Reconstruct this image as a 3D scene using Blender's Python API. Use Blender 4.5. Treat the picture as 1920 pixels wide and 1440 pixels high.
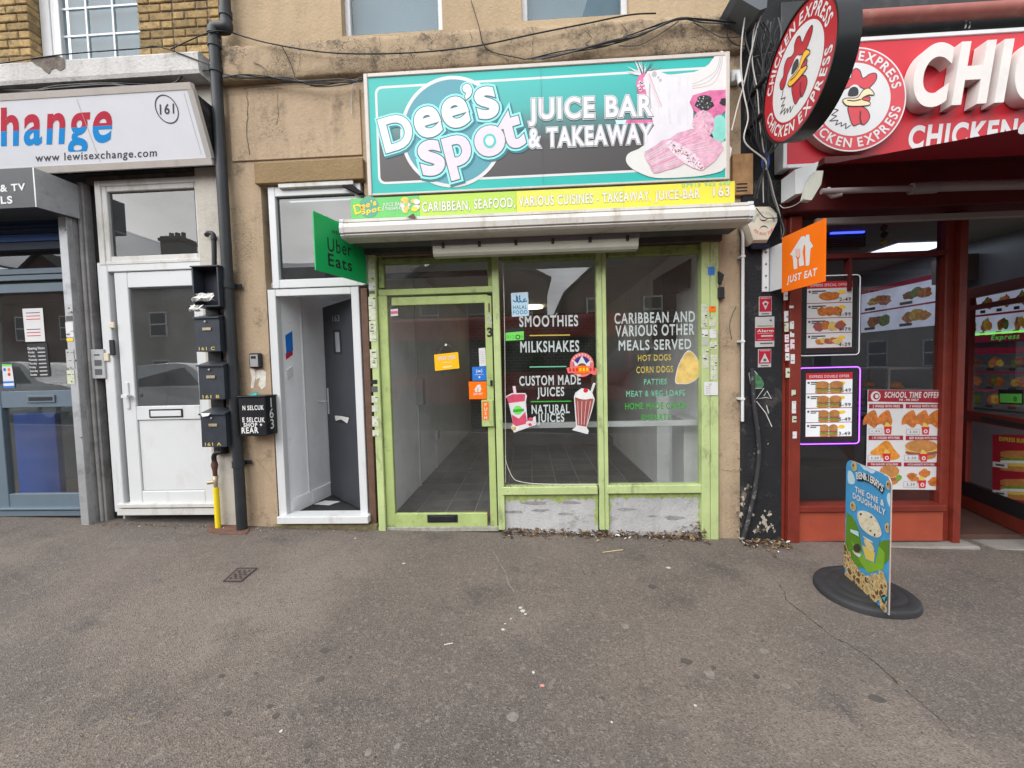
import bpy, bmesh, math, random
from mathutils import Vector, Matrix
random.seed(7)
for o in list(bpy.data.objects): bpy.data.objects.remove(o)
SC = bpy.context.scene
COL = SC.collection
# ------------------------------------------------------------------ camera
YAW, PIT, ROL = math.radians(2.670), math.radians(2.590), math.radians(1.416)
CAM = Vector((0, -3.5, 1.55))          # x along the facade, y into it (shopfront at y=0), z up
F = 720.0                              # focal length in pixels of a 1920 px wide photo
_f = Vector((-math.sin(YAW)*math.cos(PIT), math.cos(YAW)*math.cos(PIT), -math.sin(PIT)))
_r = Vector((math.cos(YAW), math.sin(YAW), 0)); _d = _f.cross(_r)
_r2 = _r*math.cos(ROL)+_d*math.sin(ROL); _d2 = -_r*math.sin(ROL)+_d*math.cos(ROL)
cam = bpy.data.cameras.new('camera'); camo = bpy.data.objects.new('camera', cam); COL.objects.link(camo)
mw = Matrix.Identity(4)
for i in range(3): mw[i][0], mw[i][1], mw[i][2], mw[i][3] = _r2[i], -_d2[i], -_f[i], CAM[i]
camo.matrix_world = mw
cam.sensor_width = 36; cam.lens = F/1920*36; cam.clip_start = .05; cam.clip_end = 500
SC.camera = camo
# ------------------------------------------------------------------ sky, sun, exposure
SUN_EL, SUN_AZ = math.radians(46), math.radians(216)
w = bpy.data.worlds.new('World'); SC.world = w; w.use_nodes = True
nt = w.node_tree; N = nt.nodes; L = nt.links
bg = N['Background']
sky = N.new('ShaderNodeTexSky'); sky.sky_type = 'NISHITA'; sky.sun_disc = False
sky.sun_elevation = SUN_EL; sky.sun_rotation = SUN_AZ; sky.air_density = 1.0; sky.dust_density = .4
hs = N.new('ShaderNodeHueSaturation'); hs.inputs['Saturation'].default_value = .10; hs.inputs['Value'].default_value = 1.25
tc = N.new('ShaderNodeTexCoord'); mp = N.new('ShaderNodeMapping'); mp.inputs['Scale'].default_value = (1, 1, 2.2)
nz = N.new('ShaderNodeTexNoise'); nz.inputs['Scale'].default_value = 3.2; nz.inputs['Detail'].default_value = 7; nz.inputs['Roughness'].default_value = .55
rp = N.new('ShaderNodeValToRGB'); rp.color_ramp.elements[0].position = .3; rp.color_ramp.elements[0].color = (.48, .50, .54, 1)
rp.color_ramp.elements[1].position = .68; rp.color_ramp.elements[1].color = (1.5, 1.5, 1.5, 1)
mx = N.new('ShaderNodeMix'); mx.data_type = 'RGBA'; mx.blend_type = 'MULTIPLY'; mx.inputs['Factor'].default_value = 1
L.new(sky.outputs[0], hs.inputs['Color']); L.new(tc.outputs['Generated'], mp.inputs[0]); L.new(mp.outputs[0], nz.inputs[0]); L.new(nz.outputs[0], rp.inputs[0])
dk_ = N.new('ShaderNodeMix'); dk_.data_type = 'RGBA'; dk_.blend_type = 'DARKEN'; dk_.inputs['Factor'].default_value = 1; dk_.inputs['B'].default_value = (7.5, 7.6, 7.8, 1)   # cloud cover: no bright halo round the sun
L.new(hs.outputs[0], dk_.inputs['A']); L.new(dk_.outputs['Result'], mx.inputs['A']); L.new(rp.outputs[0], mx.inputs['B']); L.new(mx.outputs['Result'], bg.inputs[0])
bg.inputs[1].default_value = .15
sl = bpy.data.lights.new('sun', 'SUN'); sl.energy = 1.5; sl.angle = math.radians(65); sl.color = (1, .97, .93)
so = bpy.data.objects.new('sun', sl); COL.objects.link(so)
so.rotation_euler = Vector((math.sin(SUN_AZ)*math.cos(SUN_EL), math.cos(SUN_AZ)*math.cos(SUN_EL), math.sin(SUN_EL))).to_track_quat('Z', 'Y').to_euler()
SC.view_settings.view_transform = 'Standard'; SC.view_settings.look = 'None'; SC.view_settings.gamma = 1
SC.view_settings.use_curve_mapping = False; SC.view_settings.exposure = 1.14
SC.render.engine = 'CYCLES'
SC.cycles.max_bounces = 8; SC.cycles.transparent_max_bounces = 12; SC.cycles.use_denoising = True
SC.cycles.caustics_reflective = False; SC.cycles.caustics_refractive = False; SC.cycles.sample_clamp_indirect = 6

# ------------------------------------------------------------------ survey helpers (photo survey -> metres on a known plane)
def ray(px, py): return _r2*((px-960)/F)+_d2*((py-720)/F)+_f
def at(px, py, y=0.0):
    d = ray(px, py); return CAM+d*((y-CAM.y)/d.y)
GS = -.031
def gz(x, y=0): return GS*x
def gnd(px, py, h=0.0):
    d = ray(px, py); t = (h-CAM.z+GS*CAM.x)/(d.z-GS*d.x); return CAM+d*t
def rect(xl, yt, xr, yb, y):           # survey at mid edges -> x0,x1,z0,z1
    xm, ym = (xl+xr)/2, (yt+yb)/2
    return at(xl, ym, y).x, at(xr, ym, y).x, at(xm, yb, y).z, at(xm, yt, y).z
def sm(pts, n=5, closed=True):
    pts = [Vector(p) for p in pts]; k = len(pts); out = []
    for i in range(k if closed else k-1):
        if closed: a, b, c, d = pts[i-1], pts[i], pts[(i+1) % k], pts[(i+2) % k]
        else: a, b, c, d = pts[max(i-1, 0)], pts[i], pts[i+1], pts[min(i+2, k-1)]
        for j in range(n):
            t = j/n
            out.append(.5*((2*b)+(c-a)*t+(2*a-5*b+4*c-d)*t*t+(3*b-a-3*c+d)*t**3))
    if not closed: out.append(pts[-1])
    return out
# ------------------------------------------------------------------ materials
MATS = {}
def M(name, col, rough=.55, metal=0., var=.08, vs=6., bump=0., bs=80., dirt=0., dcol=(.05, .045, .04), ds=3., dth=.55, emit=0., rnd=0., streak=0., spec=.3, coat=0., chip=0., ccol=(.09, .075, .05), cs=38., cth=.66):
    if name in MATS: return MATS[name]
    m = bpy.data.materials.new(name); MATS[name] = m; m.use_nodes = True
    t = m.node_tree; n = t.nodes; l = t.links; b = n['Principled BSDF']
    b.inputs['Roughness'].default_value = rough; b.inputs['Metallic'].default_value = metal
    b.inputs['Specular IOR Level'].default_value = spec
    if coat: b.inputs['Coat Weight'].default_value = coat
    g = n.new('ShaderNodeNewGeometry'); cur = None
    c4 = (*col, 1)
    if var:
        z = n.new('ShaderNodeTexNoise'); z.inputs['Scale'].default_value = vs; z.inputs['Detail'].default_value = 6; z.inputs['Roughness'].default_value = .65
        l.new(g.outputs['Position'], z.inputs['Vector'])
        r = n.new('ShaderNodeValToRGB'); r.color_ramp.elements[0].position = .3; r.color_ramp.elements[1].position = .7
        r.color_ramp.elements[0].color = (*[c*(1-var) for c in col], 1); r.color_ramp.elements[1].color = (*[min(1, c*(1+var)) for c in col], 1)
        l.new(z.outputs[0], r.inputs[0]); cur = r.outputs[0]
    else:
        q = n.new('ShaderNodeRGB'); q.outputs[0].default_value = c4; cur = q.outputs[0]
    if rnd:
        oi = n.new('ShaderNodeObjectInfo'); h = n.new('ShaderNodeHueSaturation'); mr = n.new('ShaderNodeMapRange')
        mr.inputs['To Min'].default_value = 1-rnd; mr.inputs['To Max'].default_value = 1+rnd
        l.new(oi.outputs['Random'], mr.inputs['Value']); l.new(mr.outputs[0], h.inputs['Value']); l.new(cur, h.inputs['Color']); cur = h.outputs[0]
    if dirt:
        z = n.new('ShaderNodeTexNoise'); z.inputs['Scale'].default_value = ds; z.inputs['Detail'].default_value = 9; z.inputs['Roughness'].default_value = .72
        if streak:
            mpp = n.new('ShaderNodeMapping'); mpp.inputs['Scale'].default_value = (1, 1, streak); l.new(g.outputs['Position'], mpp.inputs[0]); l.new(mpp.outputs[0], z.inputs['Vector'])
        else: l.new(g.outputs['Position'], z.inputs['Vector'])
        r = n.new('ShaderNodeMapRange'); r.inputs['From Min'].default_value = dth; r.inputs['From Max'].default_value = dth+.16; r.inputs['To Max'].default_value = dirt
        x = n.new('ShaderNodeMix'); x.data_type = 'RGBA'; x.inputs['B'].default_value = (*dcol, 1)
        l.new(z.outputs[0], r.inputs['Value']); l.new(r.outputs[0], x.inputs['Factor']); l.new(cur, x.inputs['A']); cur = x.outputs['Result']
    if chip:
        z = n.new('ShaderNodeTexNoise'); z.inputs['Scale'].default_value = cs; z.inputs['Detail'].default_value = 5; z.inputs['Roughness'].default_value = .7; l.new(g.outputs['Position'], z.inputs['Vector'])
        r = n.new('ShaderNodeMapRange'); r.inputs['From Min'].default_value = cth; r.inputs['From Max'].default_value = cth+.04; r.inputs['To Max'].default_value = chip
        x = n.new('ShaderNodeMix'); x.data_type = 'RGBA'; x.inputs['B'].default_value = (*ccol, 1); l.new(z.outputs[0], r.inputs['Value']); l.new(r.outputs[0], x.inputs['Factor']); l.new(cur, x.inputs['A']); cur = x.outputs['Result']
    l.new(cur, b.inputs['Base Color'])
    if emit:
        l.new(cur, b.inputs['Emission Color']); b.inputs['Emission Strength'].default_value = emit
    if bump:
        z = n.new('ShaderNodeTexNoise'); z.inputs['Scale'].default_value = bs; z.inputs['Detail'].default_value = 4
        l.new(g.outputs['Position'], z.inputs['Vector'])
        u = n.new('ShaderNodeBump'); u.inputs['Strength'].default_value = bump; u.inputs['Distance'].default_value = .01
        l.new(z.outputs[0], u.inputs['Height']); l.new(u.outputs[0], b.inputs['Normal'])
    return m
def GLASS(name, tint=(.93, .96, .95), refl=.06, rough=.0, wob=0., haze=0.):
    if name in MATS: return MATS[name]
    m = bpy.data.materials.new(name); MATS[name] = m; m.use_nodes = True
    t = m.node_tree; n = t.nodes; l = t.links; n.remove(n['Principled BSDF'])
    lw = n.new('ShaderNodeLayerWeight'); lw.inputs[0].default_value = .5
    p = n.new('ShaderNodeMath'); p.operation = 'POWER'; p.inputs[1].default_value = 4.5; l.new(lw.outputs['Facing'], p.inputs[0])
    a = n.new('ShaderNodeMapRange'); a.inputs['To Min'].default_value = refl; a.inputs['To Max'].default_value = 1; l.new(p.outputs[0], a.inputs['Value'])
    tr = n.new('ShaderNodeBsdfTransparent'); tr.inputs[0].default_value = (*tint, 1)
    gl = n.new('ShaderNodeBsdfGlossy'); gl.inputs['Roughness'].default_value = rough
    if wob:
        g = n.new('ShaderNodeNewGeometry'); z = n.new('ShaderNodeTexNoise'); z.inputs['Scale'].default_value = 3.; z.inputs['Detail'].default_value = 1
        u = n.new('ShaderNodeBump'); u.inputs['Strength'].default_value = wob; u.inputs['Distance'].default_value = .01
        l.new(g.outputs['Position'], z.inputs['Vector']); l.new(z.outputs[0], u.inputs['Height']); l.new(u.outputs[0], gl.inputs['Normal'])
    x = n.new('ShaderNodeMixShader'); l.new(a.outputs[0], x.inputs[0]); l.new(tr.outputs[0], x.inputs[1]); l.new(gl.outputs[0], x.inputs[2])
    out = x.outputs[0]
    if haze:                                            # film of dust on the pane
        df = n.new('ShaderNodeBsdfDiffuse'); df.inputs[0].default_value = (.45, .45, .43, 1)
        g = n.new('ShaderNodeNewGeometry'); z = n.new('ShaderNodeTexNoise'); z.inputs['Scale'].default_value = 4; z.inputs['Detail'].default_value = 8
        l.new(g.outputs['Position'], z.inputs['Vector'])
        r = n.new('ShaderNodeMapRange'); r.inputs['From Min'].default_value = .35; r.inputs['From Max'].default_value = .75; r.inputs['To Min'].default_value = haze*.4; r.inputs['To Max'].default_value = haze*1.6
        l.new(z.outputs[0], r.inputs['Value'])
        x2 = n.new('ShaderNodeMixShader'); l.new(r.outputs[0], x2.inputs[0]); l.new(out, x2.inputs[1]); l.new(df.outputs[0], x2.inputs[2]); out = x2.outputs[0]
    l.new(out, n['Material Output'].inputs[0])
    return m
def GRAD(name, stops, z0, z1, rough=.45):              # printed colour gradient between two heights
    m = bpy.data.materials.new(name); MATS[name] = m; m.use_nodes = True
    t = m.node_tree; n = t.nodes; l = t.links; b = n['Principled BSDF']; b.inputs['Roughness'].default_value = rough
    g = n.new('ShaderNodeNewGeometry'); s = n.new('ShaderNodeSeparateXYZ'); l.new(g.outputs['Position'], s.inputs[0])
    r = n.new('ShaderNodeMapRange'); r.inputs['From Min'].default_value = z0; r.inputs['From Max'].default_value = z1; l.new(s.outputs[2], r.inputs[0])
    c = n.new('ShaderNodeValToRGB'); e = c.color_ramp.elements
    e[0].position, e[0].color = stops[0][0], (*stops[0][1], 1); e[1].position, e[1].color = stops[-1][0], (*stops[-1][1], 1)
    for p, q in stops[1:-1]: x = e.new(p); x.color = (*q, 1)
    l.new(r.outputs[0], c.inputs[0]); l.new(c.outputs[0], b.inputs['Base Color'])
    return m
# ------------------------------------------------------------------ mesh builder
class MB:
    def __init__(s): s.v = []; s.f = []; s.m = []; s.s = []
    def add(s, vs, fs, mat=0, smooth=False):
        o = len(s.v); s.v += [tuple(v) for v in vs]
        for f in fs: s.f.append(tuple(i+o for i in f)); s.m.append(mat); s.s.append(smooth)
        return s
    def box(s, x0, x1, y0, y1, z0, z1, mat=0, bev=0.):
        x0, x1 = min(x0, x1), max(x0, x1); y0, y1 = min(y0, y1), max(y0, y1); z0, z1 = min(z0, z1), max(z0, z1)
        b = min(bev, (x1-x0)*.3, (y1-y0)*.3, (z1-z0)*.3)
        if b <= 0:
            vs = [(x, y, z) for x in (x0, x1) for y in (y0, y1) for z in (z0, z1)]
            return s.add(vs, [(0, 1, 3, 2), (4, 6, 7, 5), (0, 4, 5, 1), (2, 3, 7, 6), (0, 2, 6, 4), (1, 5, 7, 3)], mat)
        vs = []; ix = {}
        for i, x in enumerate((x0, x1)):
            for j, y in enumerate((y0, y1)):
                for k, z in enumerate((z0, z1)):
                    dx, dy, dz = (b if i == 0 else -b), (b if j == 0 else -b), (b if k == 0 else -b)
                    ix[i, j, k] = len(vs); vs += [(x, y+dy, z+dz), (x+dx, y, z+dz), (x+dx, y+dy, z)]
        fs = []
        q = lambda a, ax: ix[a]+ax
        for i in (0, 1):
            o = [(i, 0, 0), (i, 1, 0), (i, 1, 1), (i, 0, 1)]; fs.append(tuple(q(a, 0) for a in (o if i else o[::-1])))
            o = [(0, i, 0), (0, i, 1), (1, i, 1), (1, i, 0)]; fs.append(tuple(q(a, 1) for a in (o if i else o[::-1])))
            o = [(0, 0, i), (1, 0, i), (1, 1, i), (0, 1, i)]; fs.append(tuple(q(a, 2) for a in (o if i else o[::-1])))
        for j in (0, 1):
            for k in (0, 1):
                a, c = (0, j, k), (1, j, k); fs.append((q(a, 1), q(c, 1), q(c, 2), q(a, 2)))
                a, c = (j, 0, k), (j, 1, k); fs.append((q(a, 0), q(c, 0), q(c, 2), q(a, 2)))
                a, c = (j, k, 0), (j, k, 1); fs.append((q(a, 0), q(c, 0), q(c, 1), q(a, 1)))
        for i in (0, 1):
            for j in (0, 1):
                for k in (0, 1): fs.append((ix[i, j, k], ix[i, j, k]+1, ix[i, j, k]+2))
        return s.add(vs, fs, mat)
    def pbox(s, xl, yt, xr, yb, yf, yk, mat=0, bev=.004):      # surveyed rectangle on plane yf, back to yk
        x0, x1, z0, z1 = rect(xl, yt, xr, yb, yf); return s.box(x0, x1, yf, yk, z0, z1, mat, bev)
    def ring(s, xl, yt, xr, yb, xl2, yt2, xr2, yb2, yf, yk, mat=0, bev=.004):   # frame between outer and inner rectangle
        x0, x1, z0, z1 = rect(xl, yt, xr, yb, yf); a0, a1, c0, c1 = rect(xl2, yt2, xr2, yb2, yf)
        s.box(x0, a0, yf, yk, z0, z1, mat, bev); s.box(a1, x1, yf, yk, z0, z1, mat, bev)
        s.box(a0, a1, yf+.001, yk, c1, z1, mat, bev); s.box(a0, a1, yf+.001, yk, z0, c0, mat, bev); return s
    def tube(s, pts, r, mat=0, seg=8, caps=True, rr=None):
        pts = [Vector(p) for p in pts]; n = len(pts); vs = []; prev = None
        for i, p in enumerate(pts):
            t = (pts[min(i+1, n-1)]-pts[max(i-1, 0)]).normalized()
            if prev is None:
                a = Vector((0, 0, 1)) if abs(t.z) < .9 else Vector((1, 0, 0)); prev = (a-t*a.dot(t)).normalized()
            else:
                prev = prev-t*prev.dot(t); prev = prev.normalized() if prev.length > 1e-6 else t.orthogonal().normalized()
            c = t.cross(prev); q = rr[i] if rr else r
            for k in range(seg):
                h = 2*math.pi*k/seg; vs.append(p+prev*(q*math.cos(h))+c*(q*math.sin(h)))
        fs = [(i*seg+k, i*seg+(k+1) % seg, (i+1)*seg+(k+1) % seg, (i+1)*seg+k) for i in range(n-1) for k in range(seg)]
        s.add(vs, fs, mat, True)
        if caps: s.add(vs[:seg], [tuple(range(seg))[::-1]], mat); s.add(vs[-seg:], [tuple(range(seg))], mat)
        return s
    def prism(s, pts, vec, mat=0):                             # planar outline swept along vec
        pts = [Vector(p) for p in pts]; n = len(pts); vec = Vector(vec)
        vs = pts+[p+vec for p in pts]
        return s.add(vs, [tuple(range(n))[::-1], tuple(range(n, 2*n))]+[(i, (i+1) % n, n+(i+1) % n, n+i) for i in range(n)], mat)
    def build(s, name, mats, parent=None, kind=None):
        me = bpy.data.meshes.new(name); me.from_pydata(s.v, [], s.f)
        if not isinstance(mats, (list, tuple)): mats = [mats]
        for m in mats: me.materials.append(m)
        me.polygons.foreach_set('material_index', s.m); me.polygons.foreach_set('use_smooth', s.s)
        me.update()
        return link(name, me, parent, kind)
def link(name, me, parent=None, kind=None):
    o = bpy.data.objects.new(name, me); COL.objects.link(o)
    if parent is not None:
        o.parent = parent
        if parent.type == 'EMPTY': o.matrix_parent_inverse = Matrix.Translation(-Vector(parent.location))
    if kind: o['kind'] = kind
    return o
def thing(name, label, cat, loc, group=None):
    o = bpy.data.objects.new(name, None); COL.objects.link(o); o.location = loc; o.empty_display_size = .05
    o['label'] = label; o['category'] = cat
    if group: o['group'] = group
    return o
def tag(o, label, cat, group=None):
    o['label'] = label; o['category'] = cat
    if group: o['group'] = group
    return o
# ------------------------------------------------------------------ text as mesh
_tc = {}
def tmesh(body, off=0., shear=0., bev=0., cut=0):
    k = (body, off, shear, bev)
    if k in _tc: return _tc[k]
    c = bpy.data.curves.new('t', 'FONT'); c.body = body; c.offset = off; c.shear = shear; c.size = 1; c.space_character = 1.16 if len(body) > 1 else 1; c.bevel_depth = bev; c.bevel_resolution = 1; c.resolution_u = 12 if off >= .04 else 5
    o = bpy.data.objects.new('t', c); COL.objects.link(o)
    dg = bpy.context.evaluated_depsgraph_get(); me = bpy.data.meshes.new_from_object(o.evaluated_get(dg))
    vs = [v.co.copy() for v in me.vertices]; fs = [tuple(p.vertices) for p in me.polygons]
    bpy.data.objects.remove(o); bpy.data.curves.remove(c); bpy.data.meshes.remove(me)
    _tc[k] = (vs, fs); return _tc[k]
CAPH = max(v.y for v in tmesh('H')[0])
# ------------------------------------------------------------------ flat printed panels
class Panel:
    def __init__(s, O, u, v):
        s.O = Vector(O); s.u = Vector(u).normalized(); s.v = Vector(v).normalized(); s.n = s.u.cross(s.v).normalized(); s.mb = {}; s.mats = {}
    def px(s, p):
        d = ray(*p); t = (s.O-CAM).dot(s.n)/d.dot(s.n); q = CAM+d*t-s.O; return q.dot(s.u), q.dot(s.v)
    def P(s, a, b, l): return s.O+s.u*a+s.v*b+s.n*(l*.001)
    def _add(s, part, mat, vs, fs, smooth=False):
        mb = s.mb.setdefault(part, MB()); ml = s.mats.setdefault(part, [])
        if mat not in ml: ml.append(mat)
        mb.add(vs, fs, ml.index(mat), smooth)
    def poly(s, pts, mat, l=1, part='print'): s._add(part, mat, [s.P(p[0], p[1], l) for p in pts], [tuple(range(len(pts)))])
    def ppoly(s, pts, mat, l=1, part='print', smooth=0):
        q = [s.px(p) for p in pts]
        if smooth: q = [(p.x, p.y) for p in sm([(a, b, 0) for a, b in q], smooth)]
        s.poly(q, mat, l, part)
    def ell(s, c, rx, ry, mat, l=1, part='print', rot=0, n=28, a0=0, a1=2*math.pi):
        cr, sr = math.cos(rot), math.sin(rot); pts = []
        for i in range(n):
            h = a0+(a1-a0)*i/n; x, y = rx*math.cos(h), ry*math.sin(h); pts.append((c[0]+x*cr-y*sr, c[1]+x*sr+y*cr))
        s.poly(pts, mat, l, part)
    def rect(s, a0, b0, a1, b1, mat, l=1, part='print', r=0.):
        if r <= 0: return s.poly([(a0, b0), (a1, b0), (a1, b1), (a0, b1)], mat, l, part)
        pts = []
        for cx, cy, h0 in ((a1-r, b0+r, -90), (a1-r, b1-r, 0), (a0+r, b1-r, 90), (a0+r, b0+r, 180)):
            for i in range(6): h = math.radians(h0+18*i); pts.append((cx+r*math.cos(h), cy+r*math.sin(h)))
        s.poly(pts, mat, l, part)
    def stroke(s, pts, w, mat, l=1, part='print'):
        pts = [Vector((p[0], p[1], 0)) for p in pts]; n = len(pts); vs = []
        for i, p in enumerate(pts):
            t = (pts[min(i+1, n-1)]-pts[max(i-1, 0)]).normalized(); q = Vector((-t.y, t.x, 0))*(w/2)
            for z in (p+q, p-q): vs.append(s.P(z.x, z.y, l))
        s._add(part, mat, vs, [(2*i, 2*i+2, 2*i+3, 2*i+1) for i in range(n-1)])
    def pstroke(s, pts, w, mat, l=1, part='print', smooth=0):
        q = [s.px(p) for p in pts]
        if smooth: q = [(p.x, p.y) for p in sm([(a, b, 0) for a, b in q], smooth, False)]
        s.stroke(q, w, mat, l, part)
    def glyphs(s, body, fn, mat, l, part, off, shear, bev=0., thick=0.):
        vs, fs = tmesh(body, off, shear, bev)
        z = [v.z for v in vs]; zr = max(z)-min(z) if bev else 0
        out = []
        for v in vs:
            a, b = fn(v.x, v.y); out.append(s.P(a, b, l+(v.z/zr*.5 if zr else 0)))
        if thick:
            n = len(out); ed = {}
            for f in fs:
                for i in range(len(f)):
                    e = (f[i], f[(i+1) % len(f)]); ed[e] = 1
            bd = [e for e in ed if (e[1], e[0]) not in ed]
            lo = [o-s.n*thick for o in out]; s._add(part, mat, out+lo, fs+[(b, a, a+n, b+n) for a, b in bd])
        else: s._add(part, mat, out, fs)
    def text(s, body, Lp, Rp, h, mat, l=2, off=.02, shear=0., part='lettering', halo=(), thick=0., fbev=0., lean=0.):   # local: baseline ends, cap height
        part = (part, len(s.mb))
        vs, _ = tmesh(body, off, shear); xs = [v.x for v in vs]; x0, x1 = min(xs), max(xs)
        du = ((Rp[0]-Lp[0]), (Rp[1]-Lp[1])); sy = h/CAPH
        def fn(x, y):
            t = (x-x0)/(x1-x0); return Lp[0]+du[0]*t+lean*y*sy, Lp[1]+du[1]*t+y*sy
        for i, (bw, m2) in enumerate(halo): s.glyphs(body, fn, m2, l-1.2*(i+1), part, 0, shear, bw)
        s.glyphs(body, fn, mat, l, part, 0 if fbev else off, shear, fbev, thick)
    def ptext(s, body, Lp, Rp, top, mat, **k):          # surveyed baseline ends and cap-top point above the left end
        a, b, t = s.px(Lp), s.px(Rp), s.px((Lp[0], top)); s.text(body, a, b, abs(t[1]-a[1]), mat, **k)
    def ctext(s, body, c, h, mat, wid=None, **k):       # centred text
        off, sh = k.get('off', .02), k.get('shear', 0.); vs, _ = tmesh(body, off, sh); xs = [v.x for v in vs]
        w0 = wid if wid else (max(xs)-min(xs))*h/CAPH
        s.text(body, (c[0]-w0/2, c[1]-h/2), (c[0]+w0/2, c[1]-h/2), h, mat, **k)
    def char(s, ch, c, h, rot, layers, part='lettering', wsc=1.):   # one glyph by bbox centre; layers: (l, off, bev, mat)
        vs, _ = tmesh(ch, .02, 0.); xs = [v.x for v in vs]; ys = [v.y for v in vs]
        cx, cy = (min(xs)+max(xs))/2, (min(ys)+max(ys))/2; k = h/(max(ys)-min(ys)); cr, sr = math.cos(rot), math.sin(rot)
        def fn(x, y):
            x = (x-cx)*k*wsc; y = (y-cy)*k; return c[0]+x*cr-y*sr, c[1]+x*sr+y*cr
        for l, off, bev, m in layers: s.glyphs(ch, fn, m, l, part, off, 0., bev)
    def arctext(s, body, c, r, h, a_mid, span, mat, l=2, inside=False, off=.02, part='lettering', sc=(1, 1)):
        ws = []
        for ch in body:
            if ch == ' ': ws.append(.35); continue
            xs = [v.x for v in tmesh(ch, off)[0]]; ws.append(max(xs)-min(xs)+.14)
        tot = sum(ws); pos = 0; k = h/CAPH
        for ch, wd in zip(body, ws):
            t = (pos+wd/2)/tot-.5; pos += wd
            if ch == ' ': continue
            a = a_mid-span*t if not inside else a_mid+span*t
            xs = [v.x for v in tmesh(ch, off)[0]]; cx = (min(xs)+max(xs))/2
            rot = a-math.pi/2 if not inside else a+math.pi/2
            ww = span*r/tot/k if True else 1
            def fn(x, y, a=a, rot=rot, cx=cx):
                x = (x-cx)*k*min(1.2, ww); y = (y-CAPH/2)*k
                return c[0]+sc[0]*(r*math.cos(a)+x*math.cos(rot)-y*math.sin(rot)), c[1]+sc[1]*(r*math.sin(a)+x*math.sin(rot)+y*math.cos(rot))
            s.glyphs(ch, fn, mat, l, part, off, 0.)
    def finish(s, parent):
        for part, mb in s.mb.items(): mb.build(part if isinstance(part, str) else part[0], s.mats[part], parent)
        s.mb = {}; s.mats = {}
def fpanel(px, py, y): return Panel(at(px, py, y), (1, 0, 0), (0, 0, 1))
# ------------------------------------------------------------------ palette
WHITE = M('white_plastic', (.60, .615, .62), .32, var=.03, vs=3, dirt=.35, dcol=(.42, .39, .34), ds=2.2, dth=.56)
UPVC = M('upvc_weathered', (.60, .615, .62), .30, var=.03, vs=2, dirt=.55, dcol=(.34, .30, .25), ds=5, dth=.56, streak=.25, chip=.5, ccol=(.3, .28, .25), cs=25, cth=.69)
UPVC_DIRTY = M('upvc_grimy', (.56, .555, .53), .4, var=.08, vs=4, dirt=.6, dcol=(.30, .26, .20), ds=4, dth=.50, streak=.4)
BLACKM = M('black_paint', (.018, .019, .022), .38, var=.25, vs=9)
BLACKP = M('black_plastic', (.02, .02, .022), .45, var=.15)
DARK = M('dark_void', (.015, .015, .016), .9, var=.3)
PIPE = M('grey_pipe', (.028, .031, .035), .42, var=.2, vs=5, dirt=.4, dcol=(.2, .2, .19), ds=14, dth=.62)
LETTERBOX = M('mailbox_paint', (.03, .036, .046), .42, var=.2, vs=10, dirt=.35, dcol=(.16, .16, .16), ds=18, dth=.63)
ANTHR = M('anthracite_door', (.035, .038, .045), .42, var=.12, vs=6, dirt=.25, dcol=(.15, .15, .15), ds=9, dth=.64)
GREEN = M('lime_paint', (.36, .45, .17), .5, var=.14, vs=5, bump=.15, bs=70, dirt=.85, dcol=(.09, .10, .05), ds=7, dth=.56, chip=.9)
GREENP = M('lime_paint_pale', (.42, .51, .23), .5, var=.12, vs=4, bump=.15, bs=60, dirt=.85, dcol=(.12, .13, .075), ds=9, dth=.56, streak=.4, chip=.9)
GREEND = M('lime_paint_grimy', (.25, .33, .10), .5, var=.15, vs=6, dirt=.8, dcol=(.05, .05, .03), ds=6, dth=.48)
RED = M('red_timber', (.17, .026, .016), .42, var=.16, vs=5, bump=.2, bs=50, dirt=.6, dcol=(.07, .02, .015), ds=8, dth=.55, chip=.8, ccol=(.25, .18, .14), cth=.7)
SLATE = M('slate_blue_frame', (.115, .155, .19), .4, var=.06, dirt=.4, dcol=(.06, .07, .08), ds=6, dth=.58)
ALU = M('aluminium', (.46, .44, .42), .5, metal=.35, var=.08, dirt=.5, dcol=(.22, .2, .17), ds=6, dth=.55)
STEEL = M('galvanised_steel', (.42, .43, .44), .45, metal=.5, var=.12, vs=7, dirt=.5, dcol=(.16, .15, .14), ds=5, dth=.52)
CONC = M('concrete_grey', (.26, .255, .25), .85, var=.2, vs=5, bump=.3, bs=60, dirt=.6, dcol=(.10, .10, .10), ds=3, dth=.5)
CONCL = M('concrete_pale', (.24, .225, .205), .85, var=.2, vs=8, bump=.4, bs=50, dirt=.6, dcol=(.17, .15, .13), ds=5, dth=.52)
WOODB = M('brown_timber', (.12, .065, .045), .7, var=.25, vs=12, bump=.3, bs=40)
GRASSY = M('moss_dirt', (.16, .14, .07), .95, var=.4, vs=20, bump=.5, bs=60)
INK = M('black_print', (.015, .015, .017), .5, var=0)
DGREY = M('dark_print', (.09, .09, .095), .5, var=0)
PAPER = M('white_print', (.62, .62, .62), .45, var=.03, vs=5)
REDP = M('red_print', (.55, .02, .035), .4, var=.05)
MAROON = M('maroon_print', (.30, .015, .03), .45, var=.06)
YEL = M('yellow_print', (.85, .55, .03), .45, var=.04)
ORANGE = M('orange_print', (.82, .16, .006), .35, var=.02)
BLUEP = M('blue_print', (.02, .16, .55), .4, var=.03)
GREYP = M('grey_print', (.42, .42, .42), .5, var=.08)
LIME = M('lime_print', (.16, .62, .10), .45, var=.04)
PALEP = M('pale_pink_print', (.70, .55, .58), .4, var=.1)
VIN_W = M('white_vinyl', (.46, .52, .51), .45, var=.04)
VIN_Y = M('yellow_vinyl', (.46, .36, .07), .45, var=.05)
VIN_T = M('mint_vinyl', (.14, .42, .27), .45, var=.05)
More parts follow.
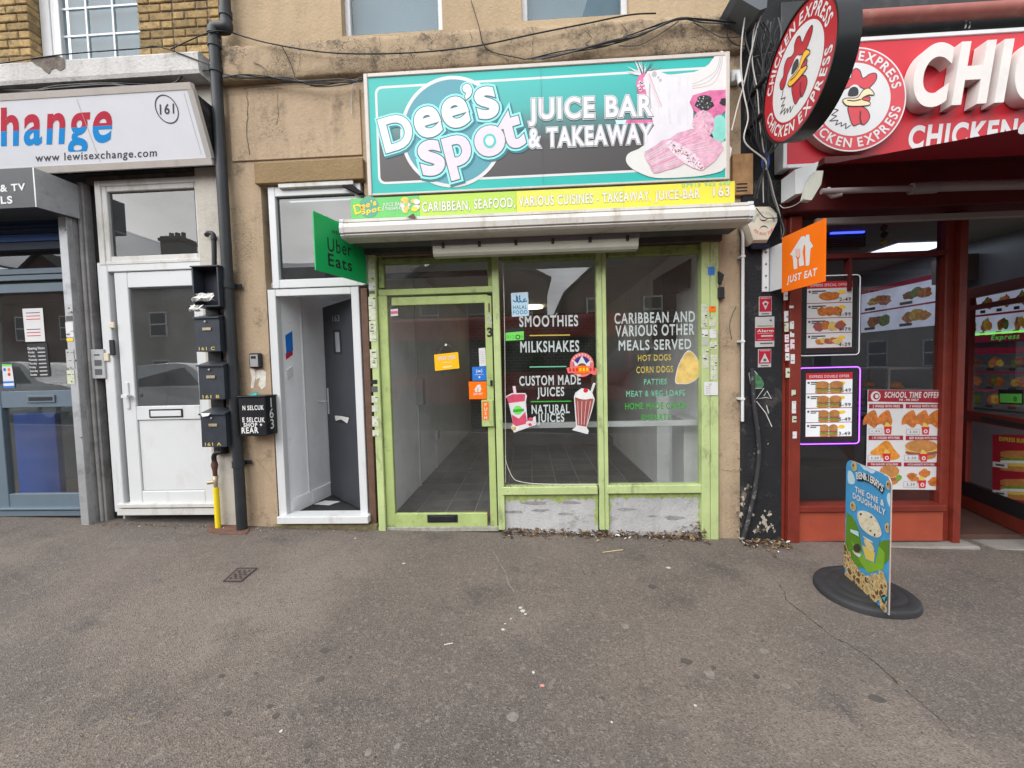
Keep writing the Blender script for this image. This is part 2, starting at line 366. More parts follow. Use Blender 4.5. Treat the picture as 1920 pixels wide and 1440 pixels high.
VIN_G = M('green_vinyl', (.045, .32, .04), .45, var=.05)
GLS = GLASS('shop_glass', (.92, .94, .93), .12, 0, .02, .035)
GLD = GLASS('door_glass', (.94, .96, .95), .09, 0, .02, .045)
GLU = GLASS('upvc_glass', (.55, .58, .59), .15, 0, .015, .03)
GLW = GLASS('upper_window_glass', (.75, .80, .82), .04, 0, .015, .02)
GLT = GLASS('transom_glass', (.25, .27, .28), .095, 0, .015, .02)
GLR = GLASS('takeaway_glass', (.80, .80, .81), .07, 0, .02, .015)
NET = M('net_curtain_blue', (.13, .21, .25), .9, var=.12, vs=2)
WALLW = M('interior_white', (.86, .87, .88), .7, var=.08, vs=2, dirt=.3, dcol=(.3, .3, .29), ds=3, dth=.56)
WALLH = M('hall_white', (.82, .83, .85), .7, var=.06, vs=3, bump=.25, bs=25, dirt=.3, dcol=(.35, .35, .35), ds=6, dth=.58)

def stucco(name, base, dark, amount, crack=.5, cth=.58, dth=.55):
    m = bpy.data.materials.new(name); MATS[name] = m; m.use_nodes = True
    t = m.node_tree; n = t.nodes; l = t.links; b = n['Principled BSDF']; b.inputs['Roughness'].default_value = .9; b.inputs['Specular IOR Level'].default_value = .2
    g = n.new('ShaderNodeNewGeometry')
    def noise(sc, det, ro=.6):
        z = n.new('ShaderNodeTexNoise'); z.inputs['Scale'].default_value = sc; z.inputs['Detail'].default_value = det; z.inputs['Roughness'].default_value = ro; l.new(g.outputs['Position'], z.inputs['Vector']); return z.outputs[0]
    def mr(v, a, c, d): r = n.new('ShaderNodeMapRange'); r.inputs[1].default_value = a; r.inputs[2].default_value = c; r.inputs[4].default_value = d; l.new(v, r.inputs[0]); return r.outputs[0]
    def mix(f, a, c):
        x = n.new('ShaderNodeMix'); x.data_type = 'RGBA'; l.new(f, x.inputs['Factor'])
        if isinstance(a, tuple): x.inputs['A'].default_value = (*a, 1)
        else: l.new(a, x.inputs['A'])
        x.inputs['B'].default_value = (*c, 1); return x.outputs['Result']
    c = mix(mr(noise(1.6, 5), .35, .7, 1), base, tuple(v*.80 for v in base))
    c = mix(mr(noise(30, 4), .5, .75, .35), c, tuple(v*1.15 for v in base))
    c = mix(mr(noise(4.5, 10, .78), dth, dth+.13, amount), c, dark)
    zs_ = n.new('ShaderNodeTexNoise'); zs_.inputs['Scale'].default_value = 3.2; zs_.inputs['Detail'].default_value = 7; zs_.inputs['Roughness'].default_value = .7; mps = n.new('ShaderNodeMapping'); mps.inputs['Scale'].default_value = (1.6, 1, .22); l.new(g.outputs['Position'], mps.inputs[0]); l.new(mps.outputs[0], zs_.inputs['Vector'])
    c = mix(mr(zs_.outputs[0], .5, .72, amount*.75), c, tuple(v*.55 for v in base))
    v = n.new('ShaderNodeTexVoronoi'); v.feature = 'DISTANCE_TO_EDGE'; v.inputs['Scale'].default_value = 26
    zz = n.new('ShaderNodeTexNoise'); zz.inputs['Scale'].default_value = 9; va = n.new('ShaderNodeVectorMath'); va.operation = 'MULTIPLY_ADD'; va.inputs[1].default_value = (.25, .25, .25)
    l.new(g.outputs['Position'], zz.inputs['Vector']); l.new(zz.outputs[1], va.inputs[0]); l.new(g.outputs['Position'], va.inputs[2]); l.new(va.outputs[0], v.inputs['Vector'])
    r = n.new('ShaderNodeMapRange'); r.inputs[1].default_value = 0; r.inputs[2].default_value = .06; r.inputs[3].default_value = 1; r.inputs[4].default_value = 0; l.new(v.outputs[0], r.inputs[0])
    mu = n.new('ShaderNodeMath'); mu.operation = 'MULTIPLY'; l.new(r.outputs[0], mu.inputs[0]); l.new(mr(noise(1.6, 3), cth, cth+.08, crack), mu.inputs[1])
    c = mix(mu.outputs[0], c, (.06, .05, .04)); l.new(c, b.inputs['Base Color'])
    u = n.new('ShaderNodeBump'); u.inputs['Strength'].default_value = .55; u.inputs['Distance'].default_value = .012
    ad = n.new('ShaderNodeMath'); ad.operation = 'ADD'; l.new(noise(45, 5), ad.inputs[0]); l.new(noise(7, 3), ad.inputs[1]); l.new(ad.outputs[0], u.inputs['Height']); l.new(u.outputs[0], b.inputs['Normal'])
    return m
TAN = stucco('tan_render', (.44, .335, .225), (.15, .12, .09), .85, .6, .54, .535)
TANB = stucco('tan_render_band', (.38, .29, .19), (.085, .07, .055), .9, 1., .47, .51)
TANU = stucco('tan_render_upper', (.44, .335, .215), (.30, .22, .145), .3, 0)
TANP = stucco('tan_board', (.27, .19, .10), (.22, .15, .08), .3, 0)
CREAM = stucco('cream_render', (.52, .49, .43), (.24, .21, .17), .6, .2)
CORN = stucco('white_cornice_render', (.56, .55, .53), (.17, .16, .15), .8, .3)
BLACKW = stucco('black_painted_brick', (.022, .023, .026), (.16, .14, .12), .45, 0)
GRISER = stucco('grey_stallriser', (.47, .47, .47), (.13, .14, .10), .8, .1)
BRK = M('yellow_stock_brick', (.32, .22, .095), .9, var=.3, vs=18, bump=.6, bs=55, dirt=.85, dcol=(.10, .075, .045), ds=12, dth=.49, rnd=.32)
MORT = M('mortar', (.16, .14, .115), .95, var=.3, vs=30, bump=.5)

def asphalt():
    m = bpy.data.materials.new('asphalt'); m.use_nodes = True
    t = m.node_tree; n = t.nodes; l = t.links; b = n['Principled BSDF']; b.inputs['Roughness'].default_value = .82; b.inputs['Specular IOR Level'].default_value = .35
    g = n.new('ShaderNodeNewGeometry')
    def noise(sc, det, ro=.6, off=0):
        z = n.new('ShaderNodeTexNoise'); z.inputs['Scale'].default_value = sc; z.inputs['Detail'].default_value = det; z.inputs['Roughness'].default_value = ro
        if off: a = n.new('ShaderNodeVectorMath'); a.inputs[1].default_value = (off, off*.7, 0); l.new(g.outputs['Position'], a.inputs[0]); l.new(a.outputs[0], z.inputs['Vector'])
        else: l.new(g.outputs['Position'], z.inputs['Vector'])
        return z.outputs[0]
    def mr(v, a, c, d): r = n.new('ShaderNodeMapRange'); r.inputs[1].default_value = a; r.inputs[2].default_value = c; r.inputs[4].default_value = d; l.new(v, r.inputs[0]); return r.outputs[0]
    def mix(f, a, c, mode='MIX'):
        x = n.new('ShaderNodeMix'); x.data_type = 'RGBA'; x.blend_type = mode; l.new(f, x.inputs['Factor'])
        if isinstance(a, tuple): x.inputs['A'].default_value = (*a, 1)
        else: l.new(a, x.inputs['A'])
        x.inputs['B'].default_value = (*c, 1); return x.outputs['Result']
    base = (.150, .124, .105)
    c = mix(mr(noise(.55, 5, .6, 21), .38, .62, 1), base, (.108, .092, .082))
    c = mix(mr(noise(.7, 6, .62, 31), .50, .68, .6), c, (.235, .198, .166))
    c = mix(mr(noise(1.1, 7, .68, 47), .54, .70, .65), c, (.062, .053, .049))
    c = mix(mr(noise(2.2, 6, .7, 3), .55, .75, .55), c, (.150, .131, .112))
    c = mix(mr(noise(1.7, 7, .7, 9), .57, .72, .85), c, (.055, .050, .050))
    c = mix(mr(noise(8, 5, .75, 5), .66, .74, .7), c, (.05, .046, .046))
    c = mix(mr(noise(11, 4, .7, 15), .68, .76, .5), c, (.19, .175, .155))
    v = n.new('ShaderNodeTexVoronoi'); v.inputs['Scale'].default_value = 165; l.new(g.outputs['Position'], v.inputs['Vector'])
    s = n.new('ShaderNodeSeparateColor'); l.new(v.outputs['Color'], s.inputs[0])
    c = mix(mr(s.outputs[0], .70, 1, .52), c, (.29, .25, .21))
    c = mix(mr(s.outputs[1], .58, 1, .62), c, (.045, .039, .036))
    v2 = n.new('ShaderNodeTexVoronoi'); v2.inputs['Scale'].default_value = 60; l.new(g.outputs['Position'], v2.inputs['Vector'])
    s2 = n.new('ShaderNodeSeparateColor'); l.new(v2.outputs['Color'], s2.inputs[0])
    c = mix(mr(s2.outputs[2], .9, 1, .4), c, (.26, .23, .2))
    l.new(c, b.inputs['Base Color'])
    u = n.new('ShaderNodeBump'); u.inputs['Strength'].default_value = .55; u.inputs['Distance'].default_value = .006
    ad = n.new('ShaderNodeMath'); ad.operation = 'ADD'; l.new(v.outputs['Distance'], ad.inputs[0]); l.new(noise(14, 6), ad.inputs[1]); l.new(ad.outputs[0], u.inputs['Height']); l.new(u.outputs[0], b.inputs['Normal'])
    return m
ASPH = asphalt()
# ------------------------------------------------------------------ ground
def sheet(name, x0, x1, y0, y1, dz, mat, nx=1, ny=1, parent=None, kind='structure'):
    vs = [(x0+(x1-x0)*i/nx, y0+(y1-y0)*j/ny, gz(x0+(x1-x0)*i/nx)+dz) for j in range(ny+1) for i in range(nx+1)]
    fs = [(j*(nx+1)+i, j*(nx+1)+i+1, (j+1)*(nx+1)+i+1, (j+1)*(nx+1)+i) for j in range(ny) for i in range(nx)]
    return MB().add(vs, fs).build(name, mat, parent, kind)
ROADM = M('road_asphalt', (.06, .058, .057), .85, var=.25, vs=3, bump=.3, bs=90)
KERBM = M('granite_kerb', (.32, .31, .30), .8, var=.2, vs=12, bump=.2)
pave = sheet('pavement', -60, 60, -5.2, .6, 0, ASPH)
sheet('road', -140, 140, -160, -5.2, -.12, ROADM)
sheet('opposite_pavement', -60, 60, -17.2, -14.4, 0, ASPH)
mb = MB()
for i in range(-20, 20):
    x0, x1 = i*.92+.004, i*.92+.916
    for (ya, yb) in ((-5.35, -5.2), (-14.4, -14.25)):
        vs = [(x, y, gz(x)+z) for x in (x0, x1) for y in (ya, yb) for z in (-.13, .004)]
        mb.add(vs, [(0, 1, 3, 2), (4, 6, 7, 5), (0, 4, 5, 1), (2, 3, 7, 6), (0, 2, 6, 4), (1, 5, 7, 3)])
mb.build('kerb', KERBM, None, 'structure')
# ------------------------------------------------------------------ key lines of the facade
XB1 = at(432, 560, 0).x                # party line brick house / rendered house
XB2 = at(1388, 640, 0).x               # rendered house / black pilaster
ZBT = at(690, 66, -.06).z; ZBB = at(560, 143, -.06).z
XD0, XD1 = at(505, 660, 0).x, at(682, 660, 0).x        # open doorway
ZDT = at(585, 347, 0).z
XS0, XS1 = at(699, 736, 0).x, at(1348, 740, 0).x       # shopfront
ZTOP = 5.6
# ---- rendered house
hb = thing('rendered_house', 'tan rendered terrace house with two blue-grey upper windows above the juice bar', 'building', (XS0, .1, 0))
q = MB()
q.box(XB1, XD0, 0, .3, gz(XB1)-.1, ZBB, 0)
q.box(XD0, XS0-.002, 0, .3, ZDT, ZBB, 0)
q.box(XS0-.002, XB2, 0, .3, at(1000, 470, 0).z, ZBB, 0)
q.box(XS1, XB2, .001, .3, gz(XS1)-.1, at(1000, 470, 0).z, 0)
q.build('wall', TAN, hb)
MB().box(XD0-.25, XS0-.002, -.014, 0, at(560, 299, 0).z+.005, ZBB-.1, 0, .004).build('plaster_panel', TAN, hb)
x0, x1, z0, z1 = rect(476, 300, 681, 340, -.05)
MB().box(x0, x1, -.05, 0, z0, z1, 0, .006).build('fascia_board', TANP, hb)
bm_ = MB(); nx_ = 150; rb = random.Random(6); prof_ = [(.3, ZBB), (-.045, ZBB), (-.058, ZBB+.015), (-.06, ZBB+.09), (-.06, ZBB+.17), (-.06, ZBT-.05), (-.056, ZBT-.018), (-.04, ZBT), (.3, ZBT)]; vs = []; wk = 0
for i in range(nx_+1):
    x = XB1+.01+(XB2-XB1-.01)*i/nx_; wk = wk*.8+rb.gauss(0, .004); ch_ = -.03*max(0, rb.gauss(-.8, 1)) if rb.random() < .3 else 0
    for j, (y_, z_) in enumerate(prof_): e_ = 1 if 1 <= j <= 7 else 0; vs.append((x, y_+e_*(wk*.5+rb.gauss(0, .0022))+(-.4*ch_ if j in (6, 7) else 0), z_+e_*rb.gauss(0, .0025)+(ch_*.7 if j == 7 else ch_*.3 if j == 6 else 0)))
k9_ = len(prof_); bm_.add(vs, [(i*k9_+j, (i+1)*k9_+j, (i+1)*k9_+j+1, i*k9_+j+1) for i in range(nx_) for j in range(k9_-1)], 0, True)
bm_.build('ledge_band', TANB, hb)
CRKW = M('wall_crack', (.055, .045, .035), .95, var=.3); rw = random.Random(12)
def wcrack(pts, y, w_, parent):
    q = []
    for i in range(len(pts)-1):
        for j in range(5): t_ = j/5; q.append(at(pts[i][0]*(1-t_)+pts[i+1][0]*t_+rw.uniform(-1.2, 1.2), pts[i][1]*(1-t_)+pts[i+1][1]*t_+rw.uniform(-1.2, 1.2), y))
    vs = []
    for i, p in enumerate(q):
        d = (q[min(i+1, len(q)-1)]-q[max(i-1, 0)]).normalized(); s_ = Vector((-d.z, 0, d.x))*w_*rw.uniform(.2, 1.1); vs += [p+s_, p-s_]
    MB().add(vs, [(2*i, 2*i+2, 2*i+3, 2*i+1) for i in range(len(q)-1)]).build('crack', CRKW, parent)
for pts, w_ in ([[(712, 66), (713, 84), (712, 106)], .002], [[(998, 48), (1000, 70), (997, 100), (999, 112)], .0022], [[(880, 55), (884, 75), (878, 98)], .002], [[(560, 76), (562, 110), (558, 140)], .0018], [[(1095, 55), (1110, 70), (1098, 82), (1118, 92)], .003], [[(790, 62), (812, 76), (800, 90), (838, 98)], .0025], [[(1160, 40), (1178, 60), (1165, 72)], .0025]): wcrack(pts, -.0665, w_, hb)
for pts, w_ in ([[(463, 172), (465, 215), (462, 250), (470, 300)], .004], [[(455, 168), (520, 160), (600, 158), (676, 150)], .003], [[(520, 175), (522, 215), (517, 240)], .002], [[(440, 640), (452, 700), (448, 760)], .002], [[(480, 860), (500, 885), (515, 905)], .0015], [[(1352, 650), (1380, 648)], .0015], [[(1352, 880), (1368, 884), (1384, 879)], .0015]): wcrack(pts, -.0155, w_, hb)
# upper wall with two window openings
wins = [(at(640, 30, .03).x, at(829, 30, .03).x, at(735, 62, .03).z), (at(978, 15, .03).x, at(1180, 15, .03).x, at(1080, 33, .03).z)]
q = MB(); xc = XB1+.04
for a, b_, zb in wins:
    q.box(xc, a, .03, .3, ZBT, ZTOP); q.box(a, b_, .03, .3, ZBT, max(zb, ZBT+.004)); q.box(a, b_, .03, .3, zb+1.35, ZTOP); xc = b_
q.box(xc, XB2, .03, .3, ZBT, ZTOP); q.build('upper_wall', TANU, hb)
for i, (a, b_, zb) in enumerate(wins):
    wf = MB(); zb = max(zb, ZBT+.004)
    wf.box(a, a+.05, .1, .16, zb, zb+1.35, 0, .004).box(b_-.05, b_, .1, .16, zb, zb+1.35, 0, .004).box(a+.05, b_-.05, .101, .16, zb, zb+.012, 0, .002).box(a+.05, b_-.05, .101, .16, zb+1.3, zb+1.35, 0, .004)
    fo = wf.build('window', UPVC, hb)
    MB().add([(a+.05, .13, zb+.012), (b_-.05, .13, zb+.012), (b_-.05, .13, zb+1.3), (a+.05, .13, zb+1.3)], [(0, 1, 2, 3)]).build('pane', GLW, fo)
    MB().box(a+.03, b_-.03, .19, .20, zb, zb+1.33).build('net_curtain', NET, fo)
# ---- brick house
BY = .08
ba = thing('brick_house', 'yellow stock brick terrace house with white cornice above the exchange sign', 'building', (XB1-2, .1, 0))
ZC0, ZC1 = at(200, 148, -.14).z, at(200, 104, -.14).z
XWL, XWR = at(53, 50, BY).x, at(259, 50, BY).x
q = MB().box(-9, XWL-.006, BY+.012, .4, ZC1-.3, ZTOP).box(XWR+.006, XB1+.02, BY+.012, .4, ZC1-.3, ZTOP).box(XWL-.006, XWR+.006, BY+.11, .4, ZC1-.3, ZC1+.01)
q.box(XWL-.006, XWR+.006, BY+.012, .4, ZC1+1.55, ZTOP)
q.build('wall', MORT, ba)
def bmesh_brick(w_, h_, d_, sd):
    r = random.Random(sd); m = MB().box(0, w_, 0, d_, 0, h_, 0, .006); m.v = [(x+r.uniform(-.0015, .0015), y+r.uniform(-.002, .002), z+r.uniform(-.0015, .0015)) for x, y, z in m.v]
    me = bpy.data.meshes.new('brick'); me.from_pydata(m.v, [], m.f); me.materials.append(BRK); return me
CH = .078
BRS = {k: [bmesh_brick(wd, CH-.012, dp, 10*j+i) for i in range(3)] for j, (k, wd, dp) in enumerate((('s', .215, .1), ('h', .105, .1), ('r', .06, .1)))}
nrow = 13
for rw in range(nrow):
    z = ZC1+.006+rw*CH
    for side in (0, 1):
        if side == 0: x, xe, sgn = XWL, XWL-.75, -1
        else: x, xe, sgn = XWR, XB1+.015, 1
        k = (rw+side) % 2; first = True
        while abs(x-xe) > .07 and (x-xe)*sgn < 0:
            t = 'sh'[k]; wd = .215 if t == 's' else .105
            rem = abs(xe-x)
            if rem < wd: t = 'h' if rem >= .105 else 'r'; wd = .105 if t == 'h' else .06
            o = link('brick', random.choice(BRS[t]), ba); o.matrix_parent_inverse = Matrix.Translation(-Vector(ba.location))
            o.location = (x if sgn > 0 else x-wd, BY+random.uniform(-.003, .002), z)
            x += sgn*(wd+.011); k ^= 1
    # brick reveal to the left of the window, facing right
x0, x1, z0, z1 = rect(78, -200, 258, 99, BY+.1)
x0 = XWL; x1 = XWR
f1, f2 = at(95, 50, BY+.1).x, at(111, 50, BY+.1).x
wf = MB().box(x0, f1, BY+.095, BY+.17, ZC1+.002, ZC1+1.55, 0, .004).box(f1, f2, BY+.105, BY+.17, ZC1+.002, ZC1+1.55, 0, .004).box(x1-.05, x1, BY+.1, BY+.17, ZC1, ZC1+1.55).box(f2, x1-.05, BY+.106, BY+.17, ZC1+1.5, ZC1+1.55).box(f2, x1-.05, BY+.107, BY+.17, ZC1-.02, ZC1+.012)
fo = wf.build('window', UPVC, ba)
MB().add([(f2, BY+.14, ZC1), (x1-.05, BY+.14, ZC1), (x1-.05, BY+.14, ZC1+1.5), (f2, BY+.14, ZC1+1.5)], [(0, 1, 2, 3)]).build('pane', GLW, fo)
MB().box(f2, x1, BY+.19, BY+.2, ZC1, ZC1+1.5).build('net_curtain', NET, fo)
for xx in (163, 213): X = at(xx, 50, BY+.13).x; MB().box(X-.009, X+.009, BY+.128, BY+.139, ZC1+.012, ZC1+1.5).build('glazing_bar', UPVC, fo)
for yy in (64, 12, -40): Z = at(190, yy, BY+.13).z; MB().box(f2, x1-.05, BY+.130, BY+.138, Z-.009, Z+.009).build('glazing_bar', UPVC, fo)
c = MB().prism([(-9, -.14, ZC0), (-9, -.15, ZC0+.03), (-9, -.15, ZC1-.03), (-9, -.13, ZC1-.005), (-9, BY+.1, ZC1+.004), (-9, BY+.1, ZC0)], (XB1-.05+9, 0, 0))
co = c.build('cornice', CORN, ba)
pn = Panel(at(90, 125, -.152), (1, 0, 0), (0, 0, 1)); PATCH = M('exposed_plaster', (.14, .12, .10), .95, var=.4, vs=25, bump=.6, bs=40)
pn.ppoly([(57, 113), (70, 108), (112, 105), (122, 112), (122, 128), (112, 133), (104, 128), (96, 131), (92, 139), (84, 134), (78, 127), (66, 121)], PATCH, 1, 'plaster_patch'); pn.finish(co)
# ground-floor of brick house: cream strip beside the white door, dark back of the fascia zone
MB().box(at(384, 650, 0).x, XB1, 0, .3, gz(-3)-.1, ZC0, 0, .004).build('render_strip', CREAM, ba)
MB().box(-9, at(384, 650, 0).x, -.02, .3, at(280, 322, 0).z, ZC0).build('fascia_backing', BLACKW, ba)
MB().box(-9, XB1-.01, .3, 3, at(280, 322, 0).z+.02, at(280, 322, 0).z+.12).build('upper_floor_slab', MORT, ba)
# ---- takeaway house (dark pilaster and fascia)
bc = thing('takeaway_house', 'black painted brick house with red timber shopfront at the right', 'building', (3, .1, 0))
XP1 = at(1464, 760, 0).x
MB().box(XB2+.001, XP1, -.03, .3, gz(3)-.1, at(1430, 340, 0).z, 0, .012).build('pilaster', BLACKW, bc)
MB().box(XB2+.001, 8, .0, .3, at(1430, 340, 0).z, ZTOP).build('upper_wall', BLACKW, bc)
MB().box(XP1-.03, 8, -.02, 0, at(1700, 90, 0).z, at(1700, 50, 0).z+.25, 0, .01).build('fascia_board', M('charcoal_board', (.035, .037, .04), .6, var=.2, dirt=.4, dcol=(.12, .12, .12)), bc)
# pale peeled patches at the pilaster foot
pn = Panel(at(1430, 960, -.031), (1, 0, 0), (0, 0, 1)); PEEL = M('peeled_plaster', (.40, .36, .29), .95, var=.35, vs=22, bump=.4); r = random.Random(3)
for (cx, cy, s_) in ((1395, 930, 9), (1392, 945, 7), (1389, 965, 8), (1402, 912, 6), (1432, 975, 9), (1442, 965, 7), (1437, 990, 10), (1420, 995, 9), (1388, 985, 6), (1447, 985, 5), (1412, 965, 4), (1388, 880, 4), (1386, 860, 3), (1452, 995, 5), (1414, 850, 3), (1440, 832, 2)):
    [pn.ppoly([(cx+dx+s_*k_*r.uniform(.25, 1.1)*math.cos(h), cy+dy+s_*k_*1.2*r.uniform(.25, 1.1)*math.sin(h)) for h in [i*.349 for i in range(18)]], PEEL if r.random() < .6 else PATCH, 1+r.random()*.4, 'peeled_patch') for dx, dy, k_ in ((0, 0, .8), (r.uniform(-6, 6), r.uniform(-9, 9), .5), (r.uniform(-8, 8), r.uniform(-12, 12), .35))]
GRAF = M('graffiti_paint', (.5, .52, .5), .6, var=.2); GRAG = M('graffiti_green', (.06, .17, .08), .6, var=.5, vs=40)
pn.ppoly([(1412, 700), (1424, 705), (1432, 718), (1428, 728), (1414, 726), (1409, 712)], GRAG, 1.5, 'graffiti', 3)
for pts in ([(1409, 728), (1404, 700), (1412, 693), (1420, 702)], [(1416, 728), (1432, 728), (1418, 748), (1436, 745), (1446, 748), (1438, 733), (1432, 742)], [(1418, 752), (1436, 775), (1447, 800)], [(1437, 760), (1441, 775)]): pn.pstroke(pts, .008, GRAF, 2, 'graffiti')
pn.finish(bc)
# ------------------------------------------------------------------ across the road (seen in the glass)
BRD = M('dark_brick', (.13, .075, .055), .9, var=.25, vs=9, bump=.2); ROOF = M('slate_roof', (.05, .05, .055), .7, var=.2, vs=5); BRC = M('pale_render_house', (.36, .34, .31), .9, var=.1)
FRM = M('white_sash', (.7, .7, .7), .5); PANE = M('dark_pane', (.02, .025, .03), .08, var=0)
def house(x0, x1, eave, apex, gable, mat, label, chim=()):
    y0, y1 = -19, -28; t = thing('house', label, 'house', ((x0+x1)/2, y0, gz(x0)), 'houses across the road')
    xm = (x0+x1)/2; m = MB()
    if gable: m.prism([(x0, y0, -1), (x1, y0, -1), (x1, y0, eave), (xm, y0, apex), (x0, y0, eave)], (0, y1-y0, 0))
    else: m.box(x0, x1, y1, y0, -1, eave)
    m.build('wall', mat, t)
    r_ = MB()
    if gable:
        for s_ in (x0, x1):
            e = -.25 if s_ == x0 else .25
            r_.prism([(s_+e, y0+.25, eave-.12), (xm, y0+.25, apex+.02), (xm, y0+.25, apex+.17), (s_+e, y0+.25, eave+.05)], (0, y1-y0-.25, 0))
    else: r_.prism([(x0, y0+.3, eave-.05), (x0, (y0+y1)/2, apex), (x0, y1-.3, eave-.05)], (x1-x0, 0, 0))
    ro = r_.build('roof', ROOF, t)
    for cx, cw, cz in chim:
        cm = MB().box(cx-cw/2, cx+cw/2, y0-2.2, y0-.9, eave, cz, 0, .03).box(cx-cw/2-.06, cx+cw/2+.06, y0-2.26, y0-.84, cz-.3, cz-.12)
        for i in range(3): cm.tube([(cx-cw*.3+i*cw*.3, y0-1.5, cz), (cx-cw*.3+i*cw*.3, y0-1.5, cz+.35)], .13)
        cm.build('chimney', mat, ro)
    n = max(2, int((x1-x0)/2.6))
    for i in range(n):
        for zz in (1.0, 3.9):
            cx = x0+(x1-x0)*(i+.5)/n
            fr = MB().box(cx-.55, cx+.55, y0, y0+.06, zz, zz+1.5, 0, .01).build('window', FRM, t)
            MB().box(cx-.47, cx+.47, y0+.061, y0+.066, zz+.08, zz+.72).box(cx-.47, cx+.47, y0+.061, y0+.066, zz+.8, zz+1.42).build('pane', PANE, fr)
house(-7.2, 1.1, 6.6, 8.8, True, BRD, 'dark brick gabled house mirrored in the juice bar window', ((-1, .8, 9.6),))
house(2.3, 12, 5.7, 10.2, True, BRD, 'gabled house right of the gap mirrored in the juice bar window')
house(-18, -7.3, 6.8, 9.0, False, BRD, 'long roofed house mirrored in the open doorway fanlight', ((-12, 1.0, 10.2),))
house(-27, -18.1, 6.8, 9.0, False, BRC, 'pale rendered house whose chimney is mirrored above the white door', ((-22.4, 1.3, 10.3),))
house(-33, -27.1, 6.8, 9.2, True, BRD, 'first gabled house mirrored in the exchange shop glass')
house(-39, -33.1, 6.8, 9.2, True, BRC, 'pale gabled house at the far end mirrored in the exchange shop glass')
house(12.1, 30, 6.5, 9.2, False, BRC, 'long pale house mirrored in the takeaway window', ((18, 1, 10.2),))
# silver car at the kerb
CARP = M('silver_car_paint', (.42, .44, .45), .25, metal=.6, var=0, coat=.6); TYRE = M('tyre', (.02, .02, .02), .8); CGL = M('car_glass', (.02, .025, .03), .05, var=0)
def car(cx, yf, label):
    t = thing('parked_car', label, 'car', (cx, yf-.9, gz(cx)-.12), 'cars parked at the kerb'); b = gz(cx)-.12
    prof = [(-2.1, .35), (-2.15, .7), (-2.05, .95), (-1.75, 1.05), (-1.35, 1.55), (-.6, 1.68), (.4, 1.66), (1.05, 1.15), (1.85, 1.0), (2.15, .8), (2.18, .4), (1.9, .28), (-1.9, .28)]
    m = MB(); pr = [(p.x, p.y) for p in sm([(a, c_, 0) for a, c_ in prof], 4)]; n = len(pr); vs = []
    for yy, ins in ((yf, 0), (yf-.06, 0), (yf-1.74, 0), (yf-1.8, 0)):
        for a, c_ in pr:
            k = .06 if yy in (yf, yf-1.8) else 0; tum = max(0, c_-1)*.22
            vs.append((cx+a*(1-k*.3), (yy-tum if yy > yf-.9 else yy+tum), b+c_-k*.3*(c_-.6)))
    m.add(vs, [(r_*n+i, r_*n+(i+1) % n, (r_+1)*n+(i+1) % n, (r_+1)*n+i) for r_ in range(3) for i in range(n)], 0, True); m.add(vs[:n], [tuple(range(n))]); m.add(vs[-n:], [tuple(range(n))])
    bo = m.build('body', CARP, t)
    for sgn, yy in ((1, yf+.004), (-1, yf-1.804)):
        MB().add([(cx-1.3, yy-sgn*.02, b+1.08), (cx+.85, yy-sgn*.02, b+1.08), (cx+.35, yy-sgn*.13, b+1.56), (cx-1.05, yy-sgn*.13, b+1.52)], [(0, 1, 2, 3)]).build('side_window', CGL, bo)
        for wx in (-1.35, 1.35):
            wh = MB().tube([(cx+wx, yy-sgn*.2, b+.33), (cx+wx, yy+sgn*.01, b+.33)], .33, 0, 20).build('wheel', TYRE, t)
            MB().tube([(cx+wx, yy, b+.33), (cx+wx, yy+sgn*.02, b+.33)], .2, 0, 16).build('rim', STEEL, wh)
car(-9.6, -6.2, 'silver car parked at the kerb mirrored in the white door glass')
car(-14.6, -6.2, 'silver car mirrored at the left edge in the exchange shop glass')
bt = thing('bus', 'red bus on the road mirrored in the green door glass', 'bus', (-1, -11, -.12))
BUSR = M('bus_red', (.42, .015, .02), .3, var=.03, coat=.5)
MB().box(-6.2, 3.6, -12.6, -10.1, .2, 3.35, 0, .12).build('body', BUSR, bt)
MB().box(-6.0, 3.4, -10.099, -10.09, 1.35, 2.55).build('window_band', CGL, bt)
for wx in (-4.2, 1.6): MB().tube([(wx, -10.4, .38), (wx, -10.06, .38)], .48, 0, 20).build('wheel', TYRE, bt)
def hz(px, py, z):
    d = ray(px, py); return CAM+d*((z-CAM.z)/d.z)
def quad(pts): return MB().add(pts, [(0, 1, 2, 3)])
def pane(xl, yt, xr, yb, y, name, mat, parent):
    x0, x1, z0, z1 = rect(xl, yt, xr, yb, y); return quad([(x0, y, z0), (x1, y, z0), (x1, y, z1), (x0, y, z1)]).build(name, mat, parent)
# ================================================================== juice bar shopfront
sf = thing('shopfront', 'lime green timber shopfront of the juice bar with door and two windows', 'shopfront', (0, 0, 0))
gzl = lambda px, py: gz(at(px, py, 0).x)
x0, x1, z0, z1 = rect(699, 440, 712, 997, -.03); MB().box(x0, x1, -.03, .06, gz(x0)-.02, z1, 0, .004).build('post', GREENP, sf)
x0, x1, z0, z1 = rect(1316, 440, 1348, 1014, -.03); xm = (x0+x1)/2
MB().box(x0, xm-.002, -.03, .06, gz(x1)-.02, z1, 0, .004).box(xm+.002, x1, -.028, .06, gz(x1)-.02, z1, 0, .004).build('post', GREENP, sf)
MB().pbox(928, 470, 940.5, 994, -.012, .06).build('mullion', GREENP, sf)
MB().pbox(1121, 468, 1131, 994, -.012, .06).pbox(1131.3, 468, 1139, 994, -.006, .06).build('mullion', GREENP, sf)
MB().pbox(702, 480, 709, 993, 0, .06, 0).build('door_jamb', GREEND, sf)
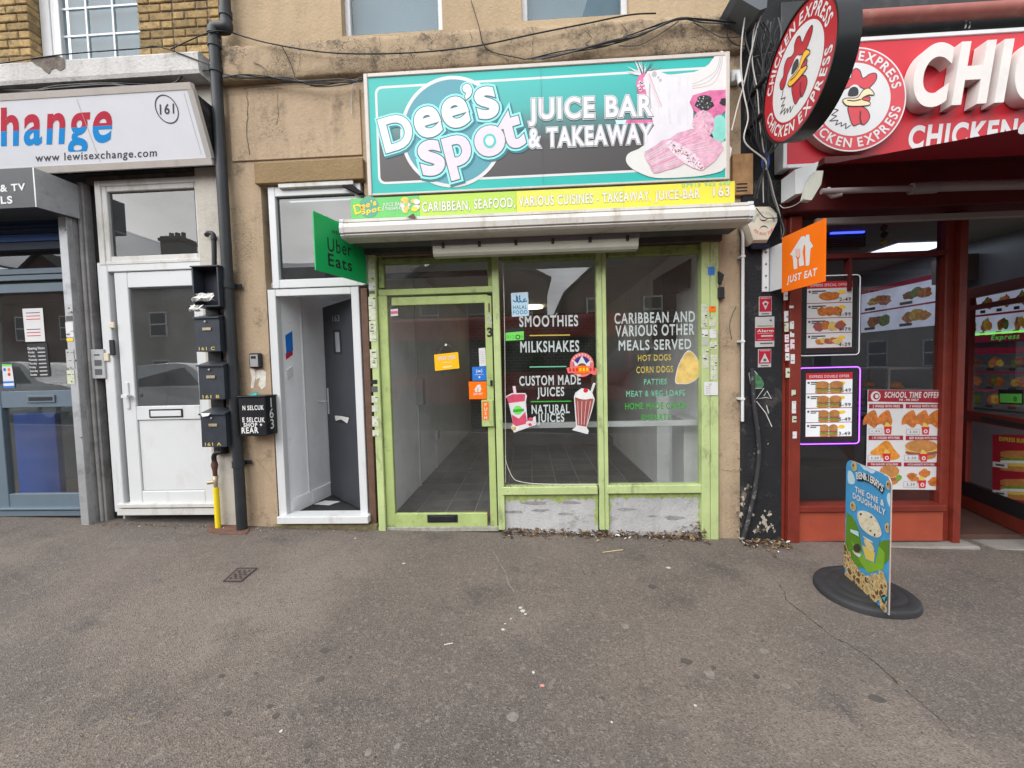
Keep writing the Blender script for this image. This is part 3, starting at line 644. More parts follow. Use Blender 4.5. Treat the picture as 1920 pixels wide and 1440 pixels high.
MB().pbox(709.5, 482, 719, 540, .005, .06).build('transom_frame', GREEND, sf); MB().pbox(914.5, 482, 927, 540, .005, .06).build('transom_frame', GREEND, sf)
MB().pbox(709, 482, 927, 491, .007, .06).build('head_rail', GREEND, sf)
MB().pbox(709, 539.5, 927.5, 551, -.002, .06).build('transom_bar', GREEN, sf)
pane(719, 491, 914.5, 540, .035, 'fanlight_pane', GLS, sf)
# black roller fittings behind the fanlight
MB().pbox(721, 509, 913, 519, .05, .08).build('fanlight_vent', BLACKP, sf)
# door leaf
dl = MB(); 
dl.pbox(717, 554, 733.5, 988, .0, .045, 0); dl.pbox(914, 554, 926.8, 988, .0, .045, 0); dl.pbox(733.6, 555, 913.9, 570.5, .002, .045, 0); dl.pbox(733.6, 963, 913.9, 988, .002, .045, 0)
door = dl.build('door', GREEN, sf)
pane(733, 570, 914.5, 963, .022, 'door_pane', GLD, door)
MB().pbox(801, 965.5, 858, 980, -.006, .01, 0, .003).pbox(806, 968.5, 853, 977, -.012, -.005, 0, .003).build('letter_slot', BLACKM, door)
MB().pbox(903, 750, 925, 800, -.03, 0, 0, .004).build('handle_plate', GREEN, door)
pn = fpanel(910, 770, -.031); pn.ppoly([(905, 753), (916.5, 753), (916.5, 787), (905, 787)], ORANGE, 1, 'print')
for i, ch in enumerate('PUSH'): pn.ctext(ch, pn.px((910.7, 759+i*8)), .028, PAPER, l=2, off=.02)
pn.finish(door)
MB().pbox(919, 713, 923.5, 723, -.015, 0, 0, .002).build('lock', BLACKM, door)
MB().pbox(709, 988.5, 935, 997, -.01, .06).build('threshold', M('worn_threshold', (.30, .29, .25), .8, var=.3, vs=20, bump=.4), sf)
# windows
pane(941, 480, 1121, 912, .04, 'window_pane', GLS, sf); pane(1139.5, 470, 1316, 908, .04, 'window_pane', GLS, sf)
MB().pbox(941, 462, 1121, 487, .0, .06).build('window_head', GREEND, sf); MB().pbox(1139.5, 456, 1316, 478, .0, .06).build('window_head', GREEND, sf)
for (a, b_, t, u) in ((940.8, 1121, 913, 928), (1139.3, 1316, 910, 925.5)): MB().pbox(a, t, b_, u, -.02, .07, 0, .005).build('window_sill', GREENP, sf)
for (a, b_, t) in ((941, 1121, 927), (1139.5, 1316, 925)): 
    x0, x1, z0, z1 = rect(a, t, b_, 1000, .02); MB().box(x0, x1, .02, .09, -.15, z1, 0).build('stall_riser', GRISER, sf)
OVS = M('green_overspray', (.30, .38, .12), .8, var=.25, vs=20); DSM = M('dark_smear', (.25, .25, .25), .9, var=.3, vs=20); ro9 = random.Random(17); pn = fpanel(1030, 950, .019)
for (a, b_, t, u) in ((941, 1121, 929, 5), (1139.5, 1316, 927, 4)):
    tp_ = [(a+(b_-a)*i/40, t-1) for i in range(41)]; pn.ppoly(tp_+[(b_-(b_-a)*i/40, t+u+abs(ro9.gauss(0, 3.5))) for i in range(41)], OVS, .4, 'overspray')
    for (sx, s2) in ((a, 1), (b_, -1)): pn.ppoly([(sx, t), (sx, 985)]+[(sx+s2*(3+abs(ro9.gauss(0, 3))), 985-(985-t)*i/16) for i in range(17)], OVS, .6, 'overspray')
    for k in range(5): cx, cy, s_ = ro9.uniform(a+15, b_-40), ro9.uniform(942, 975), ro9.uniform(5, 14); pn.ppoly([(cx+s_*2.2*ro9.uniform(.6, 1)*math.cos(h), cy+s_*.35*ro9.uniform(.5, 1)*math.sin(h)) for h in [i*.63 for i in range(10)]], DSM, 1+k*.3, 'smear', 3)
pn.finish(sf)
# thin clear trim line stuck along the glass edge
TRIM = M('clear_trim', (.62, .60, .52), .4, var=.2); 
tr = MB()
for pts in ([(948, 905), (947, 700), (945, 560), (943, 500), (950, 491), (963, 487), (1000, 485), (1112, 481)], [(947, 855), (951, 873), (962, 896), (975, 903), (1003, 907), (1050, 908), (1122, 908)]):
    tr.tube([at(p.x, p.y, .034) for p in sm([(a, b_, 0) for a, b_ in pts], 5, False)], .0035, 0, 5)
tr.build('edge_trim', TRIM, sf)
# numbers on the door stile
pn = fpanel(919, 600, -.001); pn.char('1', pn.px((917, 577)), .08, 0, [(1, .02, 0, WOODB)]); pn.char('2', pn.px((917.5, 599)), .075, 0, [(1, .02, 0, GREYP)]); pn.char('3', pn.px((918.3, 623)), .085, 0, [(1.2, .03, 0, INK)]); pn.finish(door)
# stickers on the posts (worn strips and tags)
def stickers(px0, px1, ys, y, parent, seed, name='sticker'):
    r = random.Random(seed); pn = fpanel((px0+px1)/2, ys[0][0], y)
    for (ya, yb, m) in ys:
        a, c_ = pn.px((px0+(ya-735)*.026, yb)), pn.px((px1+(ya-735)*.026, ya)); pn.rect(a[0], a[1], c_[0], c_[1], m, 1+r.random(), name)
        for _ in range(int((yb-ya)/7)):
            u0 = r.uniform(a[0], c_[0]-.015); v0 = r.uniform(a[1], c_[1]-.008); pn.rect(u0, v0, min(c_[0], u0+r.uniform(.01, .035)), v0+r.uniform(.004, .011), r.choice((DGREY, GREYP, INK)), 2.6, name)
        pn.finish(parent)
OLDP = M('old_sticker', (.50, .53, .40), .7, var=.25, vs=40)
stickers(697, 708, [(486, 500, OLDP), (505, 524, OLDP), (530, 543, PAPER), (545, 551, DGREY), (556, 600, OLDP), (602, 640, OLDP), (655, 690, OLDP), (712, 720, INK), (724, 735, DGREY), (742, 755, OLDP), (760, 772, OLDP), (780, 800, OLDP), (806, 818, OLDP)], -.0315, sf, 1)
stickers(1319, 1330, [(570, 615, OLDP), (618, 632, PAPER), (636, 648, GREYP), (655, 690, OLDP)], -.0315, sf, 2)
stickers(1333.5, 1346, [(500, 516, BLUEP), (574, 585, ORANGE), (595, 612, OLDP), (617, 634, PAPER), (640, 655, OLDP), (665, 712, OLDP)], -.0295, sf, 3)
pn = fpanel(1331, 728, -.0315); pn.ppoly([(1319.5, 716), (1345.5, 716), (1346, 741), (1320, 741)], PAPER, 3.4, 'notice')
for i in range(4): pn.ppoly([(1323, 724+i*4), (1332, 724+i*4), (1332, 725.5+i*4), (1323, 725.5+i*4)], GREYP, 4.4, 'notice')
pn.pstroke([(1329, 719), (1331, 723), (1334, 719)], .004, DGREY, 4.4, 'notice'); pn.finish(sf)
# ================================================================== vinyl lettering on the windows
wl = thing('window_lettering', 'white menu lettering smoothies milkshakes juices on the middle window', 'lettering', at(1030, 800, .036))
pn = fpanel(1030, 700, .038)
for s_, a, b_, t in (('SMOOTHIES', (974, 612.5), (1084, 611), 593), ('MILKSHAKES', (976, 660.5), (1086, 658.5), 641), ('CUSTOM MADE', (974, 723), (1089, 720), 706), ('JUICES', (1007, 743), (1058, 742), 727), ('NATURAL', (997, 775.5), (1068, 774), 760), ('JUICES', (1008, 791.5), (1058, 790.5), 776)):
    pn.ptext(s_, a, b_, t, VIN_W, l=2, fbev=.024); pn.finish(wl)
for y_, m_, a, b_ in ((629, VIN_Y, 993, 1069), (688, VIN_T, 993, 1062), (753, VIN_G, 995, 1071)): pn.ppoly([(a, y_-1), (b_, y_-2), (b_, y_+.3), (a, y_+1.3)], m_, 2, 'rule_line'); pn.finish(wl)
pn.finish(wl)
wl = thing('window_lettering', 'white, yellow and green meals lettering on the right window', 'lettering', at(1225, 800, .036))
pn = fpanel(1225, 700, .038)
for s_, a, b_, t, m_ in (('CARIBBEAN AND', (1152, 607), (1303, 603), 588, VIN_W), ('VARIOUS OTHER', (1154, 631), (1302, 627), 611.5, VIN_W), ('MEALS SERVED', (1160, 657), (1296, 654), 639, VIN_W), ('HOT DOGS', (1196, 677), (1258, 675.5), 666, VIN_Y), ('CORN DOGS', (1193, 699.5), (1262, 697.5), 688, VIN_Y), ('PATTIES', (1207.5, 721), (1250, 720.5), 711, VIN_T), ('MEAT & VEG LOAFS', (1174, 744), (1284, 742), 733.5, VIN_T), ('HOME MADE CAKES', (1172, 767.5), (1286, 766), 756, VIN_G), ('DESSERTS', (1202, 788), (1256, 787), 777.5, VIN_G)):
    pn.ptext(s_, a, b_, t, m_, l=2, fbev=.02); pn.finish(wl)
pn.finish(wl)
PATY = M('patty_print', (.62, .44, .14), .5, var=.3, vs=9)
def stk(name, label, y, c): t = thing(name, label, 'sticker', at(c[0], c[1], y)); return t, fpanel(c[0], c[1], y)
t, pn = stk('patty_sticker', 'golden half-moon patty sticker at the right window edge', .037, (1290, 690))
oc = [(1266, 717), (1270, 690), (1282, 665), (1292, 657), (1303, 665), (1311, 680), (1313, 695), (1307, 710), (1292, 719), (1278, 720)]
pn.ppoly(oc, PAPER, 1, 'outline', 4); pn.ppoly([(1290+(a-1290)*.94, 692+(b_-692)*.95) for a, b_ in oc], PATY, 2, 'print', 4); pn.finish(t)
t, pn = stk('halal_sticker', 'pale blue halal food sticker at the middle window', .037, (975, 570))
SKYB = M('pale_blue_print', (.50, .66, .75), .4, var=.04); DBLUE = M('teal_blue_print', (.03, .22, .42), .4, var=0)
pn.ppoly([(958, 549.5), (990, 547.5), (992, 592), (960, 594)], SKYB, 1, 'print')
for pts in ([(986, 560), (982, 562), (984, 565), (988, 564)], [(984, 565), (979, 566), (975, 563), (974, 554)], [(976, 565), (971, 566), (970, 556)], [(968, 554), (969, 563), (966, 566), (962, 563)]): pn.pstroke(pts, .012, DBLUE, 2, 'lettering', 3)
pn.ptext('HALAL', (962, 580), (988, 579), 573, DBLUE, l=2); pn.ptext('FOOD', (962, 589.5), (989, 588.5), 582.5, DBLUE, l=2); pn.finish(t)
t, pn = stk('hygiene_rating_sticker', 'green and black hygiene rating sticker below the halal sticker', .037, (965, 628))
pn.ppoly([(946, 617), (983, 614), (983, 640), (947, 641)], INK, 1, 'print'); pn.ppoly([(948, 624), (982, 621), (982, 637), (948, 639)], LIME, 2, 'print')
c_ = pn.px((971, 632)); pn.ell(c_, .022, .022, INK, 3); pn.ell(c_, .014, .014, LIME, 4); pn.ptext('012345', (950, 635), (980, 634), 629, VIN_G, l=2.6, off=.0); pn.finish(t)
t, pn = stk('ice_cream_brand_sticker', 'red, orange and blue crown shaped ice cream sticker', .037, (1090, 685))
PNK = M('coral_print', (.72, .16, .14), .4, var=.05); NAVY = M('navy_print', (.03, .03, .2), .4, var=0)
c_ = pn.px((1091, 684)); k = abs(pn.px((1101, 684))[0]-c_[0])/10
pn.ell(c_, 22.5*k, 23*k, PNK, 1); pn.ell(c_, 16*k, 16*k, NAVY, 2); [pn.ell((c_[0]+19.3*k*math.cos(.3+i*.3), c_[1]+19.3*k*math.sin(.3+i*.3)), 1.6*k, 1.9*k, PALEP, 3, n=8) for i in range(9)]
pn.ppoly([(1078, 690), (1075, 675), (1083, 682), (1091, 667), (1099, 682), (1108, 674), (1105, 690)], PAPER, 3); pn.ell((c_[0], c_[1]-5*k), 9*k, 8*k, WOODB, 4)
pn.ppoly([(1062, 690), (1080, 686), (1102, 686), (1121, 692), (1117, 704), (1103, 699), (1080, 699), (1065, 700)], PNK, 5); pn.ell((c_[0], c_[1]-9*k), 14*k, 7.5*k, ORANGE, 6); [pn.rect(c_[0]+(i*6.4-24)*k, c_[1]-12*k, c_[0]+(i*6.4-20.6)*k, c_[1]-6*k, YEL if 2 < i < 6 else REDP, 7) for i in range(8)]; pn.finish(t)
PINKJ = M('pink_juice_print', (.55, .07, .13), .4, var=.2, vs=14); PALEP = M('pale_pink_print', (.70, .55, .58), .4, var=.1); SHAKE = M('choc_shake_print', (.30, .08, .07), .4, var=.2, vs=9); CREAMP = M('cream_print', (.70, .70, .68), .4, var=.1, vs=20)
t, pn = stk('juice_cup_sticker', 'sticker of a pink juice cup with straw and fruit', .037, (975, 770))
pn.ppoly([(961, 724), (966.5, 724), (968.5, 738), (963.5, 739)], PALEP, 1.6); pn.ppoly([(948, 743), (960, 737), (985, 737), (988, 742), (986, 752), (989, 790), (1004, 780), (1006, 796), (964, 811), (958, 800), (962, 795), (953, 752)], PAPER, 1)
pn.ppoly([(950, 744), (961, 739), (985, 739), (984, 752), (953, 756)], PINKJ, 2); pn.ppoly([(954, 758), (985, 753), (984, 770), (973, 784), (960, 775)], PAPER, 2.5); pn.ppoly([(959, 777), (973, 785), (985, 772), (989, 794), (968, 799), (962, 795)], PINKJ, 2)
c_ = pn.px((971, 769)); pn.ell(c_, .042, .042, LIME, 3.5); pn.ppoly([(962, 768), (982, 766), (982, 771), (962, 773)], VIN_G, 4.2)
for (a, b_, r_, m_) in ((995, 786, .022, PINKJ), (1001, 791, .018, PALEP), (990, 793, .02, PALEP), (963, 803, .022, PATY), (970, 803, .02, CREAMP), (994, 796, .016, PINKJ)): pn.ell(pn.px((a, b_)), r_, r_*.8, m_, 3.4)
pn.finish(t)
t, pn = stk('milkshake_sticker', 'sticker of a tall chocolate milkshake glass with a cherry', .037, (1096, 770))
pn.ppoly([(1112, 718), (1117, 718), (1109, 741), (1105, 740)], PAPER, 1)
pn.ppoly([(1076, 744), (1079, 736), (1090, 728), (1102, 729), (1110, 735), (1115, 748), (1110, 770), (1100, 801), (1104, 808), (1102, 814), (1072, 806), (1080, 800)], PAPER, 1.5)
pn.ppoly([(1078, 745), (1113, 748), (1108, 770), (1099, 800), (1082, 797)], SHAKE, 2.5); pn.ppoly([(1080, 740), (1090, 730), (1103, 731), (1112, 744), (1098, 749), (1082, 746)], CREAMP, 3.2, 'print', 3)
pn.ell(pn.px((1098, 732)), .022, .021, REDP, 4)
for i in range(4): pn.pstroke([(1083+i*8, 752), (1085+i*5, 796)], .004, PALEP, 3.4)
pn.finish(t)
# stickers and hanging sign on the door glass
t, pn = stk('open_sign', 'yellow open sign hanging on the green door glass', .018, (838, 678)); OYP = M('pale_amber_print', (.85, .64, .25), .4, var=0); OY = M('amber_print', (.85, .46, .01), .4, var=.02)
mbx = MB().prism([pn.P(*pn.px(p), 0) for p in ((814, 665), (859, 660), (861.5, 690.5), (816, 695.5))], (0, -.004, 0)); mbx.build('board', OY, t)
pn2 = fpanel(838, 678, .0135); pn2.ptext("WE'RE OPEN", (820.5, 676), (854, 672.5), 670, PAPER, l=1, off=.03); pn2.pstroke([(829, 680.5), (847, 679)], .006, OYP, 1, 'lettering'); pn2.pstroke([(830, 689), (847, 687)], .016, OYP, 1, 'lettering'); pn2.finish(t)
MB().tube([at(822, 664, .014), at(831, 649, .016), at(838, 646, .018), at(846, 649, .016), at(852, 661, .014)], .0018, 0, 5).build('cord', DGREY, t); MB().tube([at(836, 646.5, .02), at(836, 646.5, .008)], .012, 0, 10).build('suction_cup', TRIM, t)
for nm, lb, poly_, m_, txt in (('delivery_sticker', 'orange delivery service sticker on the green door glass', [(878.5, 715.5), (912, 715), (913, 748), (880, 748.5)], ORANGE, 'house'), ('wifi_sticker', 'blue sticker with signal waves on the green door glass', [(885, 688), (911.5, 687.5), (912, 713.5), (886, 714)], BLUEP, 'wave'), ('opening_hours_sticker', 'small white hours sticker on the green door glass', [(897.5, 653), (910, 652), (911.5, 686), (899, 687)], PAPER, 'rows'), ('pink_sticker', 'small white and pink sticker at top of the green door glass', [(732.5, 580), (746, 578.5), (746.5, 592), (733, 593)], PAPER, 'pink')):
    c_ = (sum(p[0] for p in poly_)/4, sum(p[1] for p in poly_)/4); t, pn = stk(nm, lb, .02, c_); pn.ppoly(poly_, m_, 1)
    if txt == 'house':
        pn.ppoly([(889, 731), (896, 721), (898, 722), (900, 720), (903, 731), (901, 731), (901, 735), (891, 735), (891, 731)], PAPER, 2); pn.pstroke([(896, 727), (896, 735)], .008, ORANGE, 3); pn.ptext('JUST EAT', (887.5, 740.5), (905, 740), 737, PAPER, l=2, off=.03); 
    if txt == 'wave':
        q_ = pn.px((898.5, 696))
        for r_ in (.012, .026):
            for s_ in (-1, 1): pn.stroke([(q_[0]+s_*r_*math.cos(h), q_[1]+r_*math.sin(h)) for h in [-.8+i*.2 for i in range(9)]], .005, PAPER, 2)
        pn.ell(q_, .008, .008, PAPER, 2); pn.pstroke([(890, 702.5), (907, 702)], .003, PAPER, 2); pn.ell(pn.px((899, 707)), .008, .01, PAPER, 2)
    if txt == 'rows':
        for i in range(6): pn.pstroke([(901, 660+i*4), (908, 660+i*4)], .004, GREYP, 2)
    if txt == 'pink': pn.ppoly([(733, 584), (746, 583), (746, 588), (733, 589)], M('pink_print', (.65, .12, .2), .4, var=0), 2)
    pn.finish(t)
# ================================================================== juice bar interior
XI0, XI1, YB = XS0+.04, XS1-.03, 5.6; ZF = .07; ZCL = at(1000, 462, 0).z+.15
FLT = M('slate_floor_tile', (.10, .10, .10), .5, var=.3, vs=5, rnd=.2, dirt=.5, dcol=(.10, .095, .09), ds=6, dth=.55); FLR = M('brown_floor_tile', (.13, .075, .065), .45, var=.25, vs=6, rnd=.15)
fl = MB().box(XI0-.1, XI1+.1, .06, YB, ZF-.12, ZF-.006).build('shop_floor', M('dark_grout', (.33, .32, .30), .9, var=.2), None, 'structure')
tm = {}
for k_, mt in (('a', FLT), ('b', FLR)):
    m_ = MB().box(.005, .295, .005, .295, 0, .006, 0, .002); me = bpy.data.meshes.new('floor_tile'); me.from_pydata(m_.v, [], m_.f); me.materials.append(mt); tm[k_] = me
nx = int((XI1-XI0)/.3)+1
for j in range(17):
    for i in range(nx): o = link('floor_tile', tm['b' if j == 0 else 'a'], fl); o.location = (XI0-.08+i*.3, .1+j*.3, ZF-.006)
MB().box(XI0-.1, XI0, .08, YB, ZF-.006, ZCL).build('interior_side_wall', WALLW, None, 'structure')
MB().box(XI1, XI1+.1, .08, YB, ZF-.006, ZCL).build('interior_right_wall', WALLW, None, 'structure')
GBR = M('dark_green_brick_wall', (.02, .05, .022), .5, var=.2)
n = GBR.node_tree.nodes; l = GBR.node_tree.links; bt_ = n.new('ShaderNodeTexBrick'); bt_.inputs['Scale'].default_value = 3.4; bt_.inputs['Color1'].default_value = (.02, .06, .022, 1); bt_.inputs['Color2'].default_value = (.015, .045, .018, 1); bt_.inputs['Mortar'].default_value = (.06, .10, .06, 1); bt_.inputs['Mortar Size'].default_value = .02
g_ = n.new('ShaderNodeNewGeometry'); mp_ = n.new('ShaderNodeMapping'); mp_.inputs['Rotation'].default_value = (math.radians(90), 0, 0); l.new(g_.outputs['Position'], mp_.inputs[0]); l.new(mp_.outputs[0], bt_.inputs[0]); l.new(bt_.outputs[0], n['Principled BSDF'].inputs['Base Color'])
MB().box(XI0-.1, XI1+.1, YB, YB+.1, ZF-.1, ZCL).build('interior_back_wall', GBR, None, 'structure')
MB().box(XI0-.1, XI1+.1, .08, YB+.1, ZCL, ZCL+.08).build('interior_ceiling', M('dim_ceiling', (.6, .6, .6), .9), None, 'structure')
# left wall: conduit, switch box, socket ; partitions
cd = thing('wall_conduit', 'white cable conduit with a switch box on the inside wall', 'conduit', (XI0, 1.2, ZF))
MB().box(XI0, XI0+.02, 1.24, 1.27, ZF, ZCL-.02).build('trunking', WHITE, cd); MB().box(XI0, XI0+.09, 1.2, 1.32, 1.1, 1.42, 0, .006).build('switch_box', M('grey_box', (.45, .45, .44), .5), cd)
cd = thing('wall_socket', 'grey wall socket low on the inside wall with short conduit', 'socket', (XI0, 2.1, ZF))
MB().box(XI0, XI0+.05, 2.05, 2.2, .5, .62, 0, .005).build('socket_box', WHITE, cd); MB().box(XI0, XI0+.02, 2.11, 2.14, ZF, .5).build('trunking', WHITE, cd)
# wall jogs on the right: boxed under-stair partition, counter shelf
pt = thing('partition', 'white boxed partition along the right inside wall', 'partition', (XI1-.3, 1.2, ZF))
a = hz(1205, 885, ZF); MB().box(a.x, XI1, 1.15, 3.6, ZF, 1.15, 0, .004).build('panel', WALLW, pt); MB().prism([(XI1-.5, 1.2, 1.9), (XI1-.5, 3.8, 1.15), (XI1-.5, 3.8, 1.3), (XI1-.5, 1.2, 2.1)], (.5, 0, 0)).build('stair_soffit', WALLW, pt)
MB().box(XI1-.16, XI1, .3, .62, ZF, 1.0, 0, .004).build('end_post', WHITE, pt)
rl = MB().pbox(941, 791, 1316, 801, .16, .21, 0, .003).build('window_ledge_rail', WHITE); tag(rl, 'white horizontal ledge rail just inside the shop windows', 'rail')
cn = thing('service_counter', 'dark counter block deep inside the juice bar', 'counter', (.1, 4, ZF)); MB().box(-.35, 1.2, 3.6, 4.2, ZF, 1.12, 0, .01).build('cabinet', M('counter_grey', (.08, .08, .085), .6), cn); MB().box(-.42, 1.25, 3.52, 4.25, 1.121, 1.17, 0, .006).build('worktop', M('counter_top', (.2, .2, .2), .4), cn)
dl9 = thing('ceiling_downlight', 'small warm round ceiling light glowing deep inside the juice bar', 'light', (.1, 4.4, ZCL)); MB().tube([(.1, 4.4, ZCL), (.1, 4.4, ZCL-.04)], .2, 0, 20).build('diffuser', M('warm_light', (1, .85, .5), .5, var=0, emit=2.5), dl9)
hd = thing('extractor_hood', 'black boxed hood hanging at the top right inside the window', 'hood', at(1275, 480, .8))
x0, x1, z0, z1 = rect(1243, 545, 1290, 640, .9); MB().box(x0, x1, .9, 1.3, z0, z1, 0, .01).build('cabinet', BLACKP, hd); MB().prism([at(1241, 515, .8), at(1296, 484, .5), at(1293, 540, .5), at(1241, 548, .8)], (0, .3, 0)).build('canopy', BLACKP, hd)
for i in range(5): MB().box(x0+.02, x1-.02, .894, .9, z0+.1+i*.06, z0+.115+i*.06).build('louvre', DGREY, hd)
# ================================================================== awning cassette and soffit
YA = -.42; aw = thing('awning_cassette', 'long dirty white roller awning cassette above the juice bar windows', 'awning', at(1025, 420, YA))
AWX0, AWX1 = at(638, 430, YA).x, at(1412, 392, YA).x
ZA1 = at(1025, 393.5, YA).z; ZA0 = at(1025, 429, YA).z; H = ZA1-ZA0
AWM = M('awning_white', (.60, .58, .54), .42, var=.08, vs=3, dirt=.8, dcol=(.34, .30, .23), ds=5, dth=.52, streak=.3)
prof = [(YA+.02, ZA0), (YA-.0, ZA0+.1*H), (YA, ZA0+.16*H), (YA+.012, ZA0+.18*H), (YA-.012, ZA0+.22*H), (YA-.02, ZA0+.5*H), (YA-.012, ZA0+.72*H), (YA+.01, ZA0+.76*H), (YA-.004, ZA0+.8*H), (YA-.004, ZA0+.94*H), (YA+.02, ZA1), (YA+.16, ZA1-.01), (YA+.16, ZA0)]
MB().prism([(AWX0+.03, y_, z_) for y_, z_ in prof], (AWX1-AWX0-.06, 0, 0)).build('cassette', AWM, aw)
for s_, X in ((1, AWX0), (-1, AWX1)):
    MB().prism([(X, y_-.004, z_-.004 if z_ < ZA0+.1 else z_+.004) for y_, z_ in prof], (.03*s_, 0, 0)).build('end_cap', WHITE, aw)
MB().box(AWX1-.02, AWX1+.03, YA+.03, YA+.13, ZA0+.35*H, ZA1-.02, 0, .006).build('winding_bracket', WHITE, aw)
SOF = M('soffit_grey', (.10, .105, .105), .75, var=.25, vs=4, dirt=.5, dcol=(.04, .04, .04), ds=3)
ZS1 = at(705, 480, -.0).z
so_ = MB().prism([(XS0-.05, YA+.161, ZA0+.02), (XS0-.05, -.061, ZS1+.05), (XS0-.05, -.061, ZS1+.25), (XS0-.05, YA+.161, ZA1-.015)], (XS1-XS0+.1, 0, 0)).build('soffit_box', SOF, aw)
MB().box(XS0, XS1, -.06, .02, ZS1-.0, ZS1+.25, 0, .004).build('header_board', M('grimy_header', (.07, .065, .06), .8, var=.3, vs=8, dirt=.5, dcol=(.2, .18, .15), ds=9, dth=.58), aw)
MB().prism([at(763, 408, YA-.013), at(775, 400, YA-.013), at(781, 409, YA-.013)], (0, -.002, 0)).build('rust_chip', WOODB, aw)
lf = thing('strip_light', 'grey unlit strip light fitting under the awning', 'light', at(1000, 455, -.22))
Lp, Rp = at(812, 463, -.2), at(1196, 442, -.2); DIFF = M('aged_diffuser', (.5, .5, .42), .4, var=.08); zt = (Lp.z+Rp.z)/2
MB().prism([(Lp.x, -.26, zt+.03), (Lp.x, -.26, zt-.02), (Lp.x, -.255, zt-.024), (Lp.x, -.145, zt-.024), (Lp.x, -.14, zt+.035)], (Rp.x-Lp.x, 0, 0)).build('housing', M('fitting_grey', (.16, .16, .17), .5), lf)
MB().prism([(Lp.x+.01, -.257, zt-.024), (Lp.x+.01, -.252, zt-.085), (Lp.x+.01, -.235, zt-.105), (Lp.x+.01, -.165, zt-.105), (Lp.x+.01, -.148, zt-.085), (Lp.x+.01, -.143, zt-.024)], (Rp.x-Lp.x-.02, 0, 0)).build('diffuser', DIFF, lf)
for i in range(6): X = Lp.x+.1+(Rp.x-Lp.x-.2)*i/5; MB().box(X-.012, X+.012, -.268, -.258, zt-.045, zt, 0, .003).build('clip', BLACKP, lf)
# ================================================================== main fascia sign
YSG = -.16; sg = thing('fascia_sign', 'large turquoise juice bar fascia sign with food pictures', 'sign', at(1025, 235, YSG))
x0, x1, z0, z1 = rect(684.5, 116, 1369, 352, YSG)
fw = .035
MB().box(x0+fw, x1-fw, YSG+.012, -.005, z0+fw, z1-fw).build('light_box', M('box_grey', (.3, .3, .3), .6), sg)
FR = M('sign_frame_alu', (.50, .46, .42), .5, metal=.1, var=.08, dirt=.5, dcol=(.25, .22, .18), ds=6, dth=.55)
MB().box(x0, x0+fw, YSG, -.01, z0, z1, 0, .005).box(x1-fw, x1, YSG, -.01, z0, z1, 0, .005).box(x0+fw, x1-fw, YSG+.001, -.01, z1-fw, z1, 0, .005).box(x0+fw, x1-fw, YSG+.001, -.01, z0, z0+fw*.6, 0, .005).build('frame', FR, sg)
TURQ = M('turquoise_print', (.02, .40, .36), .4, var=.06, vs=2); GRD = GRAD('fade_print', [(0, (.035, .03, .03)), (.36, (.04, .036, .036)), (.55, (.05, .17, .17)), (.72, (.025, .33, .31)), (1, (.02, .39, .36))], z0+.12, z1-.14)
pn = Panel((0, YSG+.012, 0), (1, 0, 0), (0, 0, 1)); pn.rect(x0+fw, z0+fw*.6, x1-fw, z1-fw, TURQ, 1)
bl, br_, bb, btp = pn.px((706, 250))[0], x1-.06, pn.px((860, 339))[1], pn.px((1000, 145))[1]
pn.rect(bl, bb, br_, btp, PAPER, 2, 'print', .06); pn.rect(bl+.02, bb+.02, br_-.02, btp-.02, GRD, 3, 'print', .045)
c_ = pn.px((848, 248)); R = (pn.px((946, 248))[0]-pn.px((750, 248))[0])/2
pn.ell(c_, R, R*1.03, PAPER, 4, n=64); pn.ell(c_, R-.03, R*1.03-.03, M('steel_blue_print', (.075, .28, .34), .4, var=.08, vs=2), 5, n=64)
HALO = M('aqua_halo_print', (.25, .72, .68), .4, var=0); LET = M('pale_letter_print', (.66, .65, .69), .4, var=.04); LETP = M('pale_pink_letter_print', (.66, .57, .63), .4, var=.06, vs=3); SHD = M('letter_shadow_print', (.03, .16, .2), .4, var=0); OUTL = M('letter_outline_print', (.05, .14, .17), .4, var=0)
zs = 1/4.8
def dl_(ch, X, Y, hh, rot, m_, ws=1.):
    c0 = pn.px((660+X*zs, 80+Y*zs)); h0 = hh*zs*3.36/720*.97
    pn.char(ch, (c0[0]+.012, c0[1]-.014), h0, rot, [(6, 0, .095, SHD)], wsc=ws); pn.char(ch, c0, h0, rot, [(7.2, 0, .085, HALO), (8.6, 0, .052, OUTL), (10, 0, .034, m_)], wsc=ws)
ro_ = math.radians(13)
for a in (('D', 405, 812, 300, ro_, LET), ('e', 682, 722, 262, ro_, LET), ('e', 930, 634, 262, ro_, LET), (',', 1043, 445, 120, ro_, LET), ('s', 1212, 548, 268, ro_, LET), ('s', 716, 1042, 300, ro_, LETP), ('p', 966, 1030, 370, ro_, LETP), ('o', 1240, 890, 258, ro_, LETP), ('t', 1432, 792, 320, ro_, LETP)): dl_(*a)
c0 = pn.px((660+1240*zs, 80+890*zs)); pn.ell(c0, .055, .06, M('teal_ring_print', (.08, .48, .44), .4, var=0), 11.2); pn.ell(c0, .035, .04, M('mint_dot_print', (.62, .82, .80), .4, var=0), 12)
for body, a, b_, tp in (('JUICE BAR', (992, 224.5), (1223, 217.5), 188.5), ('& TAKEAWAY', (992, 277), (1222, 268), 244)): pn.ptext(body, a, b_, tp, LET, l=10, fbev=.034, halo=((.052, OUTL), (.08, PAPER)))
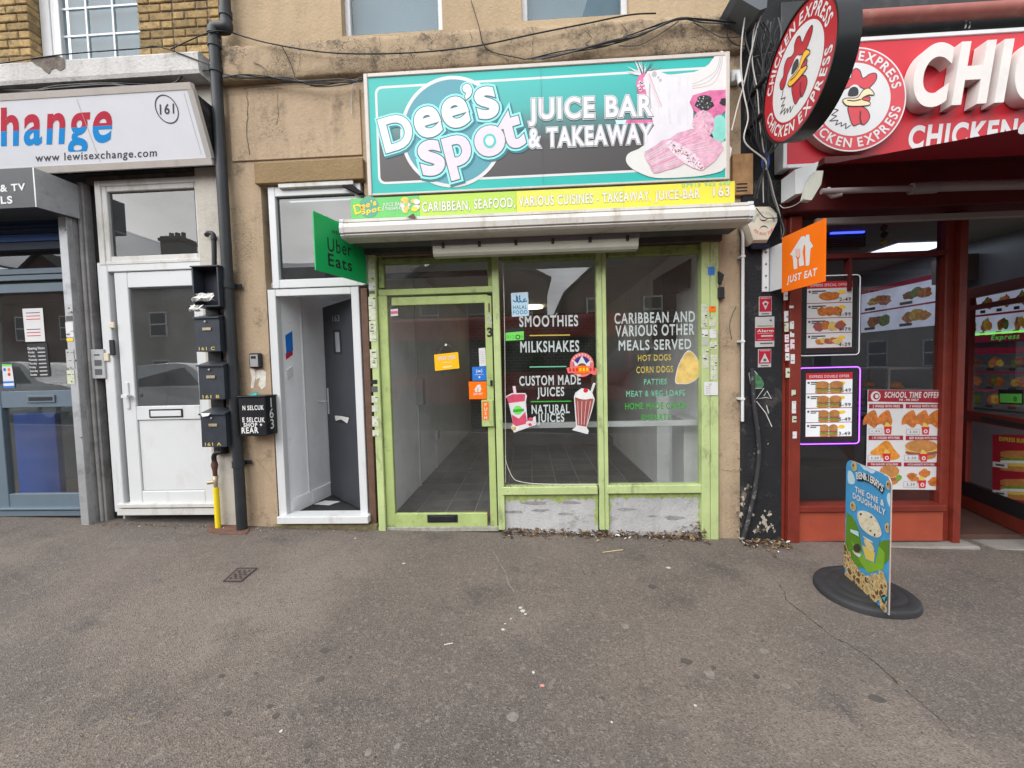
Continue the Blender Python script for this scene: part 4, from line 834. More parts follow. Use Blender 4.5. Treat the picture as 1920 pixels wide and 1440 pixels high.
# picture of food
zp = lambda X, Y: (1020+X*zs, 80+Y*zs)
def fp(pts, m_, l_, s_=0): pn.ppoly([zp(*p) for p in pts], m_, l_, 'picture', s_)
INKB = M('berry_sheen', (.05, .05, .06), .3, var=0); MIST2 = M('milk_shade_print', (.61, .60, .645), .4, var=.1, vs=6); MIST = M('milk_print', (.64, .63, .66), .4, var=.05, vs=8); BAN = M('banana_print', (.66, .63, .62), .4, var=.05, vs=10); MAG = M('magenta_print', (.58, .14, .30), .4, var=.35, vs=14); PLT = M('plate_print', (.63, .63, .61), .4, var=.03); PASTRY = M('pastry_print', (.62, .36, .46), .4, var=.3, vs=16); FILL = M('filling_print', (.70, .55, .62), .4, var=.4, vs=60); LEAFP = M('leaf_print', (.25, .42, .42), .4, var=.5, vs=20); LEAFD = M('dark_leaf_print', (.06, .12, .13), .4, var=.3)
fp([(735, 1060), (760, 1000), (850, 960), (1000, 900), (1635, 890), (1635, 1120), (1480, 1190), (1250, 1215), (1000, 1220), (850, 1170), (770, 1120)], PLT, 6, 3)
rr_ = random.Random(5)
for i in range(30):
    h = math.radians(rr_.uniform(10, 170)); ln = rr_.uniform(90, 190); bx_, by_ = 890+rr_.uniform(-25, 35), 300
    tx, ty = bx_+ln*math.cos(h), by_-ln*math.sin(h)*.85; ww = rr_.uniform(7, 13)
    ty = max(ty, 135)
    fp([(bx_-ww, by_), (bx_+ww, by_), ((bx_+tx)/2+ww*.8, (by_+ty)/2-10), (tx, ty)], rr_.choice((LEAFP, PAPER, LEAFD, PAPER)), 6.2+i*.03)
fp([(830, 360), (860, 300), (920, 290), (930, 470), (850, 470)], MAG, 7.3, 3)
fp([(890, 330), (930, 262), (1010, 255), (1100, 290), (1340, 310), (1340, 790), (1000, 810), (950, 600)], MIST, 7.6)
fp([(1090, 300), (1350, 270), (1480, 200), (1550, 105), (1635, 105), (1635, 420), (1520, 450), (1330, 480), (1330, 330)], BAN, 8, 2)
for k_ in range(3): pn.pstroke([zp(1580+k_*12, 130), zp(1540+k_*20, 260), zp(1430+k_*40, 340+k_*20), zp(1330, 380+k_*20)], .005, GREYP, 8.6, 'picture', 4)
fp([(1335, 480), (1635, 430), (1635, 610), (1500, 700), (1335, 610)], MAG, 8.3, 2)
for (a, b_, r_) in ((1440, 550, 80), (1615, 540, 38)): fp([(a+r_*(1+.18*math.sin(5*h))*math.cos(h), b_+r_*.9*math.sin(h)) for h in [i*.35 for i in range(18)]], INK, 9)
fp([(1430+100*math.cos(h), 740+125*math.sin(h)) for h in [i*.35 for i in range(18)]], PASTRY, 9.1); fp([(1575+72*math.cos(h), 780+125*math.sin(h)) for h in [i*.35 for i in range(18)]], M('sea_green_print', (.22, .60, .52), .4, var=.1), 8.9)
fp([(900, 1010), (1000, 930), (1120, 870), (1310, 1000), (1230, 1110), (1100, 1150), (990, 1180), (950, 1110)], PASTRY, 9.4, 2); fp([(1100, 890), (1330, 780), (1510, 860), (1612, 955), (1430, 1150), (1250, 1040)], PASTRY, 9.7, 2); fp([(1105, 890), (1190, 900), (1350, 1000), (1430, 1110), (1405, 1155), (1250, 1085), (1115, 950)], FILL, 10.2, 2)
fp([(980, 760), (1330, 760), (1330, 860), (1100, 880), (900, 990)], MIST, 9.2, 2); fp([(640, 700), (1000, 695), (1000, 730), (650, 738)], MAG, 5.2); fp([(640, 700), (740, 698), (730, 736), (650, 738)], SKYB, 5.6)
for (q0, q1, q2, q3, nl) in (((910, 1020), (1110, 890), (990, 1170), (1220, 1090), 11), ((1130, 900), (1340, 790), (1260, 1020), (1560, 990), 9)):
    for i in range(nl):
        t_ = (i+.5)/nl; a_ = (q0[0]*(1-t_)+q2[0]*t_, q0[1]*(1-t_)+q2[1]*t_); b9 = (q1[0]*(1-t_)+q3[0]*t_, q1[1]*(1-t_)+q3[1]*t_)
        pn.pstroke([zp(*a_), zp((a_[0]+b9[0])/2+rr_.uniform(-9, 9), (a_[1]+b9[1])/2+rr_.uniform(-9, 9)), zp(*b9)], rr_.uniform(.002, .005), rr_.choice((PALEP, PAPER, MAG)), 10.0, 'picture')
for i in range(90): pn.ell(pn.px(zp(1115+rr_.random()*300, 895+rr_.random()*40+i*2.2)) if False else pn.px(zp(1130+i*3.1+rr_.uniform(-20, 20), 915+i*2.2+rr_.uniform(-25, 40))), rr_.uniform(.003, .008), .005, rr_.choice((MAROON, PAPER, PALEP, DGREY)), 10.6, 'picture', n=6)
for i in range(40): h = rr_.random()*6.28; d9 = rr_.random()**.5*70; pn.ell(pn.px(zp(1440+d9*math.cos(h), 550+d9*math.sin(h))), .006, .006, rr_.choice((DGREY, GREYP, INKB)), 9.4, 'picture', n=8)
for i in range(50): h = rr_.random()*6.28; d9 = rr_.random()**.5; pn.ell(pn.px(zp(1430+d9*92*math.cos(h), 740+d9*115*math.sin(h))), .006, .006, rr_.choice((MAG, PALEP, PAPER)), 9.3, 'picture', n=6)
for X, Y0, Y1, w9, m9 in ((1035, 300, 780, .006, MIST2), (1130, 300, 760, .02, MIST2), (1215, 305, 760, .03, MIST2), (1290, 320, 770, .012, MIST2), (955, 330, 600, .012, GREYP)): pn.pstroke([zp(X, Y0), zp(X-8, (Y0+Y1)/2), zp(X+4, Y1)], w9, m9, 7.8, 'picture', 3)
pn.pstroke([zp(930, 290), zp(1010, 500), zp(1050, 590)], .02, PALEP, 7.9, 'picture'); pn.pstroke([zp(942, 285), zp(1022, 495), zp(1060, 580)], .006, GREYP, 7.95, 'picture')
for X, Y, r9 in ((990, 290, .02), (1045, 345, .012), (1025, 320, .008)): pn.ell(pn.px(zp(X, Y)), r9, r9*1.2, GREYP, 8.1, 'picture', n=10)
for i in range(9): pn.ell(pn.px(zp(875+rr_.uniform(-30, 30), 400+rr_.uniform(-50, 50))), .012, .012, rr_.choice((PALEP, PAPER, DGREY)), 7.5, 'picture', n=7)
pn.finish(sg)
for xx in (1016, ):
    X = pn.px((xx, 230))[0]; MB().box(X-.001, X+.001, YSG+.0005, YSG+.0012, z0+fw, z1-fw).build('panel_joint', DGREY, sg)
# yellow-green strip sign
YST = -.24; st = thing('strip_sign', 'yellow and green strip sign listing cuisines above the awning', 'sign', at(1017, 372, YST))
x0, x1, z0, z1 = rect(657, 356, 1378, 394, YST); z0 -= .06
xg = at(786, 385, YST).x; xm1, xm2 = at(968, 372, YST).x, at(1170, 360, YST).x
YG = M('lime_board', (.38, .56, .08), .4, var=.05, vs=2); YY = M('lemon_board', (.60, .61, .085), .4, var=.05, vs=2); YYY = M('yellow_board', (.72, .63, .06), .4, var=.04, vs=2); GRNB = M('green_board', (.12, .48, .12), .4, var=.1, vs=3)
for a, b_, m_ in ((x0, xg, GRNB), (xg, xm1, YG), (xm1, xm2, YY), (xm2, x1, YYY)): MB().box(a+.0008, b_-.0008, YST, YST+.02, z0, z1, 0, .001).build('board', m_, st)
pn = Panel((0, YST-.0005, 0), (1, 0, 0), (0, 0, 1)); SIL = M('silver_letter', (.66, .66, .62), .4, var=.1, vs=20); SIH = M('letter_drop', (.22, .24, .15), .5, var=0)
for body, a, b_, tp in (('CARIBBEAN,', (792, 397), (882, 393), 380), ('SEAFOOD,', (889, 391.5), (966, 388), 374.5), ('VARIOUS CUISINES - TAKEAWAY,', (973, 387), (1220, 375.5), 370), ('JUICE-BAR', (1228, 375), (1312, 371), 359), ('163', (1337, 368.5), (1368, 367), 352)): pn.ptext(body, a, b_, tp, SIL, l=3, off=.02, halo=((.035, SIH),))
pn.ptext('07915 923 630', (1278, 351), (1369, 346), 344, M('faded_green_letter', (.25, .52, .30), .5, var=.2), l=2, off=.02)
c_ = pn.px((692, 388)); pn.ell(c_, .085, .09, M('dark_green_disc', (.10, .33, .22), .5), 1); pn.char('D', pn.px((672, 392)), .08, .2, [(2, .02, 0, YEL)])
pn.ptext("ee's", (677, 392), (706, 384), 382, YEL, l=2, off=.03); pn.ptext('Spot', (678, 402), (714, 395), 393, YEL, l=2, off=.03); pn.ptext('JUICE BAR', (718, 387), (755, 385), 381, PAPER, l=2, off=.02); pn.ptext('& TAKEAWAY', (717, 395), (755, 393), 389, PAPER, l=2, off=.02)
for i in range(14): pn.ell(pn.px((758+rr_.random()*24, 374+rr_.random()*22)), .018+rr_.random()*.02, .02, rr_.choice((PATY, ORANGE, CREAMP, YEL, PALEP, LIME)), 2+i*.1)
pn.finish(st)
vb = thing('vent_board', 'raw plywood board with slots right of the fascia sign', 'board', at(1394, 330, -.03)); x0, x1, z0, z1 = rect(1374, 288, 1412.5, 365, -.04)
MB().box(x0, x1, -.04, .0, z0, z1, 0, .003).build('panel', M('rusty_plywood', (.36, .21, .10), .8, var=.3, vs=9, dirt=.5, dcol=(.2, .09, .03), ds=8, dth=.52, streak=.3), vb)
for yy in (345, 352, 358): Z = at(1390, yy, -.04).z; MB().box(x0+.03, x1-.05, -.0415, -.038, Z-.006, Z+.006).build('slot', INK, vb)
# ================================================================== open doorway to the flats
dw = thing('open_doorway', 'white framed doorway with fanlight and dark door standing open', 'doorway', (XD0, 0, .15))
ZH = at(600, 970, 0).z
MB().ring(506, 346, 679.5, 538, 519, 365, 668, 522, -.005, .07).build('fanlight_frame', UPVC, dw)
pane(519, 365, 668, 522, .03, 'fanlight_pane', GLT, dw)
x0, x1, z0, z1 = rect(512, 540, 681, 968, 0); a0, a1, c0, c1 = rect(527, 553, 667, 966, 0)
MB().box(x0, a0, 0, .07, z0, z1, 0, .004).box(a1, x1, 0, .07, z0, z1, 0, .004).box(a0, a1, .001, .07, c1, z1, 0, .004).build('door_frame', UPVC, dw)
MB().pbox(519, 969, 690, 982.5, -.06, .1, 0, .004).build('sill', UPVC, dw)
MB().pbox(521, 341, 662, 349, -.04, .0, 0, .003).build('drip_rail', UPVC_DIRTY, dw)
MB().prism([at(645, 352, -.02), at(667, 352, -.02), at(685, 366, -.02), at(675, 367, -.02)], (0, -.05, 0)).build('flashing', DARK, dw)
MB().box(XD0-.05, XS0, -.02, .1, -.05, at(600, 982, 0).z, 0, .01).build('step_base', GRASSY, dw)
MB().pbox(685, 540, 697, 992, .0, .06, 0, .003).build('timber_trim', WOODB, dw)
# hall
zc_ = at(590, 540, 0).z+.03
B = hz(585, 945, ZH); Cc = hz(623, 926, ZH); A_ = Vector((a0-.012, .071, 0))
for nm, p, q_ in (('hall_wall', A_, B), ('hall_wall', B, Cc+(Cc-B)*1.5)):
    dv = (q_-p).normalized(); nn = Vector((-dv.y, dv.x, 0))*.04
    MB().prism([(p.x, p.y, ZH-.02), (q_.x, q_.y, ZH-.02), (q_.x-nn.x*-1, q_.y+nn.y, ZH-.02), (p.x+nn.x, p.y+nn.y, ZH-.02)], (0, 0, zc_-ZH+.02)).build(nm, WALLH, None, 'structure')
    MB().prism([(p.x, p.y, ZH), (q_.x, q_.y, ZH), (q_.x-nn.x*.35, q_.y-nn.y*.35, ZH), (p.x-nn.x*.35, p.y-nn.y*.35, ZH)], (0, 0, .14)).build('skirting_board', WALLW, None, 'structure')
MB().tube([(B.x-.005, B.y-.03, ZH+.02), (B.x-.005, B.y-.03, zc_)], .012, 0, 8).build('hall_conduit', WHITE, None, 'structure')
MB().box(a0-.3, XS0+.0, .05, 2.6, ZH-.06, ZH, 0).build('hall_floor', M('dark_mat', (.03, .03, .032), .9, var=.3, vs=30, bump=.5), None, 'structure')
MB().box(a0-.3, XS0-.005, .08, 2.6, zc_, zc_+.05).build('hall_ceiling', WALLH, None, 'structure')
MB().box(a1+.05, XS0-.005, .075, 2.6, ZH, zc_).build('hall_right_wall', WALLH, None, 'structure')
MB().box(a0-.3, XS0-.005, 2.6, 2.65, ZH, zc_).build('hall_end_wall', WALLH, None, 'structure')
MB().box(a0-.1, XS0-.01, .3, .34, zc_+.06, at(590, 350, 0).z).build('fanlight_backing', M('dim_grey', (.2, .2, .2), .9), None, 'structure')
# the dark leaf
H0 = Vector((a1-.02, .09, 0)); H1 = hz(621, 928, ZH+.02); H1.z = 0; dv = (H1-H0).normalized(); nv = Vector((dv.y, -dv.x, 0))
if nv.y > 0: nv = -nv
zt_ = c1-.02; zb_ = ZH+.03
lv = MB().prism([H0+Vector((0, 0, zb_)), H1+Vector((0, 0, zb_)), H1-nv*.044+Vector((0, 0, zb_)), H0-nv*.044+Vector((0, 0, zb_))], (0, 0, zt_-zb_)).build('door_leaf', ANTHR, dw)
pn = Panel(Vector((H1.x, H1.y, 0)), -dv, (0, 0, 1)); W_ = (H1-H0).length
if pn.n.y > 0: pn = Panel(Vector((H0.x, H0.y, 0)), dv, (0, 0, 1))
def lp(p): return pn.px(p)
DPAN = M('leaf_panel_grey', (.22, .24, .26), .3)
pn.ppoly([(624, 618), (639, 618), (642, 664), (626, 664)], INK, 2, 'vision_panel'); pn.ppoly([(628, 623), (636, 623), (638.5, 660), (630.5, 660)], DPAN, 3, 'vision_panel')
pn.ptext('163', (624, 603), (637, 602), 592, M('brushed_number', (.45, .45, .46), .35, metal=.6), l=3, off=.01)
pn.ppoly([(627, 778), (656, 781), (654, 795), (629, 791)], INK, 2, 'letter_plate'); pn.ppoly([(628, 779), (640, 780), (655, 783), (652, 794), (640, 786), (630, 789)], M('torn_paper', (.5, .5, .48), .7, var=.15), 3.5, 'letter_plate')
pn.finish(lv)
hp = pn.px((616, 752)); P0 = pn.P(hp[0], hp[1], 0); MB().tube([P0+Vector((0, 0, .14)), P0-Vector((0, 0, .14))], .012, 0, 8).tube([P0+pn.n*.01, P0+pn.n*.05, P0+pn.n*.05-dv*.1 if False else P0+pn.n*.05+Vector((-.06, 0, 0))], .008, 0, 8).build('handle', STEEL, lv)
# things in the hall
sw = MB().box(0, .008, 0, .085, 0, .085, 0, .003)
def onwall(px, py, w_, h_, nm, lb, cat, mats, dep=.012):
    dvv = (B-A_).normalized(); d = ray(px, py); nn = Vector((dvv.y, -dvv.x, 0)); t_ = (A_-CAM).dot(nn)/d.dot(nn); P = CAM+d*t_
    if nn.dot(CAM-P) < 0: nn = -nn
    u = dvv; m = MB().prism([P-u*w_/2-Vector((0, 0, h_/2)), P+u*w_/2-Vector((0, 0, h_/2)), P+u*w_/2+Vector((0, 0, h_/2)), P-u*w_/2+Vector((0, 0, h_/2))], nn*dep)
    tag(m.build(nm, mats), lb, cat)
onwall(542, 643, .10, .19, 'notice', 'blue and white safety notice on the hall wall', 'notice', BLUEP, .004); onwall(542, 664, .10, .06, 'notice', 'small red notice below the blue notice on the hall wall', 'notice', REDP, .004)
onwall(542, 700, .085, .1, 'light_switch', 'white light switch on the hall wall', 'switch', WHITE)
pm = hz(614, 943, ZH+.004); tag(MB().prism([pm+Vector((-.12, -.04, 0)), pm+Vector((.06, -.07, 0)), pm+Vector((.12, .03, 0)), pm+Vector((-.06, .06, 0))], (0, 0, .006)).build('leaflet', PAPER), 'paper leaflets lying on the dark hall mat', 'leaflet')
# key safe, small camera etc on the tan pier
ks = thing('key_safe', 'small black and grey key safe on the tan pier', 'key safe', at(477, 690, -.05)); MB().pbox(466, 662, 487, 690, -.045, 0, 0, .01).build('body', BLACKP, ks); MB().pbox(468, 665, 483, 688, -.055, -.045, 0, .006).build('face', M('zinc_face', (.4, .4, .4), .35, metal=.6), ks); MB().pbox(470, 667.5, 479, 672.5, -.058, -.055, 0, .002).build('window', INK, ks)
pn = fpanel(485, 710, -.001); PEELW = M('peeled_white_paint', (.66, .63, .56), .8, var=.15, vs=25)
for pts in ([(469, 692), (478, 693), (480, 705), (475, 728), (470, 728), (472, 710)], [(481, 695), (492, 693), (499, 698), (498, 724), (491, 730), (484, 722), (488, 708), (480, 712)]): pn.ppoly(pts, PEELW, 1, 'peeled_paint')
pn.finish(hb)
# ================================================================== drainpipes
dp = thing('drainpipe', 'dark grey drainpipe running down between brick and tan houses', 'pipe', gnd(449, 985))
YP = -.08
pts = [at(404, 62, YP), at(403, 75, YP), at(411, 200, YP), at(420, 400, YP), at(432, 650, YP), at(444, 860, YP), at(452, 985, YP)]
xpp = [p.x for p in pts]; xa = sum(xpp)/len(xpp); r0 = .045
lo = MB().tube([(xa, YP, pts[0].z+.02), (xa, YP, gz(xa)+.005)], r0, 0, 14).build('downpipe', PIPE, dp)
up = at(421, 20, YP+.02); MB().tube([(up.x, YP+.03, ZTOP), (up.x, YP+.03, pts[0].z+.14), (up.x, YP+.03, pts[0].z+.1)], .045, 0, 14).build('upper_pipe', PIPE, dp)
MB().tube(sm([(up.x, YP+.03, pts[0].z+.11), (up.x-.002, YP+.025, pts[0].z+.06), (xa+.01, YP+.005, pts[0].z+.04), (xa, YP, pts[0].z-.02)], 4, False), .052, 0, 14).build('swan_neck', PIPE, dp)
for py in (82, 130, 535, 870):
    z = at(420, py, YP).z; MB().tube([(xa, YP, z+.03), (xa, YP, z-.03)], .053, 0, 14).box(xa-.085, xa+.085, YP+.05, YP+.062, z-.018, z+.018).build('pipe_bracket', PIPE, dp)
z = at(421, 20, YP).z; MB().tube([(up.x, YP+.03, z+.03), (up.x, YP+.03, z-.03)], .052, 0, 14).build('pipe_bracket', PIPE, dp)
gp = thing('gas_pipe', 'bright yellow sleeved gas pipe with rusty valve below the mailboxes', 'pipe', gnd(408, 988))
YG_ = -.06; YPL = M('yellow_sleeve', (.80, .62, .02), .4, var=.06, dirt=.3, dcol=(.3, .22, .05), ds=12); RUST = M('rusty_iron', (.10, .045, .035), .8, var=.4, vs=25, bump=.4); BRASS = M('dull_brass', (.40, .33, .22), .45, metal=.5, var=.2, vs=25)
gx = at(407, 950, YG_).x
def gp_(px, py): return at(px, py, YG_)
z1_ = gp_(405, 914).z; MB().tube([(gx, YG_, gz(gx)-.01), (gx, YG_, z1_)], .024, 0, 12).build('sleeve', YPL, gp)
zz_ = [gp_(404, y_).z for y_ in (905, 893, 882, 872, 864, 855)]
MB().tube([(gx, YG_, z1_), (gx, YG_, zz_[0]), (gx, YG_, zz_[1]+.005), (gx, YG_, zz_[1])], .02, 0, 12, rr=[.016, .02, .026, .02]).tube([(gx, YG_, zz_[0]+.01), (gx-.06, YG_-.02, zz_[0]+.005)], .018, 0, 10).build('valve', BRASS, gp)
MB().tube([(gx, YG_, zz_[1]), (gx, YG_, zz_[2]), (gx, YG_, zz_[3]), (gx, YG_, zz_[4])], .02, 0, 12, rr=[.018, .02, .03, .02]).build('union', RUST, gp)
MB().tube(sm([(gx, YG_, zz_[4]), (gx, YG_, zz_[5]), (gx+.03, YG_, zz_[5]+.03), (gx+.08, YG_, zz_[5]+.035), (gx+.09, YG_, zz_[5]+.07), (gx+.09, YG_, zz_[5]+.2)], 4, False), .021, 0, 12).build('elbow', BLACKM, gp)
gp2 = thing('vent_pipe', 'short dark curved pipe rising above the open mailbox', 'pipe', at(402, 496, -.05)); p = [at(387, 441, -.03), at(391, 437, -.05), at(398, 438, -.06), at(401, 448, -.06), at(402, 500, -.06)]
MB().tube(sm(p, 4, False), .02, 0, 10).build('pipe', PIPE, gp2); MB().tube([at(401, 444, -.06), at(401.3, 450, -.06)], .025, 0, 10).build('coupling', PIPE, gp2)
# ================================================================== mailboxes
GOLD = M('gold_tape', (.55, .42, .12), .4, var=.1)
def mailbox(xl, yt, xr, yb, txt, label):
    t = thing('mailbox', label, 'mailbox', at((xl+xr)/2, yb, -.1), 'dark mailboxes beside the white door'); YF = -.17
    x0, x1, z0, z1 = rect(xl, yt, xr, yb, YF)
    MB().prism([(x0, YF, z0), (x0, YF+.004, z1-.02), (x0, -.03, z1+.015), (x0, -.03, z0)], (x1-x0, 0, 0)).build('body', LETTERBOX, t)
    MB().prism([(x0-.008, YF-.012, z1-.024), (x0-.008, YF-.012, z1-.012), (x0-.008, -.03, z1+.03), (x0-.008, -.03, z1+.018)], (x1-x0+.016, 0, 0)).build('lid', LETTERBOX, t)
    xm_ = (x0+x1)/2; h = z1-z0
    MB().tube([(xm_-.01, YF, z1-.16*h), (xm_-.01, YF-.008, z1-.16*h)], .009, 0, 10).build('lock', STEEL, t)
    MB().box(xm_-.04, xm_+.04, YF-.006, YF, z1-.41*h, z1-.33*h, 0, .002).build('name_plate', BRASS, t)
    pn = Panel((0, YF-.001, 0), (1, 0, 0), (0, 0, 1)); pn.text(txt, (x0+.03, z0+.012), (x1-.05, z0+.012), .028, GOLD, l=1, off=.015); pn.finish(t); return t
mailbox(365.5, 592, 411.5, 659, '161 C', 'dark mailbox marked 161 C below the open one')
mailbox(372.5, 682, 420, 749, '161 B', 'dark mailbox marked 161 B, second from the bottom')
mb_a = mailbox(377, 773, 423.5, 838, '161 A', 'lowest dark mailbox marked 161 A above the gas pipe')
tag(MB().prism([at(376, 775, -.185), at(395, 775, -.185), at(391, 780, -.19), at(380, 782, -.19)], (0, -.004, .002)).build('letter', PAPER), 'white letter sticking out of the lowest mailbox', 'letter')
t = thing('mailbox', 'open topmost mailbox with its front missing and papers inside', 'mailbox', at(388, 570, -.1), 'dark mailboxes beside the white door')
x0, x1, z0, z1 = rect(361, 500, 410, 575, -.17); k_ = .012
MB().box(x0, x0+k_, -.17, -.03, z0, z1).box(x1-k_, x1, -.17, -.03, z0, z1).box(x0+k_, x1-k_, -.169, -.03, z0, z0+k_).box(x0+k_, x1-k_, -.05, -.03, z0+k_, z1).build('body', LETTERBOX, t); MB().prism([(x0-.008, -.18, z1), (x0-.008, -.18, z1+.01), (x0-.008, -.03, z1+.02), (x0-.008, -.03, z1)], (x1-x0+.016, 0, 0)).build('lid', LETTERBOX, t)
CRM = M('crumpled_paper', (.62, .61, .58), .7, var=.12); r = random.Random(4)
def wad(px, py, y, sx, sz, nm, lb):
    c = at(px, py, y); m = MB(); n = 9
    vs = [(c.x+sx*(i/(n-1)-.5), c.y+r.uniform(-.02, .02)-(.03 if j == 1 else 0), c.z+sz*(j/3-.5)+r.uniform(-.006, .006)) for j in range(4) for i in range(n)]
    m.add(vs, [(j*n+i, j*n+i+1, (j+1)*n+i+1, (j+1)*n+i) for j in range(3) for i in range(n-1)]); tag(m.build(nm, CRM), lb, 'paper')
wad(382, 557, -.16, .20, .07, 'crumpled_paper', 'crumpled white papers in the open mailbox'); wad(369, 578, -.18, .11, .06, 'crumpled_paper', 'white plastic scrap hanging below the open mailbox')
MB().box(at(392, 700, -.03).x, at(416, 700, -.03).x, -.03, -.001, at(404, 850, 0).z, at(404, 500, 0).z).build('mounting_board', BLACKM, ba)
t = thing('mailbox', 'black mailbox 163 with white handwriting beside the open doorway', 'mailbox', at(475, 818, -.1)); x0, x1, z0, z1 = rect(448, 745, 498, 818, -.16)
MB().box(x0, x1, -.16, 0, z0, z1, 0, .006).build('body', M('gloss_black', (.014, .015, .018), .3, var=.2), t); MB().box(x0-.008, x1+.008, -.168, 0, z1+.001, z1+.014, 0, .004).build('lid', BLACKM, t)
pn = Panel((0, -.161, 0), (1, 0, 0), (0, 0, 1)); HW = M('hand_paint', (.68, .68, .67), .6, var=.1)
for s_, a, b_, tp in (('N SELCUK', (455, 769), (495, 768), 761), ('E SELCUK', (455, 791.5), (497, 791.5), 783), ('SHOP +', (457, 800.5), (492, 800), 793.5), ('REAR', (453.5, 812.5), (485, 811.5), 802)): pn.ptext(s_, a, b_, tp, HW, l=1, off=.025)
pn.finish(t)
pn = Panel((x1+.001, -.16, z0), (0, 1, 0), (0, 0, 1))
for i, ch in enumerate('163'): pn.ctext(ch, (.08, (z1-z0)*(.84-i*.28)), .085, HW, l=1, off=.01)
pn.finish(t)
tag(MB().prism([at(465, 742, -.1), at(481, 735, -.06), at(486, 738, -.05), at(480, 742, -.1)], (0, -.004, .004)).build('flyer', M('teal_flyer', (.05, .3, .3), .5)), 'folded teal flyer lying on top of mailbox 163', 'flyer')
# ================================================================== white door 161
d1 = thing('white_door', 'white plastic front door with glass pane and fanlight beside the mailboxes', 'door', at(310, 960, .02)); YD = .02
MB().ring(192.5-12, 334, 390-15, 494, 203-11, 345, 367.5+4, 487, YD-.01, YD+.06, 0, .005).build('fanlight_frame', UPVC_DIRTY, d1)
x0, x1, z0, z1 = rect(197, 337, 388, 966, YD)
MB().ring(178+7, 340, 374+0, 492, 203, 355.5, 367.5, 478, YD, YD+.05, 0, .006).build('fanlight_sash', UPVC_DIRTY, d1)
pane(203, 355, 367.5, 478, YD+.03, 'fanlight_pane', GLT, d1)
xl0, xr0 = at(197, 650, YD).x, at(397, 650, YD).x; zd1 = at(290, 507, YD).z; zd0 = at(310, 944, YD).z
xa_, xb_ = at(212, 650, YD).x, at(386, 650, YD).x
MB().box(xl0-.02, xa_, YD-.005, YD+.06, zd0-.08, at(280, 489, YD).z, 0, .006).box(xb_, xr0, YD-.005, YD+.06, zd0-.08, at(280, 489, YD).z, 0, .006).box(xa_, xb_, YD-.004, YD+.06, zd1-.0, at(280, 489, YD).z, 0, .006).build('door_frame', UPVC, d1)
xL, xR = at(221, 650, YD).x, at(384, 650, YD).x; gL, gR = at(245.5, 650, YD).x, at(366, 650, YD).x
zg1, zg0 = at(300, 537, YD).z, at(313, 761, YD).z; zp1, zp0 = at(320, 787, YD).z, at(325, 921, YD).z
lf_ = MB().box(xL, gL, YD+.008, YD+.055, zd0, zd1-.005, 0, .005).box(gR, xR, YD+.008, YD+.055, zd0, zd1-.005, 0, .005).box(gL, gR, YD+.009, YD+.055, zg1, zd1-.005, 0, .005).box(gL, gR, YD+.009, YD+.055, zp1, zg0, 0, .005).box(gL, gR, YD+.009, YD+.055, zd0, zp0, 0, .005).build('door_leaf', UPVC, d1)
MB().box(gL+.004, gR-.004, YD+.022, YD+.05, zp0+.004, zp1-.004, 0, .003).build('panel', WHITE, lf_)
for a, b_, c_, e_ in ((gL, gR, zg0, zg1), (gL, gR, zp0, zp1)):   # glazing beads
    MB().prism([(a, YD+.010, c_), (a+.02, YD+.024, c_+.02), (a+.02, YD+.024, e_-.02), (a, YD+.010, e_)], (-.001, 0, 0)).build('bead', WHITE, lf_) if False else None
quad([(gL, YD+.03, zg0), (gR, YD+.03, zg0), (gR, YD+.03, zg1), (gL, YD+.03, zg1)]).build('door_pane', GLU, lf_)
MB().pbox(279, 767, 342, 783, YD+.002, YD+.012, 0, .003).build('letter_surround', BLACKM, lf_); MB().pbox(282, 770, 339, 780.5, YD-.004, YD+.002, 0, .003).build('letter_flap', WHITE, lf_)
MB().pbox(235, 717, 241, 767, YD-.004, YD+.01, 0, .004).pbox(226, 740, 238, 747, YD-.05, YD-.035, 0, .004).pbox(235, 741, 239.5, 746, YD-.04, YD, 0, .003).build('handle', WHITE, lf_)
MB().pbox(204, 637, 213.5, 666, YD-.025, YD-.005, 0, .008).build('doorbell_camera', BLACKP, d1)
MB().pbox(204, 604, 213, 615, YD-.02, YD-.005, 0, .004).pbox(193, 662, 203, 677, YD-.02, YD-.005, 0, .004).build('bell_push', M('aged_cream', (.62, .55, .40), .5), d1)
MB().pbox(218, 945, 402, 952, YD-.03, YD+.06, 0, .003).pbox(219, 954, 402, 966, YD-.02, YD+.06, 0, .003).build('threshold', UPVC_DIRTY, d1)
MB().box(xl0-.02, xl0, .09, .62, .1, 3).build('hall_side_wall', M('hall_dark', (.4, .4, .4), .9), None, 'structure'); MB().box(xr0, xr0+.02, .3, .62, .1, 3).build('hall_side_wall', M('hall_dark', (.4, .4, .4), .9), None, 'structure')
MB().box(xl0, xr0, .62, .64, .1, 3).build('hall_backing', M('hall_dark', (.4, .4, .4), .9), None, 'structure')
MB().box(xl0-.1, XB1, YD+.02, .3, at(280, 336, YD).z, at(280, 318, YD).z, 0).build('lintel', M('rotten_timber', (.12, .10, .085), .9, var=.4, vs=9, bump=.4), ba)
